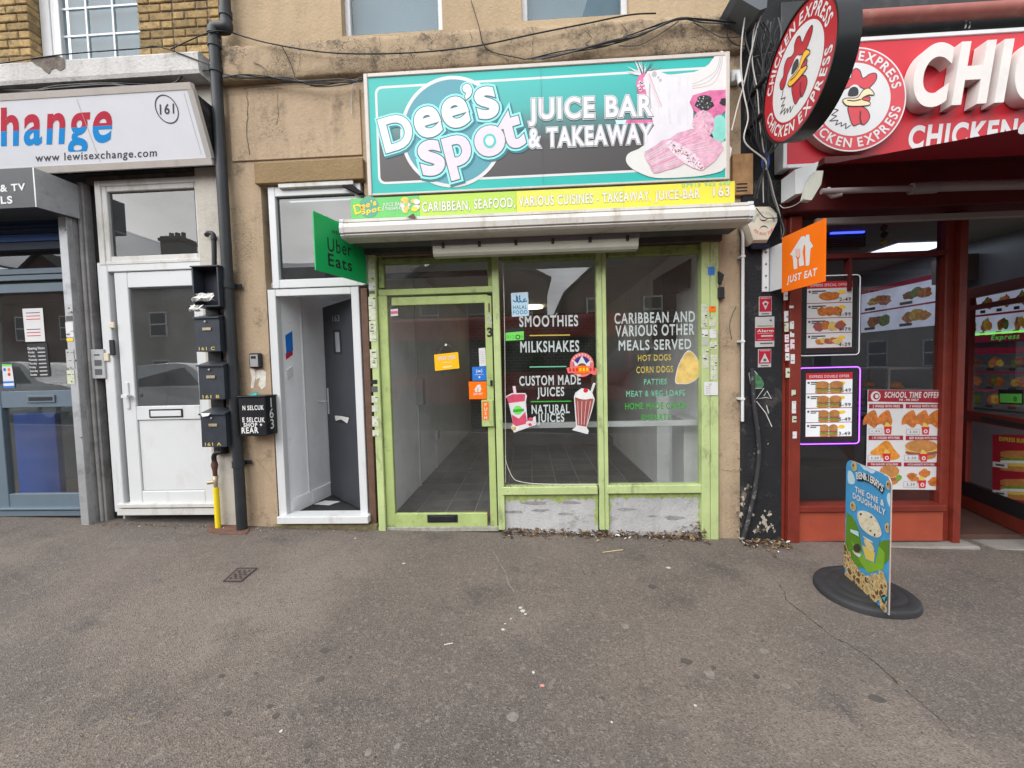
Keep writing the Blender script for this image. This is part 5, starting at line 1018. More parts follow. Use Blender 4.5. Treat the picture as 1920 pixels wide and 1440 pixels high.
# ---- steel pillar, recess column and intercom
pl = thing('shutter_guide', 'tall worn grey shutter guide post with torn stickers', 'post', gnd(170, 980)); x0, x1, _, _ = rect(121.5+8, 400, 136.5+8, 980, -.07)
zt2 = at(125, 342, -.07).z; MB().box(x0, x1, -.07, .02, gz(x0)-.01, zt2, 0, .003).build('rail', STEEL, pl); MB().box(x1-.02, x1+.006, -.02, .1, gz(x0)-.01, zt2, 0, .003).build('return', CONC, pl)
x2 = at(176, 650, .03).x; MB().box(x1+.004, x2, .03, .3, gz(x0)-.05, at(160, 340, .03).z, 0, .006).build('column', CONC, ba)
MB().box(x2, xl0-.018, .1, .3, gz(x0)-.05, at(160, 340, .03).z).build('recess', DARK, ba)
MB().tube([(x2-.03, .02, gz(x0)), (x2-.034, .018, 1.2), (x2-.03, .02, zt2)], .016, 0, 8).build('cable_trunk', CONC, ba)
stickers(128, 140, [(570, 590, GREYP), (592, 602, DGREY), (604, 632, PAPER), (634, 640, YEL), (655, 690, GREYP), (694, 720, OLDP)], -.0715, pl, 9)
for py in (430, 585, 675, 820): q_ = at(143+(py-650)*.07, py, -.072); MB().tube([(x1-.006, -.07, q_.z), (x1-.006, -.085, q_.z)], .008, 0, 8).build('hinge_pin', BRASS, pl)
ic = thing('intercom', 'grey metal intercom panel left of the white door', 'intercom', at(184, 710, 0)); MB().pbox(171, 655, 196, 710, -.0, .03, 0, .004).build('panel', STEEL, ic)
for a, b_, c_, e_ in ((176, 664, 186, 667), (177, 675, 190, 686), (178, 692, 191, 703)): MB().pbox(a, b_, c_, e_, -.002, .002, 0, 0).build('grille', DGREY, ic)
# ================================================================== exchange shop
es = thing('exchange_shopfront', 'slate blue framed glass door and window of the exchange shop', 'shopfront', (-5.2, .1, .15)); YE = .1
xr_ = x0+.0; xl_ = -8
def eb(yt, yb, mat, nm, yf=YE, yk=YE+.06, xr=None): z1 = at(60, yt, yf).z; z0 = at(60, yb, yf).z; return MB().box(xl_, xr if xr else xr_+.05, yf, yk, z0, z1, 0, .004).build(nm, mat, es)
eb(503, 513.5, SLATE, 'transom_rail'); eb(515, 525, SLATE, 'transom_rail', YE+.005); eb(526, 531, DARK, 'gap_seal', YE+.03); eb(531, 548, SLATE, 'door_top_rail', YE+.01); eb(733, 764, SLATE, 'door_mid_rail', YE+.01); eb(926, 951, SLATE, 'door_bottom_rail', YE+.01); eb(953, 957, SLATE, 'threshold', YE-.05); eb(958, 968, SLATE, 'threshold', YE-.035)
NB = M('navy_slats', (.006, .012, .035), .5, var=.1); BLS = M('blue_band', (.01, .06, .22), .4, var=.1)
eb(380, 437, NB, 'shutter_slat', YE-.05, YE); eb(438, 452, BLS, 'blue_band', YE-.055, YE); eb(453, 468, NB, 'shutter_slat', YE-.05, YE)
for i in range(4): eb(408+i*7.5, 409.2+i*7.5, BLS, 'slat_edge', YE-.053, YE-.05)
for yt, yb, nm in ((468, 503, 'transom_pane'), (548, 733, 'door_pane'), (764, 926, 'lower_pane')):
    z1 = at(60, yt, YE).z; z0 = at(60, yb, YE).z; quad([(xl_, YE+.035, z0), (xr_+.05, YE+.035, z0), (xr_+.05, YE+.035, z1), (xl_, YE+.035, z1)]).build(nm, GLT if yt == 468 else GLS, es)
MB().pbox(48.5, 741, 102, 755, YE-.002, YE+.012, 0, .003).build('letter_surround', SLATE, es); MB().pbox(53, 744.5, 98, 751.5, YE-.004, YE, 0, .001).build('letter_slot', INK, es)
X = at(8, 850, YE).x; MB().box(X-.35, X, YE+.004, YE+.06, gz(-5)+.05, at(10, 733, YE).z, 0, .004).build('door_stile', SLATE, es)
MB().pbox(150, 764, 160, 926, YE+.012, YE+.06).build('door_stile', SLATE, es)
bp = tag(MB().box(at(30, 850, .6).x, at(108, 850, .6).x, .6, .66, .05, 1.15, 0, .005).build('blue_display_panel', M('royal_blue_panel', (.012, .07, .34), .5, var=.08)), 'plain blue board inside the exchange shop behind the glass', 'board')
MB().box(xl_, xr_+.1, 1.6, 1.65, -.1, 3).build('exchange_back_wall', M('dark_teal_wall', (.02, .028, .032), .8), None, 'structure'); MB().box(xl_, xr_+.1, .16, 1.6, -.0, .1).build('exchange_floor', M('dark_wood_floor', (.06, .045, .035), .6, var=.3), None, 'structure'); MB().box(xl_, xr_+.1, .16, 1.6, 2.6, 2.65).build('exchange_ceiling', DARK, None, 'structure'); MB().box(xr_+.06, xr_+.1, .17, 1.6, .1, 2.6).build('exchange_side_wall', DARK, None, 'structure')
for nm, lb, pts, kind in (('paper_notice', 'white paper notice on the exchange shop door glass', [(42, 579), (80, 577.5), (85, 640), (48, 641)], 0), ('opening_hours', 'white opening hours lettering on black vinyl on the exchange shop door', [(51, 645), (88, 643), (94, 706), (57, 708)], 1), ('round_sticker', 'green, white and blue sticker at left of the exchange shop door', [(4, 683), (22, 683.5), (28, 727), (7, 728)], 2)):
    c_ = (sum(p[0] for p in pts)/4, sum(p[1] for p in pts)/4); t, pn = stk(nm, lb, YE+.03, c_); pn.ppoly(pts, (PAPER, INK, PAPER)[kind], 1)
    if kind == 0:
        for i, yy in enumerate((587, 593, 599, 618, 624, 630)): pn.pstroke([(49+i*.4, yy), (75+i*.4, yy-1)], .008, REDP if i % 3 else DGREY, 2, 'lettering')
    elif kind == 1:
        pn.ptext('Opening Hours', (52, 655.5), (84, 654.5), 651, PAPER, l=2, off=.03)
        for i, dname in enumerate(('Monday', 'Tuesday', 'Wednesday', 'Thursday', 'Friday', 'Saturday', 'Sunday')):
            o_ = i*.8; pn.ptext(dname, (53+o_, 662.5+i*7), (53+o_+5+len(dname)*1.2, 662+i*7), 659+i*7, PAPER, l=2, off=.03); pn.pstroke([(71+o_, 660.8+i*7), (85+o_, 660.2+i*7)], .012, GREYP, 2, 'lettering')
    else:
        pn.ppoly([(4, 683), (21, 683.5), (22, 687), (4.6, 687)], LIME, 2); pn.ppoly([(6, 715), (26, 714.5), (28, 727), (7, 728)], BLUEP, 2)
        for a, b_, m_ in ((9, 693, BLUEP), (17, 693, ORANGE), (9.5, 702, SKYB), (17.5, 702, REDP)): pn.ell(pn.px((a, b_)), .015, .018, m_, 2)
        pn.ppoly([(7, 719), (27, 718), (27.4, 723), (7.4, 724)], PAPER, 3)
    pn.finish(t)
# projecting box above the door ("& TV / LS")
sb = thing('shutter_box', 'dark grey shutter box with white lettering over the exchange shop', 'sign', at(60, 390, -.3)); YB_ = -.32
X1 = at(63.5, 352, YB_).x; z0, z1 = at(66, 388, YB_).z, at(60, 314, YB_).z
MB().prism([(X1, YB_, z0), (X1, YB_, z1), (X1, .0, z1), (X1, .0, z0+.02)], (-3, 0, 0)).build('housing', M('charcoal_panel', (.05, .052, .058), .45, var=.1), sb)
MB().prism([(X1, YB_, z0), (X1, YB_, z1), (X1, .0, z1), (X1, .0, z0+.02)], (.012, 0, 0)).build('end_plate', STEEL, sb)
pn = Panel((0, YB_-.001, 0), (1, 0, 0), (0, 0, 1)); pn.ptext('& TV', (1, 359.5), (48, 356.5), 347, PAPER, l=1, off=.03); pn.ptext('LS', (2, 382), (24, 381), 369, PAPER, l=1, off=.03); pn.finish(sb)
# exchange sign, leaning forward at the top
TR = at(362, 166, -.30); BR = at(389, 297, -.14); xs_ = (TR.x+BR.x)/2
xg_ = thing('exchange_sign', 'white exchange shop sign with red and blue lettering', 'sign', (xs_-1.5, -.2, BR.z))
vv = Vector((0, TR.y-BR.y, TR.z-BR.z)); hh_ = vv.length; pn = Panel((xs_, BR.y, BR.z), (1, 0, 0), vv)
bx0 = pn.P(-4.5, 0, 0)
MB().prism([pn.P(-4.5, 0, 0), pn.P(0, 0, 0), pn.P(0, hh_, 0), pn.P(-4.5, hh_, 0)], -pn.n*.03).build('face', M('sign_white', (.74, .76, .80), .35, var=.02), xg_)
MB().prism([(xs_, BR.y+.03, BR.z), (xs_, TR.y+.03, TR.z), (xs_, .0, TR.z), (xs_, .0, BR.z)], (-4.5, 0, 0)).build('housing', BLACKW, xg_)
for b0, b1 in ((-.05, .004), (hh_-.004, hh_+.045)): MB().prism([pn.P(-4.5, b0, 4), pn.P(.012, b0, 4), pn.P(.012, b1, 4), pn.P(-4.5, b1, 4)], -pn.n*.045).build('frame_rail', FR, xg_)
MB().prism([pn.P(-.03, 0, 3), pn.P(.02, 0, 3), pn.P(.02, hh_, 3), pn.P(-.03, hh_, 3)], -pn.n*.04).build('frame_end', ALU, xg_)
CR = M('crimson_letter', (.52, .03, .06), .35, var=.04); CB = M('azure_letter', (.01, .27, .68), .35, var=.04)
# two-tone word: red above a split line, blue below
def split_text(body, Lp, Rp, top, zsplit):
    vs, fs = tmesh(body, .022); vs = [Vector((v.x, (.5+(v.y-.5)*.49) if v.y > .5 else max(v.y, -.155), 0)) for v in vs]; xs = [v.x for v in vs]; x0_, x1_ = min(xs), max(xs); a, b_, t_ = pn.px(Lp), pn.px(Rp), pn.px((Lp[0], top)); sy = abs(t_[1]-a[1])/(.608)
    bm = bmesh.new(); ln_ = (t_[0]-a[0])/(t_[1]-a[1]); bvs = [bm.verts.new((a[0]+(v.x-x0_)/(x1_-x0_)*(b_[0]-a[0])+ln_*v.y*sy, a[1]+(v.x-x0_)/(x1_-x0_)*(b_[1]-a[1])+v.y*sy, 0)) for v in vs]
    for f in fs:
        try: bm.faces.new([bvs[i] for i in f])
        except ValueError: pass
    zc = pn.px(zsplit)[1]
    bmesh.ops.bisect_plane(bm, geom=bm.verts[:]+bm.edges[:]+bm.faces[:], plane_co=(0, zc, 0), plane_no=(0, 1, 0))
    bm.verts.index_update()
    for f in bm.faces:
        c = f.calc_center_median(); pn._add('lettering', CR if c.y > zc else CB, [pn.P(v.co.x, v.co.y, 1.5) for v in f.verts], [tuple(range(len(f.verts)))])
    bm.free()
split_text('hange', (2, 272), (208, 264), 201, (120, 240)); split_text('exc', (-128, 278), (-6, 272), 207, (120, 240))
a_, t_ = pn.px((180, 260)), pn.px((180, 210)); LEAN = (t_[0]-a_[0])/(t_[1]-a_[1])   # the print leans back against the tilt of the board
INKS = M('sign_ink', (.07, .07, .075), .4, var=0)
pn.ptext('www lewisexchange.com', (67, 303), (294, 293), 289, INKS, l=1.5, off=.012, lean=LEAN); pn.ptext('161', (300, 214.5), (327, 212.5), 196.5, INKS, l=1.5, off=.02, lean=LEAN*.75)
c_ = pn.px((313, 205)); R1 = .105
pn._add('lettering', INKS, [pn.P(c_[0]+(R1 if k else R1-.009)*math.cos(h)*.95, c_[1]+(R1 if k else R1-.009)*math.sin(h)*1.0, 1.6) for h in [i*math.pi/24 for i in range(49)] for k in (0, 1)], [(2*i, 2*i+1, 2*i+3, 2*i+2) for i in range(48)])
a = pn.px((144, 186)); b_ = pn.px((167, 305)); pn.stroke([(a[0], a[1]), (a[0]+.004, b_[1])], .004, GREYP, 1.8, 'panel_joint'); a = pn.px((340, 172)); pn.stroke([(a[0]+.02, hh_-.03), (a[0]+.02, .03)], .004, GREYP, 1.2, 'panel_joint')
pn.finish(xg_)
# ================================================================== projecting delivery signs
def blade(name, label, P_in, P_out, zt, zb, mat, yback=0.0, th=.012):
    t = thing(name, label, 'sign', (P_in.x, P_in.y, zb)); u = (P_out-P_in); u.z = 0; W = u.length; u.normalize(); nn = Vector((u.y, -u.x, 0))
    return t, u, W, nn
# green sign left of the awning (outer end nearer the street)
Pi, Po = at(684, 500, -.03), at(590, 450, -.57); zt = (at(590, 395, -.57).z+at(635, 417, -.32).z)/2; zb = (at(591, 506, -.57).z+at(680, 532, -.05).z)/2
Pi.x = at(688, 500, -.03).x
t = thing('green_delivery_sign', 'green square delivery sign projecting from the wall under the awning end', 'sign', (Pi.x, -.05, zb)); u = Vector((Pi.x-Po.x, Pi.y-Po.y, 0)); W = u.length; u.normalize()
pn = Panel((Po.x, Po.y, zb), u, (0, 0, 1)); GRN = M('delivery_green', (.008, .34, .09), .35, var=.02); H_ = zt-zb
MB().prism([pn.P(0, 0, 0), pn.P(W, 0, 0), pn.P(W, H_, 0), pn.P(0, H_, 0)], -pn.n*.012).build('board', GRN, t); MB().prism([pn.P(W-.01, 0, 0), pn.P(W+.02, 0, 0), pn.P(W+.02, H_, 0), pn.P(W-.01, H_, 0)], -pn.n*.05).build('bracket', WHITE, t)
pn.ptext('Uber', (614.5, 470), (659, 481), 445, INK, l=1, off=.006); pn.ptext('Eats', (615.5, 497.5), (660, 509), 475, INK, l=1, off=.014); pn.ptext("WE'RE ON", (622, 437), (656, 446), 431, INK, l=1, off=.01); pn.finish(t)
# orange sign on the black pilaster
Pi, Po = at(1466, 497, -.18), at(1546, 468, -.60); zt = (at(1466, 446, -.18).z+at(1546, 409, -.6).z)/2; zb = (at(1467, 549, -.18).z+at(1546, 527.5, -.6).z)/2
t = thing('orange_delivery_sign', 'orange square delivery sign on a white bracket left of the takeaway', 'sign', (Pi.x, -.05, zb)); u = Vector((Po.x-Pi.x, Po.y-Pi.y, 0)); W = u.length; u.normalize(); H_ = zt-zb
pn = Panel((Pi.x, Pi.y, zb), u, (0, 0, 1))
MB().prism([pn.P(0, 0, 0), pn.P(W, 0, 0), pn.P(W, H_, 0), pn.P(0, H_, 0)], -pn.n*.012).build('board', ORANGE, t)
zbt, zbb = at(1448, 462, -.08).z, at(1448, 545, -.08).z; MB().prism([pn.P(-.16, zbb-zb, 0), pn.P(0, zbb-zb, 0), pn.P(0, zbt-zb, 0), pn.P(-.16, zbt-zb, 0)], -pn.n*.02).build('bracket_arm', WHITE, t)
x0, x1, z0, z1 = rect(1430, 466, 1442, 547, -.045); bo_ = MB().box(x0, x1, -.045, -.03, z0, z1, 0, .002).build('wall_plate', WHITE, t)
for i in range(4): z = z0+(z1-z0)*(.1+i*.27); MB().tube([((x0+x1)/2, -.046, z), ((x0+x1)/2, -.05, z)], .008, 0, 8).build('screw', DGREY, bo_)
zz = lambda X, Y: (1360+X/4, 360+Y/4)
pn.ppoly([zz(*p) for p in ((485, 470), (570, 335), (590, 330), (605, 340), (605, 322), (630, 318), (635, 365), (660, 405), (640, 425), (630, 550), (605, 555), (600, 400), (590, 395), (580, 450), (592, 548), (555, 560), (550, 500), (540, 575), (515, 580), (505, 480))], PAPER, 1, 'print')
for X in (533, 547, 560): pn.pstroke([zz(X, 425), zz(X, 480)], .006, ORANGE, 2, 'print')
pn.pstroke([zz(533, 480), zz(547, 505), zz(560, 480)], .012, ORANGE, 2, 'print'); pn.pstroke([zz(547, 490), zz(545, 560)], .014, ORANGE, 2, 'print')
pn.ptext('JUST EAT', zz(462, 682), zz(690, 622), 360+635/4, PAPER, l=1, off=.03, shear=.15); pn.finish(t)
# ================================================================== rooster emblem
ROO = M('rooster_red', (.42, .02, .03), .35, var=.03); ROOL = M('rooster_red_bright', (.56, .06, .075), .35, var=.04); BEAK = M('beak_yellow', (.80, .42, .02), .35, var=.03); BEAKL = M('beak_pale', (.78, .62, .38), .35, var=.03); LINE = M('rooster_line', (.03, .03, .035), .4, var=0)
def emblem(pn, c, R, red, beak, edge=None):
    N = lambda X, Y: (c[0]+(X-790)/345*R, c[1]+(665-Y)/365*R)
    pn.ell(c, R, R, PAPER if edge is None else edge, 1, n=72); pn.ell(c, R*.972, R*.972, red, 2, n=72); pn.ell(c, R*.70, R*.70, PAPER, 3, n=72)
    pn.arctext('CHICKEN EXPRESS', c, R*.832, R*.17, math.pi/2, 2.75, PAPER, l=4, off=.025); pn.arctext('CHICKEN EXPRESS', c, R*.832, R*.17, -math.pi/2, 2.75, PAPER, l=4, inside=True, off=.025)
    def sp(pts, m, l, o=True):
        q = [(p.x, p.y) for p in sm([(*N(*p), 0) for p in pts], 5)]
        if o: pn.stroke(q+[q[0], q[1]], R*.016, LINE, l+.5, 'emblem')
        pn.poly(q, m, l, 'emblem')
    sp([(640, 650), (628, 600), (665, 580), (672, 530), (700, 500), (745, 520), (772, 510), (776, 470), (800, 450), (828, 468), (848, 520), (890, 495), (930, 492), (938, 525), (915, 565), (870, 600), (820, 575), (770, 575), (715, 600), (680, 660)], red, 4)
    sp([(735, 655), (752, 590), (795, 562), (830, 590), (825, 650), (780, 662)], PAPER, 5, False); pn.poly([(p.x, p.y) for p in sm([(*N(*p), 0) for p in ((752, 640), (762, 590), (795, 578), (818, 600), (812, 640))], 4)], LINE, 6, 'emblem')
    sp([(755, 712), (765, 790), (790, 850), (830, 838), (862, 846), (896, 800), (880, 745), (830, 712)], red, 4.2); pn.stroke([N(836, 750), N(832, 800), N(842, 838)], R*.025, LINE, 5.4, 'emblem')
    sp([(840, 660), (893, 655), (885, 690), (842, 686)], red, 6.2)
    sp([(716, 668), (745, 655), (810, 655), (850, 605), (890, 596), (922, 640), (880, 642), (840, 668), (890, 690), (888, 712), (800, 715), (740, 704)], beak, 7); pn.stroke([N(745, 670), N(790, 678), N(835, 670)], R*.02, LINE, 8, 'emblem')
    zg = [N(*p) for p in ((672, 640), (655, 700), (640, 715), (690, 735), (645, 765), (680, 775), (632, 808), (688, 805), (672, 838), (712, 822), (708, 850), (742, 830), (738, 868), (772, 845))]
    for i in range(len(zg)-1): pn.stroke([zg[i], zg[i+1]], R*.016, LINE, 4.6+i*.01, 'emblem')
# round projecting drum sign
def dep(px, py, d): r_ = ray(px, py); return CAM+r_*(d/r_.y)
R = .40; u = Vector((math.sin(-.056), -math.cos(-.056), 0)); cz = 3.53; C0 = Vector((1.892, -.65, cz))
rs = thing('round_projecting_sign', 'round black-rimmed red rooster sign projecting from the wall', 'sign', (C0.x, C0.y, cz-R)); pn = Panel(C0, u, (0, 0, 1))
dr = MB(); ang = [i*2*math.pi/64 for i in range(64)]; TH = .13
v0 = [pn.P(R*1.03*math.cos(h), R*1.03*math.sin(h), 6) for h in ang]; v1 = [p-pn.n*TH for p in v0]; n = 64
dr.add(v0+v1, [(i, (i+1) % n, n+(i+1) % n, n+i) for i in range(n)], 0, True); dr.add(v1, [tuple(range(n))]); vi = [pn.P(R*math.cos(h), R*math.sin(h), 6) for h in ang]; vj = [pn.P(R*math.cos(h), R*math.sin(h), 0) for h in ang]
dr.add(v0+vi+vj, [(i, (i+1) % n, n+(i+1) % n, n+i) for i in range(n)]+[(n+i, n+(i+1) % n, 2*n+(i+1) % n, 2*n+i) for i in range(n)])
dr.build('drum', M('gloss_black_drum', (.012, .014, .015), .28, var=.1), rs); pn.O = C0-pn.n*.004
emblem(pn, (0, 0), R*.995, ROO, BEAK, ROO); pn.finish(rs)
a = C0-u*R; MB().tube([a, Vector((a.x-.0, 0, a.z))], .02, 0, 8).tube([a+Vector((0, 0, .25))+u*.05, Vector((a.x, 0, a.z+.25))], .02, 0, 8).build('wall_bracket', BLACKM, rs)
# ================================================================== red takeaway fascia
YR = -.13; rf = thing('takeaway_fascia', 'red takeaway fascia sign with large white raised letters', 'sign', at(1700, 300, YR))
xL = at(1469, 250, YR).x; zR1 = at(1700, 63.5, YR).z; zR0 = at(1560, 311, YR).z; xR = 8
REDF = M('fascia_red', (.50, .022, .035), .35, var=.06, vs=2, dirt=.3, dcol=(.35, .03, .04), ds=3, streak=.2)
MB().box(xL+.03, xR, YR+.01, -.01, zR0+.03, zR1-.03).build('face', REDF, rf); MB().box(xL, xL+.032, YR, -.01, zR0, zR1, 0, .004).box(xL+.032, xR, YR+.001, -.01, zR1-.035, zR1, 0, .004).box(xL+.032, xR, YR+.001, -.01, zR0, zR0+.03, 0, .004).build('frame', WHITE, rf)
pn = Panel((0, YR-.055, 0), (1, 0, 0), (0, 0, 1)); c_ = pn.px((1600, 187)); Re = (pn.px((1699, 187))[0]-c_[0])
dk = MB(); v0 = [pn.P(c_[0]+Re*math.cos(h), c_[1]+Re*math.sin(h), 0) for h in ang]; v1 = [p+Vector((0, .068, 0)) for p in v0]; dk.add(v0+v1, [(i, (i+1) % n, n+(i+1) % n, n+i) for i in range(n)], 0, True); dk.add(v0, [tuple(range(n))]); dk.build('emblem_disc', M('pink_rim', (.5, .33, .30), .45, dirt=.5, dcol=(.2, .12, .1), ds=9), rf)
emblem(pn, c_, Re, ROOL, BEAKL); pn.finish(rf)
CHW = M('raised_letter_white', (.66, .63, .60), .4, var=.05)
pn = Panel((0, YR-.085, 0), (1, 0, 0), (0, 0, 1)); pn.ptext('CHICKEN', (1712, 195), (2200, 168), 90, CHW, l=0, off=.04, shear=.22, thick=.09, part='raised_letters'); pn.finish(rf)
pn = Panel((0, YR+.009, 0), (1, 0, 0), (0, 0, 1)); pn.ptext('CHICKEN & PIZZA' if False else 'CHICKEN', (1703, 278), (1908, 264), 239, PAPER, l=1, off=.04, shear=.15); pn.finish(rf)
# reddish pole above, bracket stays
bp_ = thing('red_pole', 'long brownish red roller pole above the red fascia', 'pole', at(1760, 30, -.1)); a, b_ = at(1600, 38, -.1), at(1920, 12, -.1); zz_ = (a.z+b_.z)/2
MB().tube([(a.x-.05, -.1, zz_), (8, -.1, zz_)], .055, 0, 14).build('pole', M('faded_red_metal', (.30, .10, .08), .5, var=.15, dirt=.4, dcol=(.4, .3, .25), ds=8), bp_); q_ = at(1810, 52, -.1); MB().tube([q_, q_+Vector((.09, .08, .12))], .006, 0, 6).tube([q_+Vector((.03, 0, -.002)), q_+Vector((.12, .08, .1))], .006, 0, 6).build('stay', STEEL, bp_)
# ================================================================== red awning
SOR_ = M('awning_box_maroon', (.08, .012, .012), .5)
ra = thing('red_awning', 'dark red fabric awning opened over the takeaway shopfront', 'awning', at(1700, 330, -.2)); AWR = M('awning_fabric', (.05, .004, .006), .85, var=.1)
n = AWR.node_tree.nodes; l = AWR.node_tree.links; tl_ = n.new('ShaderNodeBsdfTranslucent'); tl_.inputs[0].default_value = (.04, .002, .003, 1); mx_ = n.new('ShaderNodeMixShader'); mx_.inputs[0].default_value = .45; l.new(n['Principled BSDF'].outputs[0], mx_.inputs[1]); l.new(tl_.outputs[0], mx_.inputs[2]); l.new(mx_.outputs[0], n['Material Output'].inputs[0])
a = at(1541, 303, -.16); o_ = dep(1925, 238, 2.0); XA = a.x
MB().add([(XA, -.16, a.z-.03), (8, -.16, a.z-.03), (8, o_.y, o_.z), (o_.x*.5+XA*.5, o_.y, o_.z)], [(0, 1, 2, 3)]).add([(o_.x*.5+XA*.5, o_.y, o_.z), (8, o_.y, o_.z), (8, o_.y-.01, o_.z-.18), (o_.x*.5+XA*.5, o_.y-.01, o_.z-.18)], [(0, 1, 2, 3)]).build('fabric', AWR, ra)
MB().tube([(o_.x*.5+XA*.5-.02, o_.y, o_.z), (8, o_.y, o_.z)], .03, 0, 10).build('front_bar', WHITE, ra)
MB().box(XA-.01, 8, -.2, -.13, a.z-.04, a.z+.02, 0, .006).build('back_box', SOR_, ra)
e0, e1 = at(1494, 350, -.2), at(1520, 350, -.2)
MB().prism([at(1491, 318, -.3), at(1500, 315, -.3), at(1535, 303, -.3), at(1528, 325, -.3), at(1512, 345, -.3), at(1506, 362, -.3), at(1491, 364, -.3)], (0, .17, 0)).build('side_bracket', WHITE, ra)
MB().prism([at(1530, 320, -.36), at(1544, 320, -.36), at(1540, 345, -.36), at(1522, 375, -.36), at(1508, 374, -.36), at(1515, 350, -.36)], (0, .05, 0)).build('gear_cover', M('aged_ivory', (.55, .56, .48), .45, dirt=.3), ra)
ya_ = -.38
MB().tube([at(1540, 359, ya_), at(1712, 353, ya_-.05)], .022, 0, 10).tube([at(1755, 350, ya_-.07), at(1990, 343, ya_-.2)], .036, 0, 10).build('folding_arm', M('arm_grey', (.26, .22, .22), .45, dirt=.3), ra); MB().tube([at(1708, 354, ya_-.05), at(1757, 351, ya_-.07)], .042, 0, 10).build('arm_joint', M('arm_joint_grey', (.22, .2, .2), .5), ra)
MB().tube([at(1550, 356, ya_+.05), at(1562, 366, ya_+.02), at(1578, 362, ya_)], .025, 0, 8).build('arm_knuckle', ALU, ra)
# soffit behind the awning
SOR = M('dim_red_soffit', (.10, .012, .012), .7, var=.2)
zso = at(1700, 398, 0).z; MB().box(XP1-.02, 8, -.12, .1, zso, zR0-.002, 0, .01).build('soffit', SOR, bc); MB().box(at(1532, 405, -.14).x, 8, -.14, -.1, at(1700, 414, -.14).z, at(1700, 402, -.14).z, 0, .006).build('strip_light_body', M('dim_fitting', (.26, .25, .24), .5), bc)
# ================================================================== takeaway shopfront
ts = thing('takeaway_shopfront', 'red timber takeaway shopfront with large window and open door', 'shopfront', (3, 0, -.1)); YT = 0.
zt_ = at(1600, 405, YT).z
x0, x1, _, _ = rect(1456, 500, 1471, 1010, YT); xq = at(1493, 760, YT).x; g_ = gz(2.4)-.03
MB().box(x0, x1, YT-.02, .1, g_, zt_, 0, .006).box(x1+.002, xq, YT-.06, .1, g_, zt_, 0, .006).build('post', RED, ts)
m0, m1 = at(1770, 760, YT).x, at(1801, 760, YT).x; mm = (m0*.45+m1*.55)
MB().box(m0, mm, YT+.01, .1, gz(3.6)-.03, zt_, 0, .006).box(mm+.001, m1, YT-.03, .1, gz(3.6)-.03, zt_, 0, .006).build('post', RED, ts)
zsl = at(1635, 945, YT).z; MB().box(xq, m0, YT-.05, .1, zsl-.055, zsl, 0, .006).build('window_sill', RED, ts); MB().box(xq, m0, YT-.02, .1, at(1640, 1013, YT).z, zsl-.056, 0, .004).build('stall_riser', M('brick_red_paint', (.33, .065, .035), .5, var=.12, vs=4, dirt=.4, dcol=(.12, .04, .03), ds=6), ts)
MB().box(xq, m0, YT+.0, .08, at(1640, 482, YT).z, at(1640, 473, YT).z, 0, .003).build('transom_bar', SOR, ts); xv = at(1597, 500, YT).x; MB().box(xv-.012, xv+.012, YT+.01, .07, at(1600, 545, YT).z, at(1600, 482, YT).z).build('glazing_post', SOR, ts)
quad([(xq, .06, zsl), (m0, .06, zsl), (m0, .06, zt_), (xq, .06, zt_)]).build('window_pane', GLR, ts)
MB().box(xq-.02, m1+.1, YT-.1, .3, gz(3.6)-.05, at(1640, 1016, YT).z, 0, .012).build('concrete_step', CONCL, ts); MB().box(m1+.1, 8, YT-.09, .2, gz(5)-.1, at(1860, 1022, YT).z, 0, .01).build('door_step', CONCL, ts)
# open door leaf, swinging inwards
zfl = at(1860, 1010, .0).z; A0 = hz(1800, 945, zfl+.02); A1 = hz(1960, 1018, zfl+.02); A0.z = A1.z = 0; u = (A1-A0).normalized(); nn = Vector((u.y, -u.x, 0)); WD = (A1-A0).length
dpn = Panel((A0.x, A0.y, zfl), u, (0, 0, 1)); ztd = dpn.px((1860, 532))[1]
def dbar(a0, b0, a1, b1, mat=RED, nm='rail', th=.045, l=0, par=None): return MB().prism([dpn.P(a0, b0, l), dpn.P(a1, b0, l), dpn.P(a1, b1, l), dpn.P(a0, b1, l)], -dpn.n*th).build(nm, mat, par or ts)
bA = dpn.px((1850, 990))[1]; bB = dpn.px((1850, 965))[1]
DK = M('dark_red_rail', (.16, .02, .015), .5, var=.1)
dr_ = dbar(0, .0, WD, .13, RED, 'door_rail'); dbar(0, .131, WD, .28, INK, 'kick_panel'); dbar(0, ztd-.1, WD, ztd, DK, 'door_rail'); zml = dpn.px((1860, 777))[1]; dbar(0, zml-.1, WD, zml, DK, 'door_rail'); dbar(0, 0, .06, ztd, DK, 'door_stile', .044, -1); zs2 = dpn.px((1860, 566))[1]; dbar(0, zs2-.05, WD, zs2, DK, 'door_rail', .04)
MB().prism([dpn.P(.25, zml-.075, 2), dpn.P(.75, zml-.085, 2), dpn.P(.75, zml-.04, 2), dpn.P(.25, zml-.03, 2)], dpn.n*.004).build('letter_plate', BLACKM, ts)
MB().add([dpn.P(.06, .28, -20), dpn.P(WD, .28, -20), dpn.P(WD, ztd-.1, -20), dpn.P(.06, ztd-.1, -20)], [(0, 1, 2, 3)]).build('door_pane', GLR, ts)
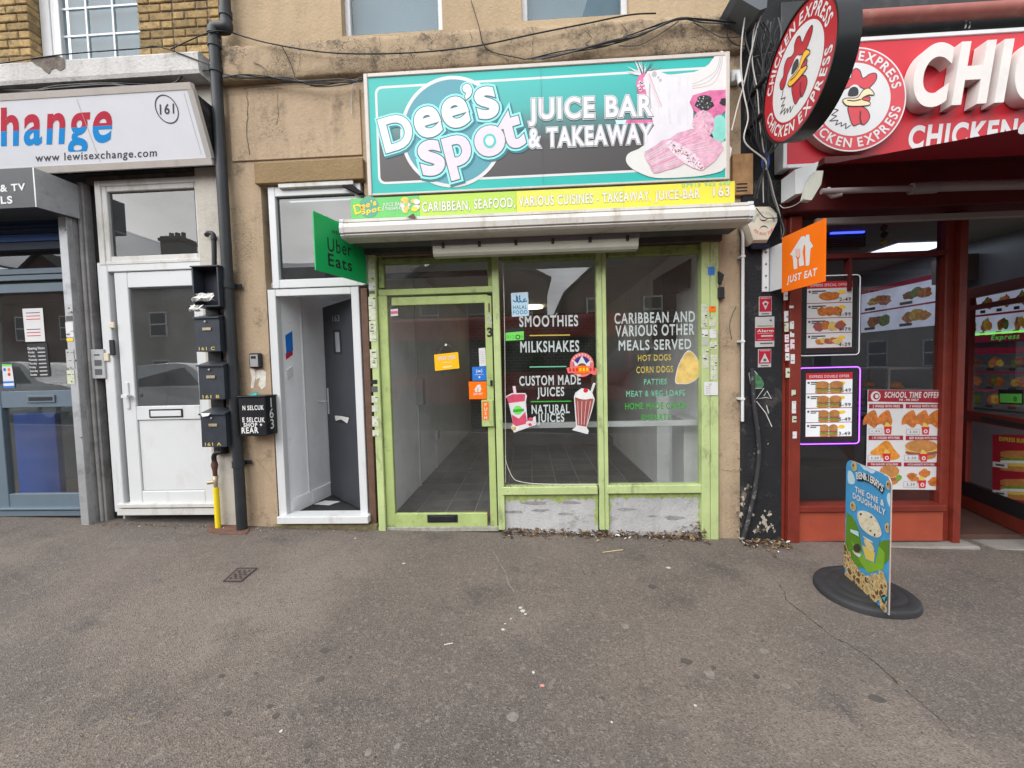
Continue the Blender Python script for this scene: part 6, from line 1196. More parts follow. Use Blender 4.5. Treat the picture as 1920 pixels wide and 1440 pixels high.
# ---- takeaway interior
XW = 4.95; ZTF = zfl-.01; YK = 5
MB().box(XP1, XW+.1, .11, YK, ZTF-.05, ZTF).build('takeaway_floor', M('brown_lino', (.09, .05, .04), .5, var=.2), None, 'structure')
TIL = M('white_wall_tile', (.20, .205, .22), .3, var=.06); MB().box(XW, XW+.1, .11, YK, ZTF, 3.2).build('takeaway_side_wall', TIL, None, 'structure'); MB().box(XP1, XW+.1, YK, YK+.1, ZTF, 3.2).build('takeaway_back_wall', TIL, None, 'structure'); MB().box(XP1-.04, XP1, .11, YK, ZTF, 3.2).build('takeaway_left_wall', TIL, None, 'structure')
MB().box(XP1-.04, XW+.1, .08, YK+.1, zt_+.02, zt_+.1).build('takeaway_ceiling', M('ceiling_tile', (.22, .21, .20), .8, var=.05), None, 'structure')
MB().box(XW+.1, 8, .1, .3, -.4, zt_).build('takeaway_end_wall', DARK, None, 'structure')
LIT = M('lit_panel', (.75, .85, 1.0), .5, var=0, emit=1.1); zcl = zt_+.018
cl = thing('ceiling_panel_light', 'bright square ceiling light panel deeper in the takeaway', 'light', (4, 2.5, zcl), 'ceiling light panels'); MB().box(3.55, 4.15, 2.2, 2.8, zcl-.012, zcl, 0, .002).build('diffuser', LIT, cl)
cl = thing('ceiling_panel_light', 'bright square ceiling light panel nearest the takeaway door', 'light', (4.4, 1.2, zcl), 'ceiling light panels'); MB().box(4.05, 4.65, .95, 1.55, zcl-.012, zcl, 0, .002).build('diffuser', LIT, cl)
MEN = M('menu_backlit', (.55, .60, .75), .4, var=.15, vs=5, emit=.18); MENR = M('menu_red', (.28, .02, .05), .4, var=.1, emit=.08); FOOD = M('fried_food_print', (.28, .08, .015), .5, var=.55, vs=30, emit=.28); FOODS = [M('menu_food_%d' % i_, c9, .5, var=.5, vs=26, emit=.08) for i_, c9 in enumerate(((.30, .09, .015), (.42, .18, .03), (.16, .05, .02), (.36, .12, .05), (.10, .14, .03), (.45, .30, .06)))]; FOODD = M('fried_food_paper', (.48, .15, .03), .5, var=.45, vs=28)
WPn = Panel((XW-.03, 0, 0), (0, -1, 0), (0, 0, 1))
def blob(pn, c, rx, ry, m, l, part='print', sd=0, n=14):
    r_ = random.Random(sd*7+int(c[0]*997)+int(c[1]*331)); pn.poly([(c[0]+rx*r_.uniform(.72, 1.08)*math.cos(h), c[1]+ry*r_.uniform(.72, 1.08)*math.sin(h)) for h in [i*2*math.pi/n for i in range(n)]], m, l, part)
def menu(label, pts, cols, rows, body=MEN):
    t = thing('menu_board', label, 'menu', WPn.P(*WPn.px(pts[0]), 0), 'menu boards on the takeaway wall'); q = [WPn.px(p) for p in pts]; a0, a1 = min(p[0] for p in q), max(p[0] for p in q); b1 = (q[0][1]+q[1][1])/2; b0 = (q[2][1]+q[3][1])/2
    MB().box(XW-.03, XW-.001, -a1, -a0, b0, b1, 0, .003).build('panel', body, t); W, H = a1-a0, b1-b0
    WPn.rect(a0, b1-H*.1, a1, b1, MENR, 1)
    for j in range(rows):
        if j: WPn.rect(a0, b0+H*.9*j/rows-.01, a1, b0+H*.9*j/rows+.012, MENR, 1)
        for i in range(cols):
            c = (a0+W*(i+.55)/cols, b0+H*.9*(j+.5)/rows)
            for k in range(3): blob(WPn, (c[0]+(k-1)*W/cols*.17, c[1]+(k % 2)*.02), W/cols*.2, H/rows*random.Random(k+i*5+j*3).uniform(.15, .3), FOODS[(k*2+i*3+j*5) % 6], 2+k*.4, sd=k+i*3+j)
            WPn.rect(c[0]-W/cols*.42, c[1]-H/rows*.36, c[0]-W/cols*.1, c[1]-H/rows*.24, INKS, 3.4)
    WPn.finish(t)
menu('slanting backlit menu board with fried chicken seen through the takeaway window', [(1615, 545), (1755, 512), (1755, 612), (1615, 622)], 2, 2)
menu('long backlit menu board seen through the takeaway door', [(1808, 545), (1930, 528), (1930, 622), (1808, 640)], 4, 2)
menu('lower photo menu board below the green light strip', [(1808, 655), (1930, 648), (1930, 772), (1808, 764)], 3, 3, TIL)
gl_ = thing('green_light_strip', 'thin green glowing strip with red fascia inside the takeaway', 'light', WPn.P(*WPn.px((1860, 626)), 0)); a, b_ = WPn.px((1806, 629)), WPn.px((1935, 620)); zq = (a[1]+b_[1])/2
MB().box(XW-.06, XW-.035, -b_[0], -a[0], zq-.008, zq+.008).build('tube', M('green_neon', (.25, .9, .12), .5, var=0, emit=.5), gl_); MB().box(XW-.05, XW-.032, -b_[0], -a[0], zq-.09, zq-.012).build('fascia', MENR, gl_)
WPn.text('Express', (WPn.px((1862, 636))[0], zq-.07), (WPn.px((1916, 632))[0], zq-.07), .05, M('green_lettering', (.05, .5, .08), .5, var=0, emit=.3), l=22, off=.015, shear=.2); WPn.finish(gl_)
ct = thing('takeaway_counter', 'red and grey counter inside the takeaway', 'counter', (4.2, 1.5, ZTF)); MB().box(4.0, 4.6, .9, 4.2, ZTF, .85, 0, .01).build('front', DK, ct); MB().box(3.95, 4.65, .85, 4.25, .851, .9, 0, .006).build('worktop', STEEL, ct)
for i in range(4): MB().box(3.994, 4.0, 1.0+i*.8, 1.4+i*.8, ZTF+.1, .8).build('panel', TIL, ct)
hc = thing('hot_food_cabinet', 'steel framed glass food cabinet on the takeaway counter', 'cabinet', (4.1, 1.4, .9))
for yy in (1.0, 1.8, 2.6):
    for xx in (4.02, 4.5): MB().box(xx, xx+.025, yy, yy+.025, .9, 1.42).build('frame_post', STEEL, hc)
for zz9 in (.92, 1.16, 1.41): MB().box(4.0, 4.54, .98, 2.65, zz9, zz9+.018).build('shelf', STEEL, hc)
for i in range(9): cf = Vector((4.2, 1.12+i*.17, .97 if i % 2 else 1.2)); MB().tube([cf+Vector((0, 0, -.03)), cf+Vector((.01, .01, 0)), cf+Vector((0, 0, .05)), cf+Vector((0, 0, .07))], .06, 0, 8, rr=[.05, .08, .06, .01]).build('food_portion', FOODD, hc)
fr9 = thing('drinks_fridge', 'dark drinks fridge at the back of the takeaway', 'fridge', (3.1, 4.4, ZTF)); MB().box(2.6, 3.4, 4.3, 4.95, ZTF, 1.9, 0, .02).build('cabinet', BLACKP, fr9); MB().box(2.68, 3.32, 4.285, 4.299, .25, 1.75).build('glass_door', M('fridge_lit', (.35, .42, .5), .3, var=.4, vs=12, emit=.25), fr9)
for i in range(4): MB().box(2.68, 3.32, 4.275, 4.284, .5+i*.32, .52+i*.32).build('shelf', STEEL, fr9)
bn = thing('dark_bench', 'dark seat box behind the takeaway window', 'bench', (2.7, .6, ZTF)); MB().box(XP1+.1, 3.25, .25, .8, ZTF, at(1560, 875, .25).z, 0, .02).build('box', BLACKP, bn); MB().prism([(XP1+.1, .5, at(1560, 872, .25).z), (3.2, .5, at(1560, 872, .25).z), (3.2, .8, .75), (XP1+.1, .8, .75)], (0, .02, .02)).build('backrest', M('bench_top', (.05, .05, .05), .5), bn)
ik = thing('insect_killer', 'black box lamp with a blue glowing tube at the top of the takeaway window', 'lamp', at(1585, 460, .5)); x0, x1, z0, z1 = rect(1550, 423, 1624, 464, .5); MB().box(x0, x1, .5, .6, z0, z1, 0, .005).build('housing', BLACKP, ik); MB().tube([(x0+.03, .49, z1-.07), (x1-.03, .49, z1-.07)], .012, 0, 8).build('tube', M('blue_tube', (.05, .08, 1.0), .4, var=0, emit=1.6), ik)
for i in range(5): MB().box(x0+.02, x1-.02, .495, .499, z0+.02+i*.018, z0+.026+i*.018).build('grille_bar', DGREY, ik)
lc = thing('lemon_chilli_charm', 'string of dark and yellow charms hanging in the takeaway window', 'charm', at(1657, 460, .1)); 
for i, (py, m_) in enumerate(((427, BLACKP), (440, BLACKP), (454, M('lemon', (.35, .33, .03), .6)))): p = at(1657+(i % 2), py, .1); MB().tube([p+Vector((0, 0, .03)), p+Vector((0, 0, .015)), p, p-Vector((0, 0, .02)), p-Vector((0, 0, .03))], .02, 0, 8, rr=[.004, .022, .028, .02, .004]).build('bead', m_, lc)
uk = thing('air_unit', 'grey box unit hanging behind the takeaway door glass', 'unit', at(1850, 500, 1.)); MB().prism([at(1800, 476, 1.), at(1862, 474, 1.), at(1895, 500, 1.), at(1880, 522, 1.), at(1800, 524, 1.)], (0, .3, 0)).build('housing', M('grey_brown_unit', (.13, .11, .10), .6), uk)
hg = thing('hygiene_sticker', 'green and black rating sticker on the takeaway door', 'sticker', dpn.P(*dpn.px((1890, 745)), 0))
dpn.ppoly([(1868, 730), (1914, 731), (1914, 759), (1869, 757)], INK, -14); dpn.ppoly([(1871, 738), (1912, 738.5), (1912, 756), (1871, 754.5)], LIME, -13); c_ = dpn.px((1900, 748)); dpn.ell(c_, .02, .024, VIN_G, -12); dpn.finish(hg)
bu = thing('burger_poster', 'dark red burger poster on the open takeaway door', 'poster', dpn.P(*dpn.px((1890, 940)), 0)); dpn.ppoly([(1857, 815), (1960, 815), (1960, 960), (1857, 925)], MAROON, -14, 'sheet')
BUN = M('bun_print', (.45, .20, .06), .5, var=.25, vs=18); LETT = M('lettuce_print', (.16, .28, .04), .5, var=.4, vs=30); CHEESE = M('cheese_print', (.62, .48, .10), .5, var=.05)
dpn.ptext('EXPRESS BURGER', (1870, 826), (1935, 832), 819, M('poster_yellow', (.5, .45, .04), .5, var=0), l=-12.5, off=.03)
for yy in (845, 898):
    for dy, m_, h_ in ((0, BUN, 13), (13, LETT, 6), (18, CREAMP, 5), (23, CHEESE, 5), (29, BUN, 8)): dpn.ppoly([(1873, yy+dy+h_*.5), (1880, yy+dy), (1960, yy+dy+3), (1960, yy+dy+h_+5), (1880, yy+dy+h_)], m_, -12.6+dy*.02, 'print', 2)
    dpn.ppoly([(1858, yy+20), (1886, yy+23), (1886, yy+33), (1858, yy+30)], PAPER, -11.8); dpn.ppoly([(1864, yy+24), (1880, yy+26), (1880, yy+29.5), (1864, yy+27.5)], INKS, -11.2)
dpn.finish(bu)
MB().box(3.3, 3.34, 1.2, 3.5, ZTF, 1.4).build('takeaway_tile_screen', M('grey_tile_screen', (.35, .37, .41), .4, var=.1), None, 'structure')
# ---- light-box menus in the window
def lightmenu(label, px4, title, prices, kind, ledm, glow, lit):
    (xl, yt, xr, yb) = px4; c = ((xl+xr)/2, (yt+yb)/2); t = thing('window_light_menu', label, 'menu', at(c[0], yb, .05)); YM = .035
    x0, x1, z0, z1 = rect(xl, yt, xr, yb, YM); MB().box(x0+.015, x1-.015, YM, YM+.012, z0+.015, z1-.015, 0, .004).build('backing', BLACKP, t)
    path = []; rr__ = .03
    for cx, cy, h0 in ((x1-rr__, z0+rr__, -90), (x1-rr__, z1-rr__, 0), (x0+rr__, z1-rr__, 90), (x0+rr__, z0+rr__, 180)):
        for i in range(5): h = math.radians(h0+22.5*i); path.append((cx+rr__*math.cos(h), YM-.004, cy+rr__*math.sin(h)))
    MB().tube(path+[path[0]], .0045, 0, 6).build('edge_light', ledm, t)
    pn = Panel((x0, YM-.001, z0), (1, 0, 0), (0, 0, 1)); W, H = x1-x0, z1-z0
    bgm = M('menu_sheet_'+title[-5:-1].lower(), (.66, .68, .70), .45, var=.03, emit=lit); a0, a1, b0, b1 = W*.12, W*.88, H*.09, H*.93
    pn.rect(a0, b0, a1, b1, bgm, 1, 'sheet'); pn.rect(a0, b1-H*.085, a1, b1, REDP, 2, 'sheet'); pn.ctext(title, ((a0+a1)/2, b1-H*.045), H*.032, PAPER, wid=(a1-a0)*.86, l=3, off=.02)
    for i, pr in enumerate(prices):
        rh = (b1-H*.085-b0)/4; y0 = b1-H*.085-rh*(i+1); pn.rect(a0, y0, a1, y0+.006, MAROON, 2, 'sheet')
        pn.rect(a0+.012, y0+rh*.72, a0+.03, y0+rh*.86, INKS, 3); pn.rect(a0+.04, y0+rh*.78, a0+.16, y0+rh*.86, INKS, 3); pn.rect(a0+.04, y0+rh*.66, a0+.09, y0+rh*.73, INKS, 3)
        pn.text(pr, (a1-.115, y0+rh*.12), (a1-.015, y0+rh*.12), .03, INKS, l=6, off=.015); blob(pn, (a1-.09, y0+rh*.72), .035, .018, YEL, 3, sd=i)
        cx, cy = (a0+a1)/2, y0+rh*.45; w2 = (a1-a0)*.16*(1-.12*i if kind else 1)
        if kind:
            for s_ in (-1, 1):
                for dy, m_, hh in ((-.30, BUN, .12), (-.16, LETT, .09), (-.05, SHAKE, .08), (.06, LETT, .07), (.2, BUN, .24)): pn.ell((cx+s_*w2*.95, cy+dy*rh), w2*(1 if dy < .15 else .95), hh*rh, m_, 3.5+dy+.1*s_, n=18)
        else:
            for k in range(1 if i == 0 else 2+i): blob(pn, (cx+((k-(.5+i*.5)) if i else 0)*w2*(1.0 if i < 3 else .6), cy+(k % 2)*rh*.06), w2*(1.5 if i == 0 else .8), rh*(.34 if i < 3 else .22), (FOODD, PATY, SHAKE)[(k+i) % 3 if i != 1 else 0], 3.2+k*.3, sd=k+i)
    pn.finish(t)
LEDW = M('white_led_edge', (.7, .7, .75), .4, var=0, emit=.1); LEDP = M('violet_led_edge', (.32, .08, .95), .4, var=0, emit=1.6)
lightmenu('window light box menu headed express special offers, upper one', (1499, 517, 1611, 666), 'EXPRESS SPECIAL OFFERS', ('2-49', '3-99', '4-79', '4-29'), 0, LEDW, 0, .0)
lightmenu('violet edged light box menu headed express double offer, lower one', (1497, 689, 1611, 832), 'EXPRESS DOUBLE OFFER', ('7-49', '6-99', '5-49', '3-49'), 1, LEDP, 0, .14)
# school time poster
po = thing('meal_offer_poster', 'white and maroon school time offer poster in the takeaway window', 'poster', at(1695, 918, .045)); pn = fpanel(1695, 825, .05)
z9 = lambda X, Y: (1600+X/6.547, 720+Y/6.547)
pn.ppoly([z9(175, 70), z9(1110, 75), z9(1085, 240), z9(1050, 1300), z9(150, 1290)], PAPER, 1, 'sheet'); pn.ppoly([z9(183, 72), z9(1112, 78), z9(1105, 232), z9(175, 215)], MAROON, 2, 'sheet')
pn.ptext('SCHOOL TIME OFFER', z9(378, 165), z9(1055, 168), 720+98/6.547, PAPER, l=3, off=.03, shear=.15); pn.ptext('PM - PM ONLY', z9(560, 208), z9(800, 208), 720+182/6.547, PAPER, l=3, off=.03)
c_ = pn.px(z9(270, 150)); pn.ell(c_, .042, .045, PAPER, 3); pn.ell((c_[0]+.005, c_[1]), .028, .03, MAROON, 4); pn.ell((c_[0]+.008, c_[1]), .016, .018, PAPER, 5)
cells = [((190, 245, 610, 300), '2 WINGS WITH FRIES', 'w2', (300, 430), (185, 545, 350, 612), (418, 575)), ((640, 245, 1070, 300), '3 WINGS WITH FRIES', 'w3', (840, 430), (645, 550, 810, 622), (880, 580)), ((185, 632, 608, 688), '1 PC CHICKEN WITH FRIES', 'c1', (370, 800), (172, 870, 335, 945), (405, 905)), ((640, 635, 1065, 690), 'BEEF BURGER WITH FRIES', 'b', (830, 800), (620, 868, 795, 945), (857, 910)), ((168, 960, 588, 1010), 'FISH BURGER WITH FRIES', 'b2', (440, 1110), None, None), ((618, 962, 1035, 1012), '4 PCS NUGGETS WITH FRIES', 'n', (830, 1140), (610, 1190, 778, 1270), (840, 1235))]
k9 = .0007
def rpt(q): return [z9(q[0], q[1]), z9(q[2], q[1]), z9(q[2], q[3]), z9(q[0], q[3])]
for hd_, tx, kind, cc, pr, cup in cells:
    pn.ppoly(rpt(hd_), MAROON, 2.2); pn.ptext(tx, z9(hd_[0]+45, hd_[3]-14), z9(hd_[2]-45, hd_[3]-14), 720+(hd_[1]+14)/6.547, PAPER, l=3.2, off=.03)
    c = pn.px(z9(*cc))
    if kind[0] == 'w':
        m_ = int(kind[1])
        for i in range(m_): X, Y = cc[0]+(i-(m_-1)/2)*(170 if m_ == 2 else 150), cc[1]; pn.ppoly([z9(X-100, Y+70), z9(X-85, Y-20), z9(X-20, Y-85), z9(X+45, Y-110), z9(X+75, Y-40), z9(X+90, Y+40), z9(X+40, Y+110), z9(X-40, Y+60)], FOODD, 2.5+i*.3, 'print', 3)
    elif kind == 'c1': pn.ppoly([z9(200, 850), z9(290, 770), z9(380, 700), z9(440, 710), z9(500, 800), z9(570, 890), z9(470, 935), z9(300, 890)], M('golden_crumb_print', (.62, .24, .03), .5, var=.35, vs=30), 2.5, 'print', 3)
    elif kind == 'n':
        for X, Y, a_ in ((720, 1130, 65), (870, 1095, 70), (980, 1200, 75), (760, 1180, 60)): blob(pn, pn.px(z9(X, Y)), a_*k9*1.05, a_*k9*.85, FOODD, 2.6+X*.0005, sd=X)
    else:
        X, Y = cc; wq = 200 if kind == 'b' else 120
        for dy, m_, h_ in ((80, BUN, 60), (40, SHAKE, 45), (5, CHEESE, 40), (-40, BUN, 85)): pn.ppoly([z9(X+wq*math.cos(h)*(1 if dy < 70 else .92), Y+dy+h_*math.sin(h)*.9) for h in [i*.4 for i in range(16)]], m_, 2.4+(80-dy)*.01)
        if kind == 'b2': blob(pn, pn.px(z9(550, 1150)), .03, .03, LETT, 4)
    if pr: pn.ppoly(rpt(pr), GREYP, 4); pn.ppoly(rpt((pr[0]+8, pr[1]+8, pr[2]-8, pr[3]-8)), PAPER, 4.5); pn.ptext({'w2': '1.99', 'w3': '2.50', 'c1': '2.50', 'b': '2.50', 'n': '2.50'}[kind], z9(pr[0]+35, pr[3]-24), z9(pr[2]-30, pr[3]-24), 720+(pr[1]+24)/6.547, INKS, l=5.2, off=.01)
    if cup: X, Y = cup; pn.ppoly([z9(X-48, Y-55), z9(X+48, Y-55), z9(X+38, Y+40), z9(X-38, Y+40)], REDP, 5); pn.ell(pn.px(z9(X, Y)), .017, .018, PAPER, 5.5); pn.ell(pn.px(z9(X, Y)), .008, .009, REDP, 6); pn.ppoly([z9(X-45, Y-55), z9(X-20, Y-110), z9(X+10, Y-95), z9(X+45, Y-55)], CHEESE, 4.8)
pn.finish(po)
# ================================================================== pilaster fittings
al = thing('alarm_box', 'cream six-sided alarm bell box with a red phone number on the pilaster', 'alarm', at(1428, 455, -.05)); YAL = -.13; z8 = lambda X, Y: (1395+X/18, 380+Y/18)
hx = [z8(*p) for p in ((90, 560), (420, 115), (920, 110), (1150, 350), (1160, 640), (820, 1290), (300, 1300), (90, 700))]; pn = fpanel(1430, 420, YAL); q = [pn.px(p) for p in hx]; cx_ = sum(p[0] for p in q)/8; cy_ = sum(p[1] for p in q)/8
CRMB = M('aged_cream_plastic', (.60, .55, .44), .4, var=.06, dirt=.3, dcol=(.3, .25, .15), ds=12)
f_ = [pn.P(cx_+(a-cx_)*.93, cy_+(b-cy_)*.93, 0) for a, b in q]; bk = [pn.P(cx_+(a-cx_)*1.1, cy_+(b-cy_)*1.1, -45) for a, b in q]; bw = [pn.P(cx_+(a-cx_)*1.1, cy_+(b-cy_)*1.1, -100) for a, b in q]
MB().add(f_+bk+bw, [tuple(range(8))]+[(i, (i+1) % 8, 8+(i+1) % 8, 8+i) for i in range(8)]+[(8+i, 8+(i+1) % 8, 16+(i+1) % 8, 16+i) for i in range(8)]).build('cover', CRMB, al)
MB().pbox(1410, 452, 1444, 466, -.10, -.03, 0, .01).build('strobe', M('dark_blue_lens', (.01, .015, .035), .2, var=0), al)
c_ = pn.px(z8(665, 690)); TB = M('alarm_teal', (.10, .24, .32), .5, var=0); TRD = M('alarm_red', (.50, .06, .08), .5, var=0); R_ = abs(pn.px(z8(1020, 690))[0]-c_[0])
pn.arctext('SECURITY SYSTEMS', c_, R_, R_*.22, math.pi/2, 3.0, TB, l=1, off=.01); pn.arctext('020 8542 2545', c_, R_*1.05, R_*.26, -math.pi/2, 2.0, TRD, l=1, inside=True, off=.02)
for sgn, yy in ((1, 480), (-1, 920)):
    cc = pn.px(z8(665, yy)); ro__ = R_*.42; pn.poly([(cc[0]+ro__*math.cos(h), cc[1]-sgn*ro__*math.sin(h)) for h in [i*math.pi/12 for i in range(13)]]+[(cc[0]+ro__*math.cos(h), cc[1]-sgn*ro__*.72*math.sin(h)) for h in [math.pi-i*math.pi/12 for i in range(13)]], LINE, 1, 'print')
pn.finish(al)
for nm, lb, pts, kind in (('alarm_notice', 'small red security notice with shield, topmost on the pilaster', (1423, 556, 1447, 591.5), 0), ('alarm_notice', 'grey and red notice reading alarm on the pilaster', (1416, 594, 1452, 650.5), 1), ('alarm_notice', 'small red notice with triangle, lowest on the pilaster', (1421.5, 654.5, 1446, 688.5), 2)):
    xl, yt, xr, yb = pts; t = thing(nm, lb, 'notice', at((xl+xr)/2, yb, -.035), 'security notices on the black pilaster'); x0, x1, z0, z1 = rect(xl, yt, xr, yb, -.035); MB().box(x0, x1, -.035, -.031, z0, z1, 0, .001).build('plate', GREYP, t); pn = Panel((x0, -.0352, z0), (1, 0, 0), (0, 0, 1)); W, H = x1-x0, z1-z0
    RN = M('notice_red', (.34, .01, .03), .5, var=.05)
    if kind != 1:
        pn.rect(.004, H*.2, W-.004, H-.004, RN, 1); pn.poly([(W*.25, H*.68), (W*.5, H*.78), (W*.75, H*.68), (W*.5, H*.3)] if kind == 0 else [(W*.15, H*.27), (W*.85, H*.27), (W*.5, H*.78)], GREYP, 2); pn.ell((W*.5, H*(.6 if kind == 0 else .4)), W*.12, H*.08, DGREY if kind else RN, 3); pn.rect(W*.12, H*.88, W*.88, H*.94, M('notice_pink', (.5, .2, .22), .5), 2); pn.rect(W*.2, H*.07, W*.8, H*.12, DGREY, 2)
    else:
        pn.rect(0, H*.2, W, H*.64, RN, 1); pn.ctext('Alarm', (W*.52, H*.54), H*.08, M('notice_cream', (.62, .55, .48), .5), wid=W*.85, l=2, off=.025); pn.rect(W*.1, H*.44, W*.9, H*.465, M('notice_pink', (.5, .2, .22), .5), 2); pn.rect(W*.3, H*.34, W*.92, H*.39, GREYP, 2); pn.rect(W*.1, H*.24, W*.85, H*.265, M('notice_pink', (.5, .2, .22), .5), 2); pn.rect(W*.25, H*.1, W*.9, H*.14, DGREY, 2); pn.ell((W*.8, H*.88), W*.06, H*.03, INKS, 2); pn.rect(W*.12, H*.68, W*.9, H*.72, M('notice_olive', (.25, .27, .12), .5), 2)
    pn.finish(t)
stickers(1474, 1482, [(547, 563, PAPER), (583, 603, PAPER), (605, 622, OLDP), (627, 642, PALEP), (645, 660, PALEP), (662, 676, PAPER), (690, 708, OLDP)], YT-.0615, ts, 21)
stickers(1484, 1492, [(573, 578, PAPER), (602, 617, PAPER), (622, 632, PAPER), (636, 655, PALEP), (664, 682, PAPER), (731, 742, OLDP), (752, 775, PAPER), (780, 792, OLDP), (809, 822, PAPER)], YT-.0615, ts, 22)
# white condensate pipe, clip, camera, dark fittings on tan strip
wp = thing('white_overflow_pipe', 'thin white plastic pipe down the edge of the tan pier', 'pipe', at(1395, 792, -.05)); X = at(1392.5, 600, -.06).x; MB().tube([(X, -.06, at(1392, 415, -.06).z), (X, -.06, at(1394, 790, -.06).z)], .013, 0, 10).build('pipe', WHITE, wp)
for py in (481, 640, 748): z = at(1392, py, -.06).z; MB().box(X-.022, X+.016, -.075, 0, z-.01, z+.01, 0, .003).build('pipe_clip', WHITE, wp)
cm_ = thing('security_camera', 'small white security camera right of the fascia sign', 'camera', at(1380, 142, -.05)); MB().pbox(1373, 128.5, 1391, 152, -.06, 0, 0, .01).build('base', WHITE, cm_); MB().tube([at(1384, 138, -.07), at(1389, 158, -.15)], .022, 0, 12).build('barrel', WHITE, cm_); a = at(1389, 158, -.15); MB().tube([a, a+Vector((.002, -.01, -.012))], .017, 0, 12).build('lens', INK, cm_)
jb = thing('junction_boxes', 'small black switch box and bracket on the tan strip', 'box', at(1352, 555, -.03)); MB().pbox(1347.5, 538, 1359, 560, -.05, 0, 0, .004).build('box', BLACKP, jb); MB().prism([at(1348, 508, -.05), at(1358, 515, -.05), at(1353, 532, -.05), at(1348, 530, -.05)], (0, .05, 0)).build('bracket', BLACKM, jb)
fl_ = thing('floodlight', 'dark grey box floodlight at the top of the tangle of cables', 'light', at(1412, 5, -.2)); MB().prism([at(1376, -14, -.3), at(1440, -20, -.3), at(1438, 14, -.3), at(1425, 19, -.3), at(1385, -4, -.3)], (0, .26, 0)).build('housing', M('flood_grey', (.10, .115, .125), .4), fl_)
# ================================================================== cables
CBK = M('black_cable', (.012, .012, .013), .5, var=.2); CGY = M('grey_cable', (.10, .10, .095), .6, var=.2); CWH = M('white_cable', (.45, .43, .40), .5, var=.15)
def cable(pts, y, r_, m_, lb, grp=None, n=6, jit=0.):
    q = []
    for i, p in enumerate(pts): q.append(at(p[0], p[1], p[2] if len(p) > 2 else y))
    return tag(MB().tube(sm(q, n, False), r_, 0, 6).build('cable', m_), lb, 'cable', grp)
cable([(437, 62, -.03), (500, 80, -.09), (600, 97, -.1), (690, 101, -.1), (800, 97, -.1), (900, 85, -.1), (1000, 64, -.1), (1100, 44, -.1), (1180, 28, -.1), (1230, 25, -.1)], -.1, .006, CBK, 'long drooping black cable across the tan band')
cable([(320, 92, -.17), (395, 60, -.13), (437, 62, -.04)], -.1, .005, CBK, 'thin black cable running from the cornice to the drainpipe')
cable([(0, 119, -.155), (120, 102, -.157), (260, 91, -.157), (300, 88, -.157), (394, 122, -.16)], -.15, .005, CBK, 'thin dark cable lying along the white cornice')
r = random.Random(11)
for i in range(6): cable([(418, 139+i*1.5), (450, 142+r.uniform(-2, 6)), (490, 145+r.uniform(-4, 4)), (540, 148+r.uniform(-4, 6)), (590, 154+r.uniform(-4, 8)), (640, 152+r.uniform(-4, 8)), (680, 146+r.uniform(-2, 8))], -.075-i*.006, .0045, r.choice((CBK, CBK, CGY)), 'dark cables bunched under the tan band left of the fascia sign', 'cables under the band')
cable([(528, 86), (545, 120), (554, 148)], -.07, .004, CBK, 'short black cable dropping across the tan band at left'); cable([(474, 116), (495, 127), (502, 144)], -.066, .003, CGY, 'short grey wire hanging from a patch on the band'); cable([(672, 148), (662, 160), (659, 185), (660, 215)], -.03, .004, CWH, 'pale cable hanging beside the left end of the fascia sign')
cable([(883, 0, .01), (898, 50, -.07), (906, 82, -.07), (925, 98, -.07), (975, 109, -.1), (985, 112, -.1)], -.07, .004, CBK, 'thin black cable falling between the two upper windows')
for i in range(6): cable([(985+i*6, 111), (1060+r.uniform(-8, 8), 99+r.uniform(-3, 4)), (1140, 82+r.uniform(-5, 6)), (1200+r.uniform(-6, 6), 62+r.uniform(-3, 6)), (1270, 36+r.uniform(-2, 3)), (1320, 38+r.uniform(-3, 5)), (1400, 42+r.uniform(-3, 4))], -.085-i*.008, .0045, r.choice((CBK, CBK, CGY)), 'dark cables rising over the fascia sign to the right', 'cables over the fascia sign')
cable([(1160, 86), (1200, 84), (1240, 62), (1272, 40)], -.08, .004, CGY, 'grey cable looping above the fascia sign'); cable([(1300, 42), (1330, 58), (1355, 70), (1400, 68)], -.09, .0045, CGY, 'grey cable sagging at the right end of the band'); cable([(1362, 45), (1365, 70), (1380, 84), (1405, 87)], -.09, .004, CBK, 'black cable loop beside the cable tangle')
cable([(1430, 20, -.25), (1420, 50, -.2), (1408, 100, -.17), (1394, 160, -.16), (1383, 200, -.165), (1372, 245, -.17)], -.2, .006, CWH, 'white cable running diagonally from the floodlight to the fascia sign')
for i in range(20):
    x = 1398+r.uniform(0, 62); pts = [(x+r.uniform(-6, 10), 22+r.uniform(0, 20))]
    for py in (70, 120, 170, 220, 265): x = x*.8+(1432-(py > 200)*4)*.2+r.uniform(-16, 16); pts.append((x, py))
    pts += [(1435+r.uniform(-3, 3), 300), (1434+r.uniform(-2, 2), 318)]
    cable(pts, -.06-r.random()*.14, r.choice((.004, .005, .006)), (CWH if i % 9 == 4 else CGY if i % 4 == 1 else CBK), 'cables hanging in the tangle left of the round sign', 'tangled cables')
for i in range(10):
    pts = [(1434+r.uniform(-3, 3), 312), (1432+(i-4)*2.5+r.uniform(-4, 4), 340), (1436+(i-5)*5+r.uniform(-6, 6), 372+r.uniform(-8, 10))]
    if i > 5: pts += [(1462+r.uniform(-4, 5), 400), (1470+r.uniform(-5, 5), 430), (1468+r.uniform(-6, 4), 448)]
    cable(pts, -.1-r.random()*.05, .0045, (CWH if i in (3, 8) else CGY if i % 3 == 1 else CBK), 'loose cable ends spreading below the blue tape', 'loose cable ends')
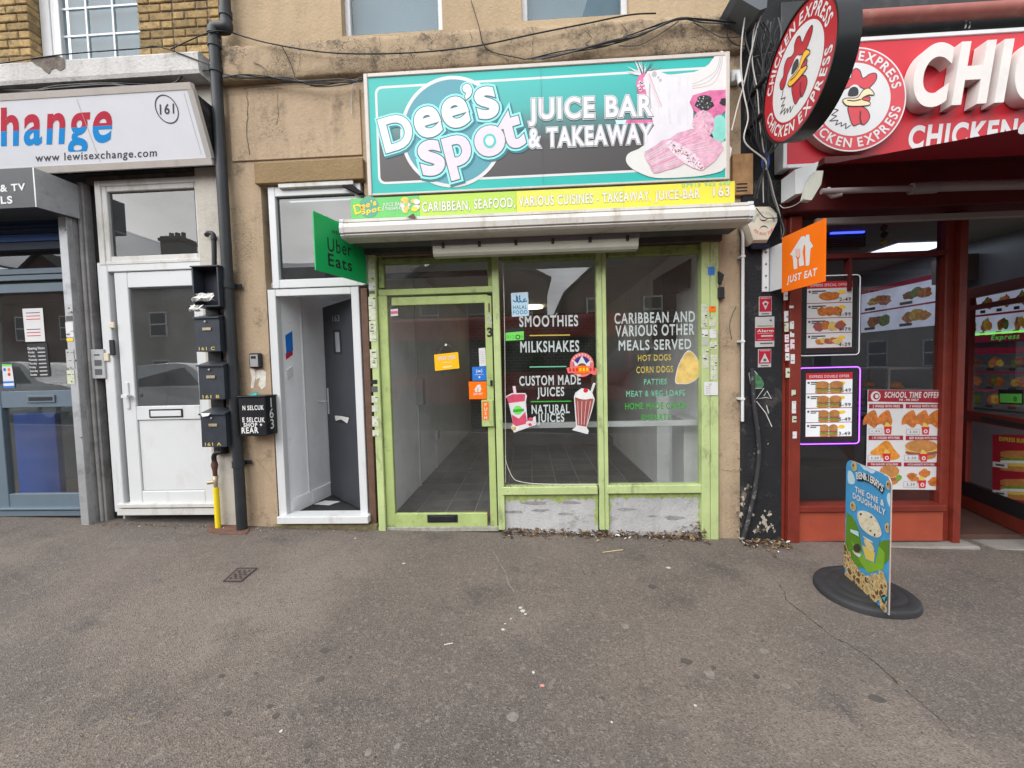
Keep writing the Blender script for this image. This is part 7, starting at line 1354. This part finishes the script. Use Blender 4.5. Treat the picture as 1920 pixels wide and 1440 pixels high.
for i in range(7): x = 1405+r.uniform(0, 30); cable([(x, r.uniform(40, 160)), (x+20, r.uniform(60, 180)), (x+r.uniform(20, 45), r.uniform(40, 200))], -.12, .004, r.choice((CBK, CGY)), 'cables crossing in the tangle left of the round sign', 'crossing cables')
tp = at(1435, 302, -.13); tag(MB().tube([tp+Vector((0, 0, .06)), tp+Vector((0, 0, .02)), tp-Vector((0, 0, .03)), tp-Vector((0, 0, .06))], .03, 0, 10, rr=[.022, .03, .03, .022]).build('blue_tape', M('blue_tape', (.02, .06, .28), .4, var=.2)), 'blue tape wrapped round the bundle of cables', 'tape')
cable([(1508, 372, -.36), (1490, 385, -.25), (1470, 390, -.15), (1462, 384, -.12)], -.2, .004, CWH, 'pale cable drooping to the awning bracket'); cable([(1418, 390, -.15), (1432, 407, -.16), (1446, 409, -.16), (1470, 408, -.14)], -.15, .004, CBK, 'black cable crossing the alarm box')
cable([(1380, 575, -.02), (1373, 590, -.05), (1368, 612, -.06), (1372, 636, -.05)], -.05, .004, CGY, 'grey wire end sticking out of the tan strip')
bc_ = tag(MB().tube(sm([at(p[0], p[1], -.06) for p in ((1410, 690), (1414, 760), (1420, 805), (1423, 850), (1418, 900), (1410, 945), (1402, 980), (1393, 1010))], 5, False), .018, 0, 8).build('black_hose', M('worn_black_hose', (.03, .03, .032), .6, var=.2, dirt=.8, dcol=(.4, .38, .35), ds=14, dth=.54)), 'worn black hose bending down the pilaster to the pavement', 'hose')
for i in range(3): cable([(0, 170-i*2, -.1), (60, 172+r.uniform(-3, 3), -.12), (110, 163+r.uniform(-4, 4), -.14), (200, 158+r.uniform(-3, 3), -.14), (250, 160+r.uniform(-3, 3), -.13), (320, 158, -.12), (350, 138, -.11), (395, 131, -.1)], -.12, .006, r.choice((CBK, CGY)), 'cables lying on top of the exchange sign', 'cables on the exchange sign')
# ================================================================== pavement advertising board
bj = thing('pavement_sign', 'blue ice cream pavement sign on a black oval base', 'sign', gnd(1625, 1110))
g0 = gnd(1584, 1073, .045+.02); g1 = gnd(1666, 1146, .045+.02); base_z = gz(2.45); u = Vector((g1.x-g0.x, g1.y-g0.y, 0)); W = u.length; u.normalize()
pn = Panel((g0.x, g0.y, base_z+.05), u, (0, 0, 1)); H_ = (pn.px((1592, 860))[1]+pn.px((1680, 900))[1])/2; rr__ = .06
ol = [(0, 0), (W, 0)]+[(W-rr__+rr__*math.cos(h), H_-rr__+rr__*math.sin(h)) for h in [i*math.pi/12 for i in range(7)]]+[(rr__-rr__*math.sin(h), H_-rr__+rr__*math.cos(h)) for h in [i*math.pi/12 for i in range(7)]]
WOODE = M('board_edge', (.45, .33, .26), .6); MB().prism([pn.P(a, b, 0) for a, b in ol], -pn.n*.007).build('board', WOODE, bj)
SKY = M('poster_sky', (.06, .30, .58), .4, var=.12, vs=4); pn.poly(ol, SKY, 1, 'print'); CLD = M('poster_cloud', (.50, .68, .78), .4, var=.1); HILL = M('poster_hill', (.10, .24, .02), .4, var=.1); HILL2 = M('poster_hill_bright', (.20, .40, .03), .4, var=.1)
zA = lambda X, Y: (1580+X/9.6, 860+Y/9.6); zB = lambda X, Y: (1580+X/9, 990+Y/9)
for pts in (((300, 60), (380, 50), (460, 120), (540, 150), (600, 170), (600, 230), (530, 270), (460, 225), (380, 190)), ((102, 230), (150, 220), (190, 270), (215, 330), (230, 400), (200, 460), (105, 430)), ((800, 720), (820, 630), (860, 620), (950, 660), (945, 900), (850, 860)), ((740, 270), (790, 290), (880, 310), (850, 330), (760, 300))): pass
def clip(p): return (min(max(p[0], .001), W-.001), min(max(p[1], .001), H_-.001))
def cp(pts, m, l, part='print', s=0):
    q = [pn.px(p) for p in pts]
    if s: q = [(p.x, p.y) for p in sm([(a, b, 0) for a, b in q], s)]
    pn.poly([clip(p) for p in q], m, l, part)
for pts in (((300, 60), (380, 50), (460, 120), (540, 150), (600, 170), (600, 230), (530, 270), (460, 225), (380, 190)), ((102, 230), (150, 220), (190, 270), (215, 330), (230, 400), (200, 460), (105, 430)), ((800, 720), (820, 630), (860, 620), (940, 660), (935, 880), (850, 860)), ((740, 270), (790, 290), (860, 310), (840, 330), (760, 300))): cp([zA(*p) for p in pts], CLD, 2, 'print', 3)
cp([zA(80, 960), zA(180, 1050), zA(260, 1180), zA(330, 1400), zB(450, 700), zB(30, 600)], HILL, 2.4); cp([zB(630, 250), zB(720, 210), zB(865, 230), zB(850, 560), zB(600, 600), zB(400, 560)], HILL, 2.6, s=2); cp([zB(140, 200), zB(330, 420), zB(500, 560), zB(620, 300), zB(720, 420), zB(700, 700), zB(430, 760), zB(300, 560)], HILL2, 3)
# tub
TUB = M('tub_blue', (.06, .26, .45), .4, var=.05); ICE = M('ice_cream_print', (.66, .60, .46), .5, var=.15, vs=25); CHIP = M('choc_chip_print', (.05, .035, .025), .5, var=.2); DOUGH = M('dough_print', (.45, .30, .12), .5, var=.35, vs=30); DOUGHL = M('dough_light_print', (.62, .48, .24), .5, var=.2, vs=30); DOUGHD = M('dough_dark_print', (.14, .07, .03), .5, var=.3, vs=20)
cp([zA(285, 1060), zA(330, 1250), zA(500, 1400), zA(690, 1440), zB(560, 590), zB(400, 540), zB(340, 420)], TUB, 4); cp([zB(340, 290), zB(470, 350), zB(560, 420), zB(540, 580), zB(400, 520)], CHEESE, 4.6); cp([zB(370, 200), zB(450, 210), zB(530, 310), zB(540, 400), zB(430, 350)], DOUGHL, 4.8, s=2); cp([zB(360, 135), zB(520, 230), zB(520, 255), zB(370, 165)], PAPER, 5)
oi = [(290, 960), (400, 940), (540, 1000), (640, 1120), (700, 1260), (720, 1370), (640, 1420), (480, 1360), (350, 1240), (290, 1090)]; cp([zA(*p) for p in oi], PAPER, 5.4, s=3); cp([zA(500+(a-500)*.93, 1180+(b-1180)*.93) for a, b in oi], ICE, 6, s=3)
rj = random.Random(2)
for X, Y in ((350, 1000), (450, 1100), (370, 1180), (560, 1180), (620, 1120), (600, 1370), (540, 1050), (660, 1300), (300, 1070), (470, 1260), (520, 1300)): cp([zA(X+22*rj.uniform(.5, 1.2)*math.cos(h), Y+28*rj.uniform(.5, 1.2)*math.sin(h)) for h in [i*1.05 for i in range(6)]], CHIP if rj.random() < .6 else DOUGHL, 6.6)
for X, Y in ((225, 140), (850, 480), (205, 860), (830, 1250)):
    cp([zA(X+50*math.cos(h), Y+85*math.sin(h)+18*math.cos(h)) for h in [i*.63 for i in range(10)]], DOUGHL, 6, s=2); cp([zA(X+38*math.cos(h), Y+66*math.sin(h)+14*math.cos(h)) for h in [i*.63 for i in range(10)]], DOUGH, 6.5, s=2); cp([zA(X-15+14*math.cos(h), Y-20+24*math.sin(h)) for h in [i*1.05 for i in range(6)]], CHIP, 7)
# dough chunks along the bottom
for i in range(120):
    a = rj.uniform(.0, 1); top = .42-.22*math.sin(min(1, a/.85)*math.pi)+(.06 if a < .2 else 0)+(-.02 if a > .9 else 0)
    b_ = rj.uniform(0, 1)**.8*top*.62; c = (a*W, b_*H_); k = rj.uniform(.018, .034)
    pts = [(c[0]+k*rj.uniform(.7, 1.2)*math.cos(h), c[1]+k*1.1*rj.uniform(.7, 1.2)*math.sin(h)) for h in [j*.785 for j in range(8)]]
    pn.poly([clip(p) for p in pts], DOUGHL, 7+i*.012, 'print'); pn.poly([clip((c[0]+(x-c[0])*.78, c[1]+(y-c[1])*.78)) for x, y in pts], rj.choice((DOUGH, DOUGH, DOUGHD)), 7.006+i*.012, 'print'); d_ = rj.uniform(-.3, .3)*k
    if i % 2: pn.poly([clip((c[0]+d_+k*.35*math.cos(h), c[1]+d_+k*.3*math.sin(h))) for h in [j*1.05 for j in range(6)]], DOUGHD, 7.009+i*.012, 'print')
cp([zB(205, 330), zB(230, 280), zB(290, 270), zB(320, 340), zB(300, 410), zB(240, 400)], CHIP, 9, s=2); cp([zB(190, 370), zB(240, 420), zB(330, 440), zB(310, 500), zB(220, 430)], PAPER, 8.9, s=2); cp([zB(150, 20), zB(290, 60), zB(300, 150), zB(160, 70)], CLD, 8.8)
# banner and lettering
def arcpt(X, Y): return zA(X, Y)
cp([zA(*p) for p in ((250, 265), (380, 262), (520, 310), (660, 410), (775, 520), (735, 640), (640, 540), (520, 450), (400, 405), (285, 405))], INK, 6, s=0)
bn_ = "BEN&JERRY'S"; base = [(285, 372), (330, 372), (375, 378), (420, 392), (470, 415), (520, 442), (565, 470), (612, 505), (650, 540), (672, 560), (705, 590)]
lb_ = [pn.px(zA(X, Y)) for X, Y in base]
for i, ch in enumerate(bn_):
    a = lb_[i]; p0, p1 = lb_[max(0, i-1)], lb_[min(len(lb_)-1, i+1)]; th_ = math.atan2(p1[1]-p0[1], p1[0]-p0[0]); up = .026 if ch != "'" else .04; pn.char(ch, (a[0]+.006-up*math.sin(th_), a[1]+up*math.cos(th_)), .046 if ch != "'" else .018, th_, [(7, 0, .03, PAPER)], wsc=.8)
pn.ptext('THE ONE &', zA(245, 590), zA(770, 860), 860+500/9.6, PAPER, l=7, fbev=.035); pn.ptext('DOUGH-NLY', zA(205, 705), zA(795, 1030), 860+612/9.6, PAPER, l=7, fbev=.035)
cp([zB(665, 1160), zB(720, 1120), zB(780, 1170), zB(740, 1285)], INK, 9); cp([zB(690, 1170), zB(760, 1160), zB(735, 1250)], M('mark_teal', (.05, .42, .45), .4, var=0), 9.4); pn.finish(bj)
# base: elongated oval rubber foot
cb = [gnd(*p, .0) for p in ((1522, 1083), (1729, 1150))]; bc0 = Vector(((g0.x+g1.x)/2+.01, (g0.y+g1.y)/2, base_z)); RUB = M('black_rubber', (.03, .031, .034), .62, var=.15, bump=.15, bs=120, dirt=.4, dcol=(.12, .11, .10), ds=14, dth=.58)
fp = [gnd(*p, .0) for p in ((1524, 1092), (1535, 1076), (1562, 1070), (1600, 1072), (1660, 1098), (1705, 1120), (1730, 1143), (1722, 1158), (1690, 1162), (1640, 1157), (1590, 1142), (1545, 1118))]
q = sm([(p.x, p.y, 0) for p in fp], 5); cxy = Vector((sum(p.x for p in q)/len(q), sum(p.y for p in q)/len(q), 0)); m = MB(); n = len(q); vs = []
for (k, z) in ((1, .0), (1.0, .028), (.985, .040), (.95, .047), (.80, .050), (.78, .046), (.74, .046), (.72, .050), (.55, .052), (.53, .049), (.50, .049), (.48, .053), (.2, .056)):
    vs += [(cxy.x+(p.x-cxy.x)*k, cxy.y+(p.y-cxy.y)*k, gz(cxy.x+(p.x-cxy.x)*k)+z) for p in q]
nr = len(vs)//n; m.add(vs, [(r_*n+i, r_*n+(i+1) % n, (r_+1)*n+(i+1) % n, (r_+1)*n+i) for r_ in range(nr-1) for i in range(n)], 0, True); m.add(vs[-n:], [tuple(range(n))], 0); m.build('base', RUB, bj)
# ================================================================== pavement details
DRN = M('rusty_cover', (.055, .035, .032), .8, var=.3, vs=40, bump=.5); t = thing('drain_cover', 'small rusty square cover set in the pavement', 'cover', gnd(450, 1079)); q = [gnd(*p) for p in ((417, 1092), (452, 1092), (483, 1066), (446, 1066))]
def lift(p, h): return Vector((p.x, p.y, gz(p.x)+h))
MB().add([lift(p, .004) for p in q], [(0, 1, 2, 3)]).build('plate', M('cover_plate', (.12, .10, .09), .85, var=.3, vs=60, bump=.5), t); fm = MB()
for i in range(4):
    a, b_ = q[i], q[(i+1) % 4]; c = sum(q, Vector())/4; fm.add([lift(a, .0065), lift(b_, .0065), lift(b_.lerp(c, .13), .0065), lift(a.lerp(c, .13), .0065)], [(0, 1, 2, 3)])
fm.build('frame', DRN, t); st_ = MB(); c = sum(q, Vector())/4
for i in range(5):
    for j in range(5):
        if (i+j) % 2: continue
        s_, tt = .24+i*.13, .24+j*.13; p = q[0].lerp(q[1], s_).lerp(q[3].lerp(q[2], s_), tt); st_.add([lift(p+Vector((a*.012, b*.012, 0)), .0075) for a, b in ((-1, 0), (0, -1), (1, 0), (0, 1))], [(0, 1, 2, 3)])
st_.build('stud', DRN, t)
t = tag(MB().prism([lift(gnd(*p), -.01) for p in ((388, 998), (415, 1003), (462, 1002), (470, 990), (445, 984), (392, 986))], (0, 0, .018)).build('gully_frame', M('rusty_gully', (.14, .075, .055), .85, var=.35, vs=25, bump=.5)), 'rusty gully frame at the foot of the drainpipe', 'gully')
# cracks
CRK = M('crack_black', (.02, .018, .017), .95, var=.3); rc = random.Random(8)
def crack(pts, w_, nm='crack', mat_=None):
    q = []
    for i in range(len(pts)-1):
        for j in range(6): t_ = j/6; q.append(gnd(pts[i][0]*(1-t_)+pts[i+1][0]*t_+rc.uniform(-2.2, 2.2), pts[i][1]*(1-t_)+pts[i+1][1]*t_+rc.uniform(-1.2, 1.2)))
    m = MB(); vs = []
    for i, p in enumerate(q):
        d = (q[min(i+1, len(q)-1)]-q[max(i-1, 0)]); d.z = 0; d.normalize(); s_ = Vector((-d.y, d.x, 0))*w_*rc.uniform(.3, 1.1); vs += [lift(p+s_, .0025), lift(p-s_, .0025)]
    m.add(vs, [(2*i, 2*i+2, 2*i+3, 2*i+1) for i in range(len(q)-1)]); m.build(nm, mat_ or CRK, pave)
crack([(1463, 1095), (1475, 1125), (1520, 1160), (1555, 1190), (1620, 1225), (1700, 1295)], .0028); crack([(1700, 1295), (1740, 1330), (1790, 1380)], .002); crack([(922, 1030), (945, 1070), (966, 1120)], .006, 'scuff_line', M('scuff_grey', (.20, .185, .168), .85, var=.2))
# gum, droppings, stains
GUMW = M('pale_dropping', (.50, .48, .43), .8, var=.25, vs=60); GUMD = M('dark_gum', (.078, .069, .063), .7, var=.2); STW = M('chalky_stain', (.19, .172, .155), .85, var=.25, vs=50)
def spot(px, py, rx, mat, h=.003, nm='gum_spot', k=12, asp=.5):
    p0 = gnd(px, py); a = gnd(px+rx, py)-p0; R_ = a.length; k = 26; ax = rc.uniform(.7, 1.4); rv = [rc.uniform(.55, 1.05) for _ in range(k)]; rv = [(rv[i-2]+rv[i-1]+rv[i]*2+rv[(i+1) % k])/5 for i in range(k)]; pts = [lift(p0+Vector((R_*rv[i]*math.cos(i*2*math.pi/k)*ax, R_*rv[i]*math.sin(i*2*math.pi/k), 0)), h) for i in range(k)]; MB().add(pts, [tuple(range(k))]).build(nm, mat, pave)
for a in ((980, 1146, 5, GUMW), (976, 1140, 4, GUMW), (985, 1152, 3, GUMW), (943, 1181, 4, GUMW), (947, 1170, 2, GUMW), (958, 1161, 2, GUMW), (1000, 1262, 4, GUMW), (527, 1372, 4, GUMW), (1147, 1355, 3, GUMW), (1304, 1324, 3, GUMW), (757, 1057, 3, GUMW), (1253, 1065, 4, GUMW), (666, 1010, 2, GUMW), (1128, 1202, 3, STW), (1098, 1230, 3, STW)): spot(*a, nm='dropping')
for a in ((1172, 1175, 11), (1330, 1263, 10), (1432, 1221, 9), (1474, 1287, 8), (655, 1180, 6), (1655, 1340, 5), (960, 1345, 12), (690, 1412, 10), (745, 1400, 8)): spot(a[0], a[1], a[2], STW, .002, 'chalky_stain', 16)
for a in ((600, 1274, 9), (577, 1397, 9), (575, 1428, 6), (655, 1142, 3), (1338, 1252, 6), (1418, 1269, 6), (1645, 1311, 12), (427, 1338, 7), (517, 1342, 8), (505, 1325, 6), (656, 1233, 4), (610, 1220, 8), (1130, 1310, 4), (1205, 1042, 6), (1096, 1077, 3), (1113, 1074, 3), (415, 1268, 6), (480, 1263, 4), (1222, 1100, 9), (1286, 1240, 10)): spot(*a, GUMD, .0022, 'gum_spot', 12)
stk_ = tag(MB().tube([lift(gnd(1130, 1037), .006), lift(gnd(1168, 1032), .006)], .004, 0, 6).build('wooden_stick', M('pale_wood', (.55, .42, .24), .7)), 'pale wooden stick lying on the pavement', 'stick'); tag(MB().tube([lift(gnd(833, 1210), .004), lift(gnd(849, 1207), .004)], .0025, 0, 6).build('straw', PAPER), 'tiny pale straw lying mid pavement', 'straw')
spot(1017, 1287, 4, M('pink_scrap', (.6, .25, .22), .7), .004, 'dropping')
# leaf litter: too small and many to count
LM = [M('leaf_brown', (.13, .075, .04), .85, var=.4, vs=60), M('leaf_tan', (.26, .18, .10), .85, var=.4, vs=60), M('leaf_dark', (.05, .035, .025), .9, var=.3), M('scrap_white', (.6, .58, .54), .8)]
def litter(n_, fn, name, label, smin=.006, smax=.022):
    m = MB(); rl_ = random.Random(n_)
    for i in range(n_):
        p = fn(rl_); s_ = rl_.uniform(smin, smax); h = rl_.uniform(0, 6.28); tl = rl_.uniform(-.5, .5); a = Vector((math.cos(h), math.sin(h), tl))*s_; b_ = Vector((-math.sin(h), math.cos(h), rl_.uniform(-.5, .5)))*s_*rl_.uniform(.25, .6); up_ = Vector((0, 0, s_*rl_.uniform(0, .5)))
        m.add([p-a, p-b_+up_, p+a, p+b_+up_], [(0, 1, 2), (0, 2, 3)], rl_.choices((0, 1, 2, 3), (5, 4, 4, .7))[0])
    o = m.build(name, LM, None, 'stuff'); o['label'] = label; o['category'] = 'litter'
def f1(r_):
    px = r_.uniform(944, 1318) if r_.random() < .45 else (r_.gauss(1300, 22) if r_.random() < .45 else r_.gauss(r_.choice((960, 1010, 1120, 1180, 1235)), 16)); px = min(1317, max(944, px)); dx = min(1, abs(px-1318)/60); ht = .03+(.17 if px > 1255 else 0)*(1-dx)*r_.random(); x = at(px, 990, 0).x; y = .015-abs(r_.gauss(0, .05)); return Vector((x, y, gz(x)+.004+max(0, (.10+y)/.12)*r_.random()*(.02+ht)))
litter(900, f1, 'leaf_litter', 'brown dry leaves and scraps piled below the shop windows', .004, .026)
def f2(r_): x = r_.uniform(at(1380, 1010).x, at(1470, 1010).x); y = -abs(r_.gauss(.03, .08))-.03; return Vector((x, y, gz(x)+.004+r_.random()*.015))
litter(300, f2, 'leaf_litter', 'brown dry leaves at the foot of the black pilaster', .007, .026)
def f3(r_): x = r_.uniform(at(190, 985).x, at(700, 985).x); y = -abs(r_.gauss(0, .05))-.02; return Vector((x, y, gz(x)+.003+r_.random()*.008))
litter(420, f3, 'dirt_crumbs', 'dark dirt and crumbs along the foot of the left walls', .003, .011)
def f4(r_): s_ = r_.choice((0, 1)); px = r_.uniform(942, 1120) if s_ == 0 else r_.uniform(1140, 1316); p = at(px, 912 if s_ == 0 else 909, .01); return Vector((p.x, r_.uniform(-.015, .035), p.z+.004))
litter(240, f4, 'sill_debris', 'dry debris lying on the two green window sills', .003, .010)
def f5(r_): g = gnd(r_.uniform(0, 1920), r_.uniform(1020, 1440)); return Vector((g.x, g.y, gz(g.x)+.003))
litter(170, f5, 'pavement_grit', 'pale grit and tiny scraps scattered over the pavement', .002, .007)
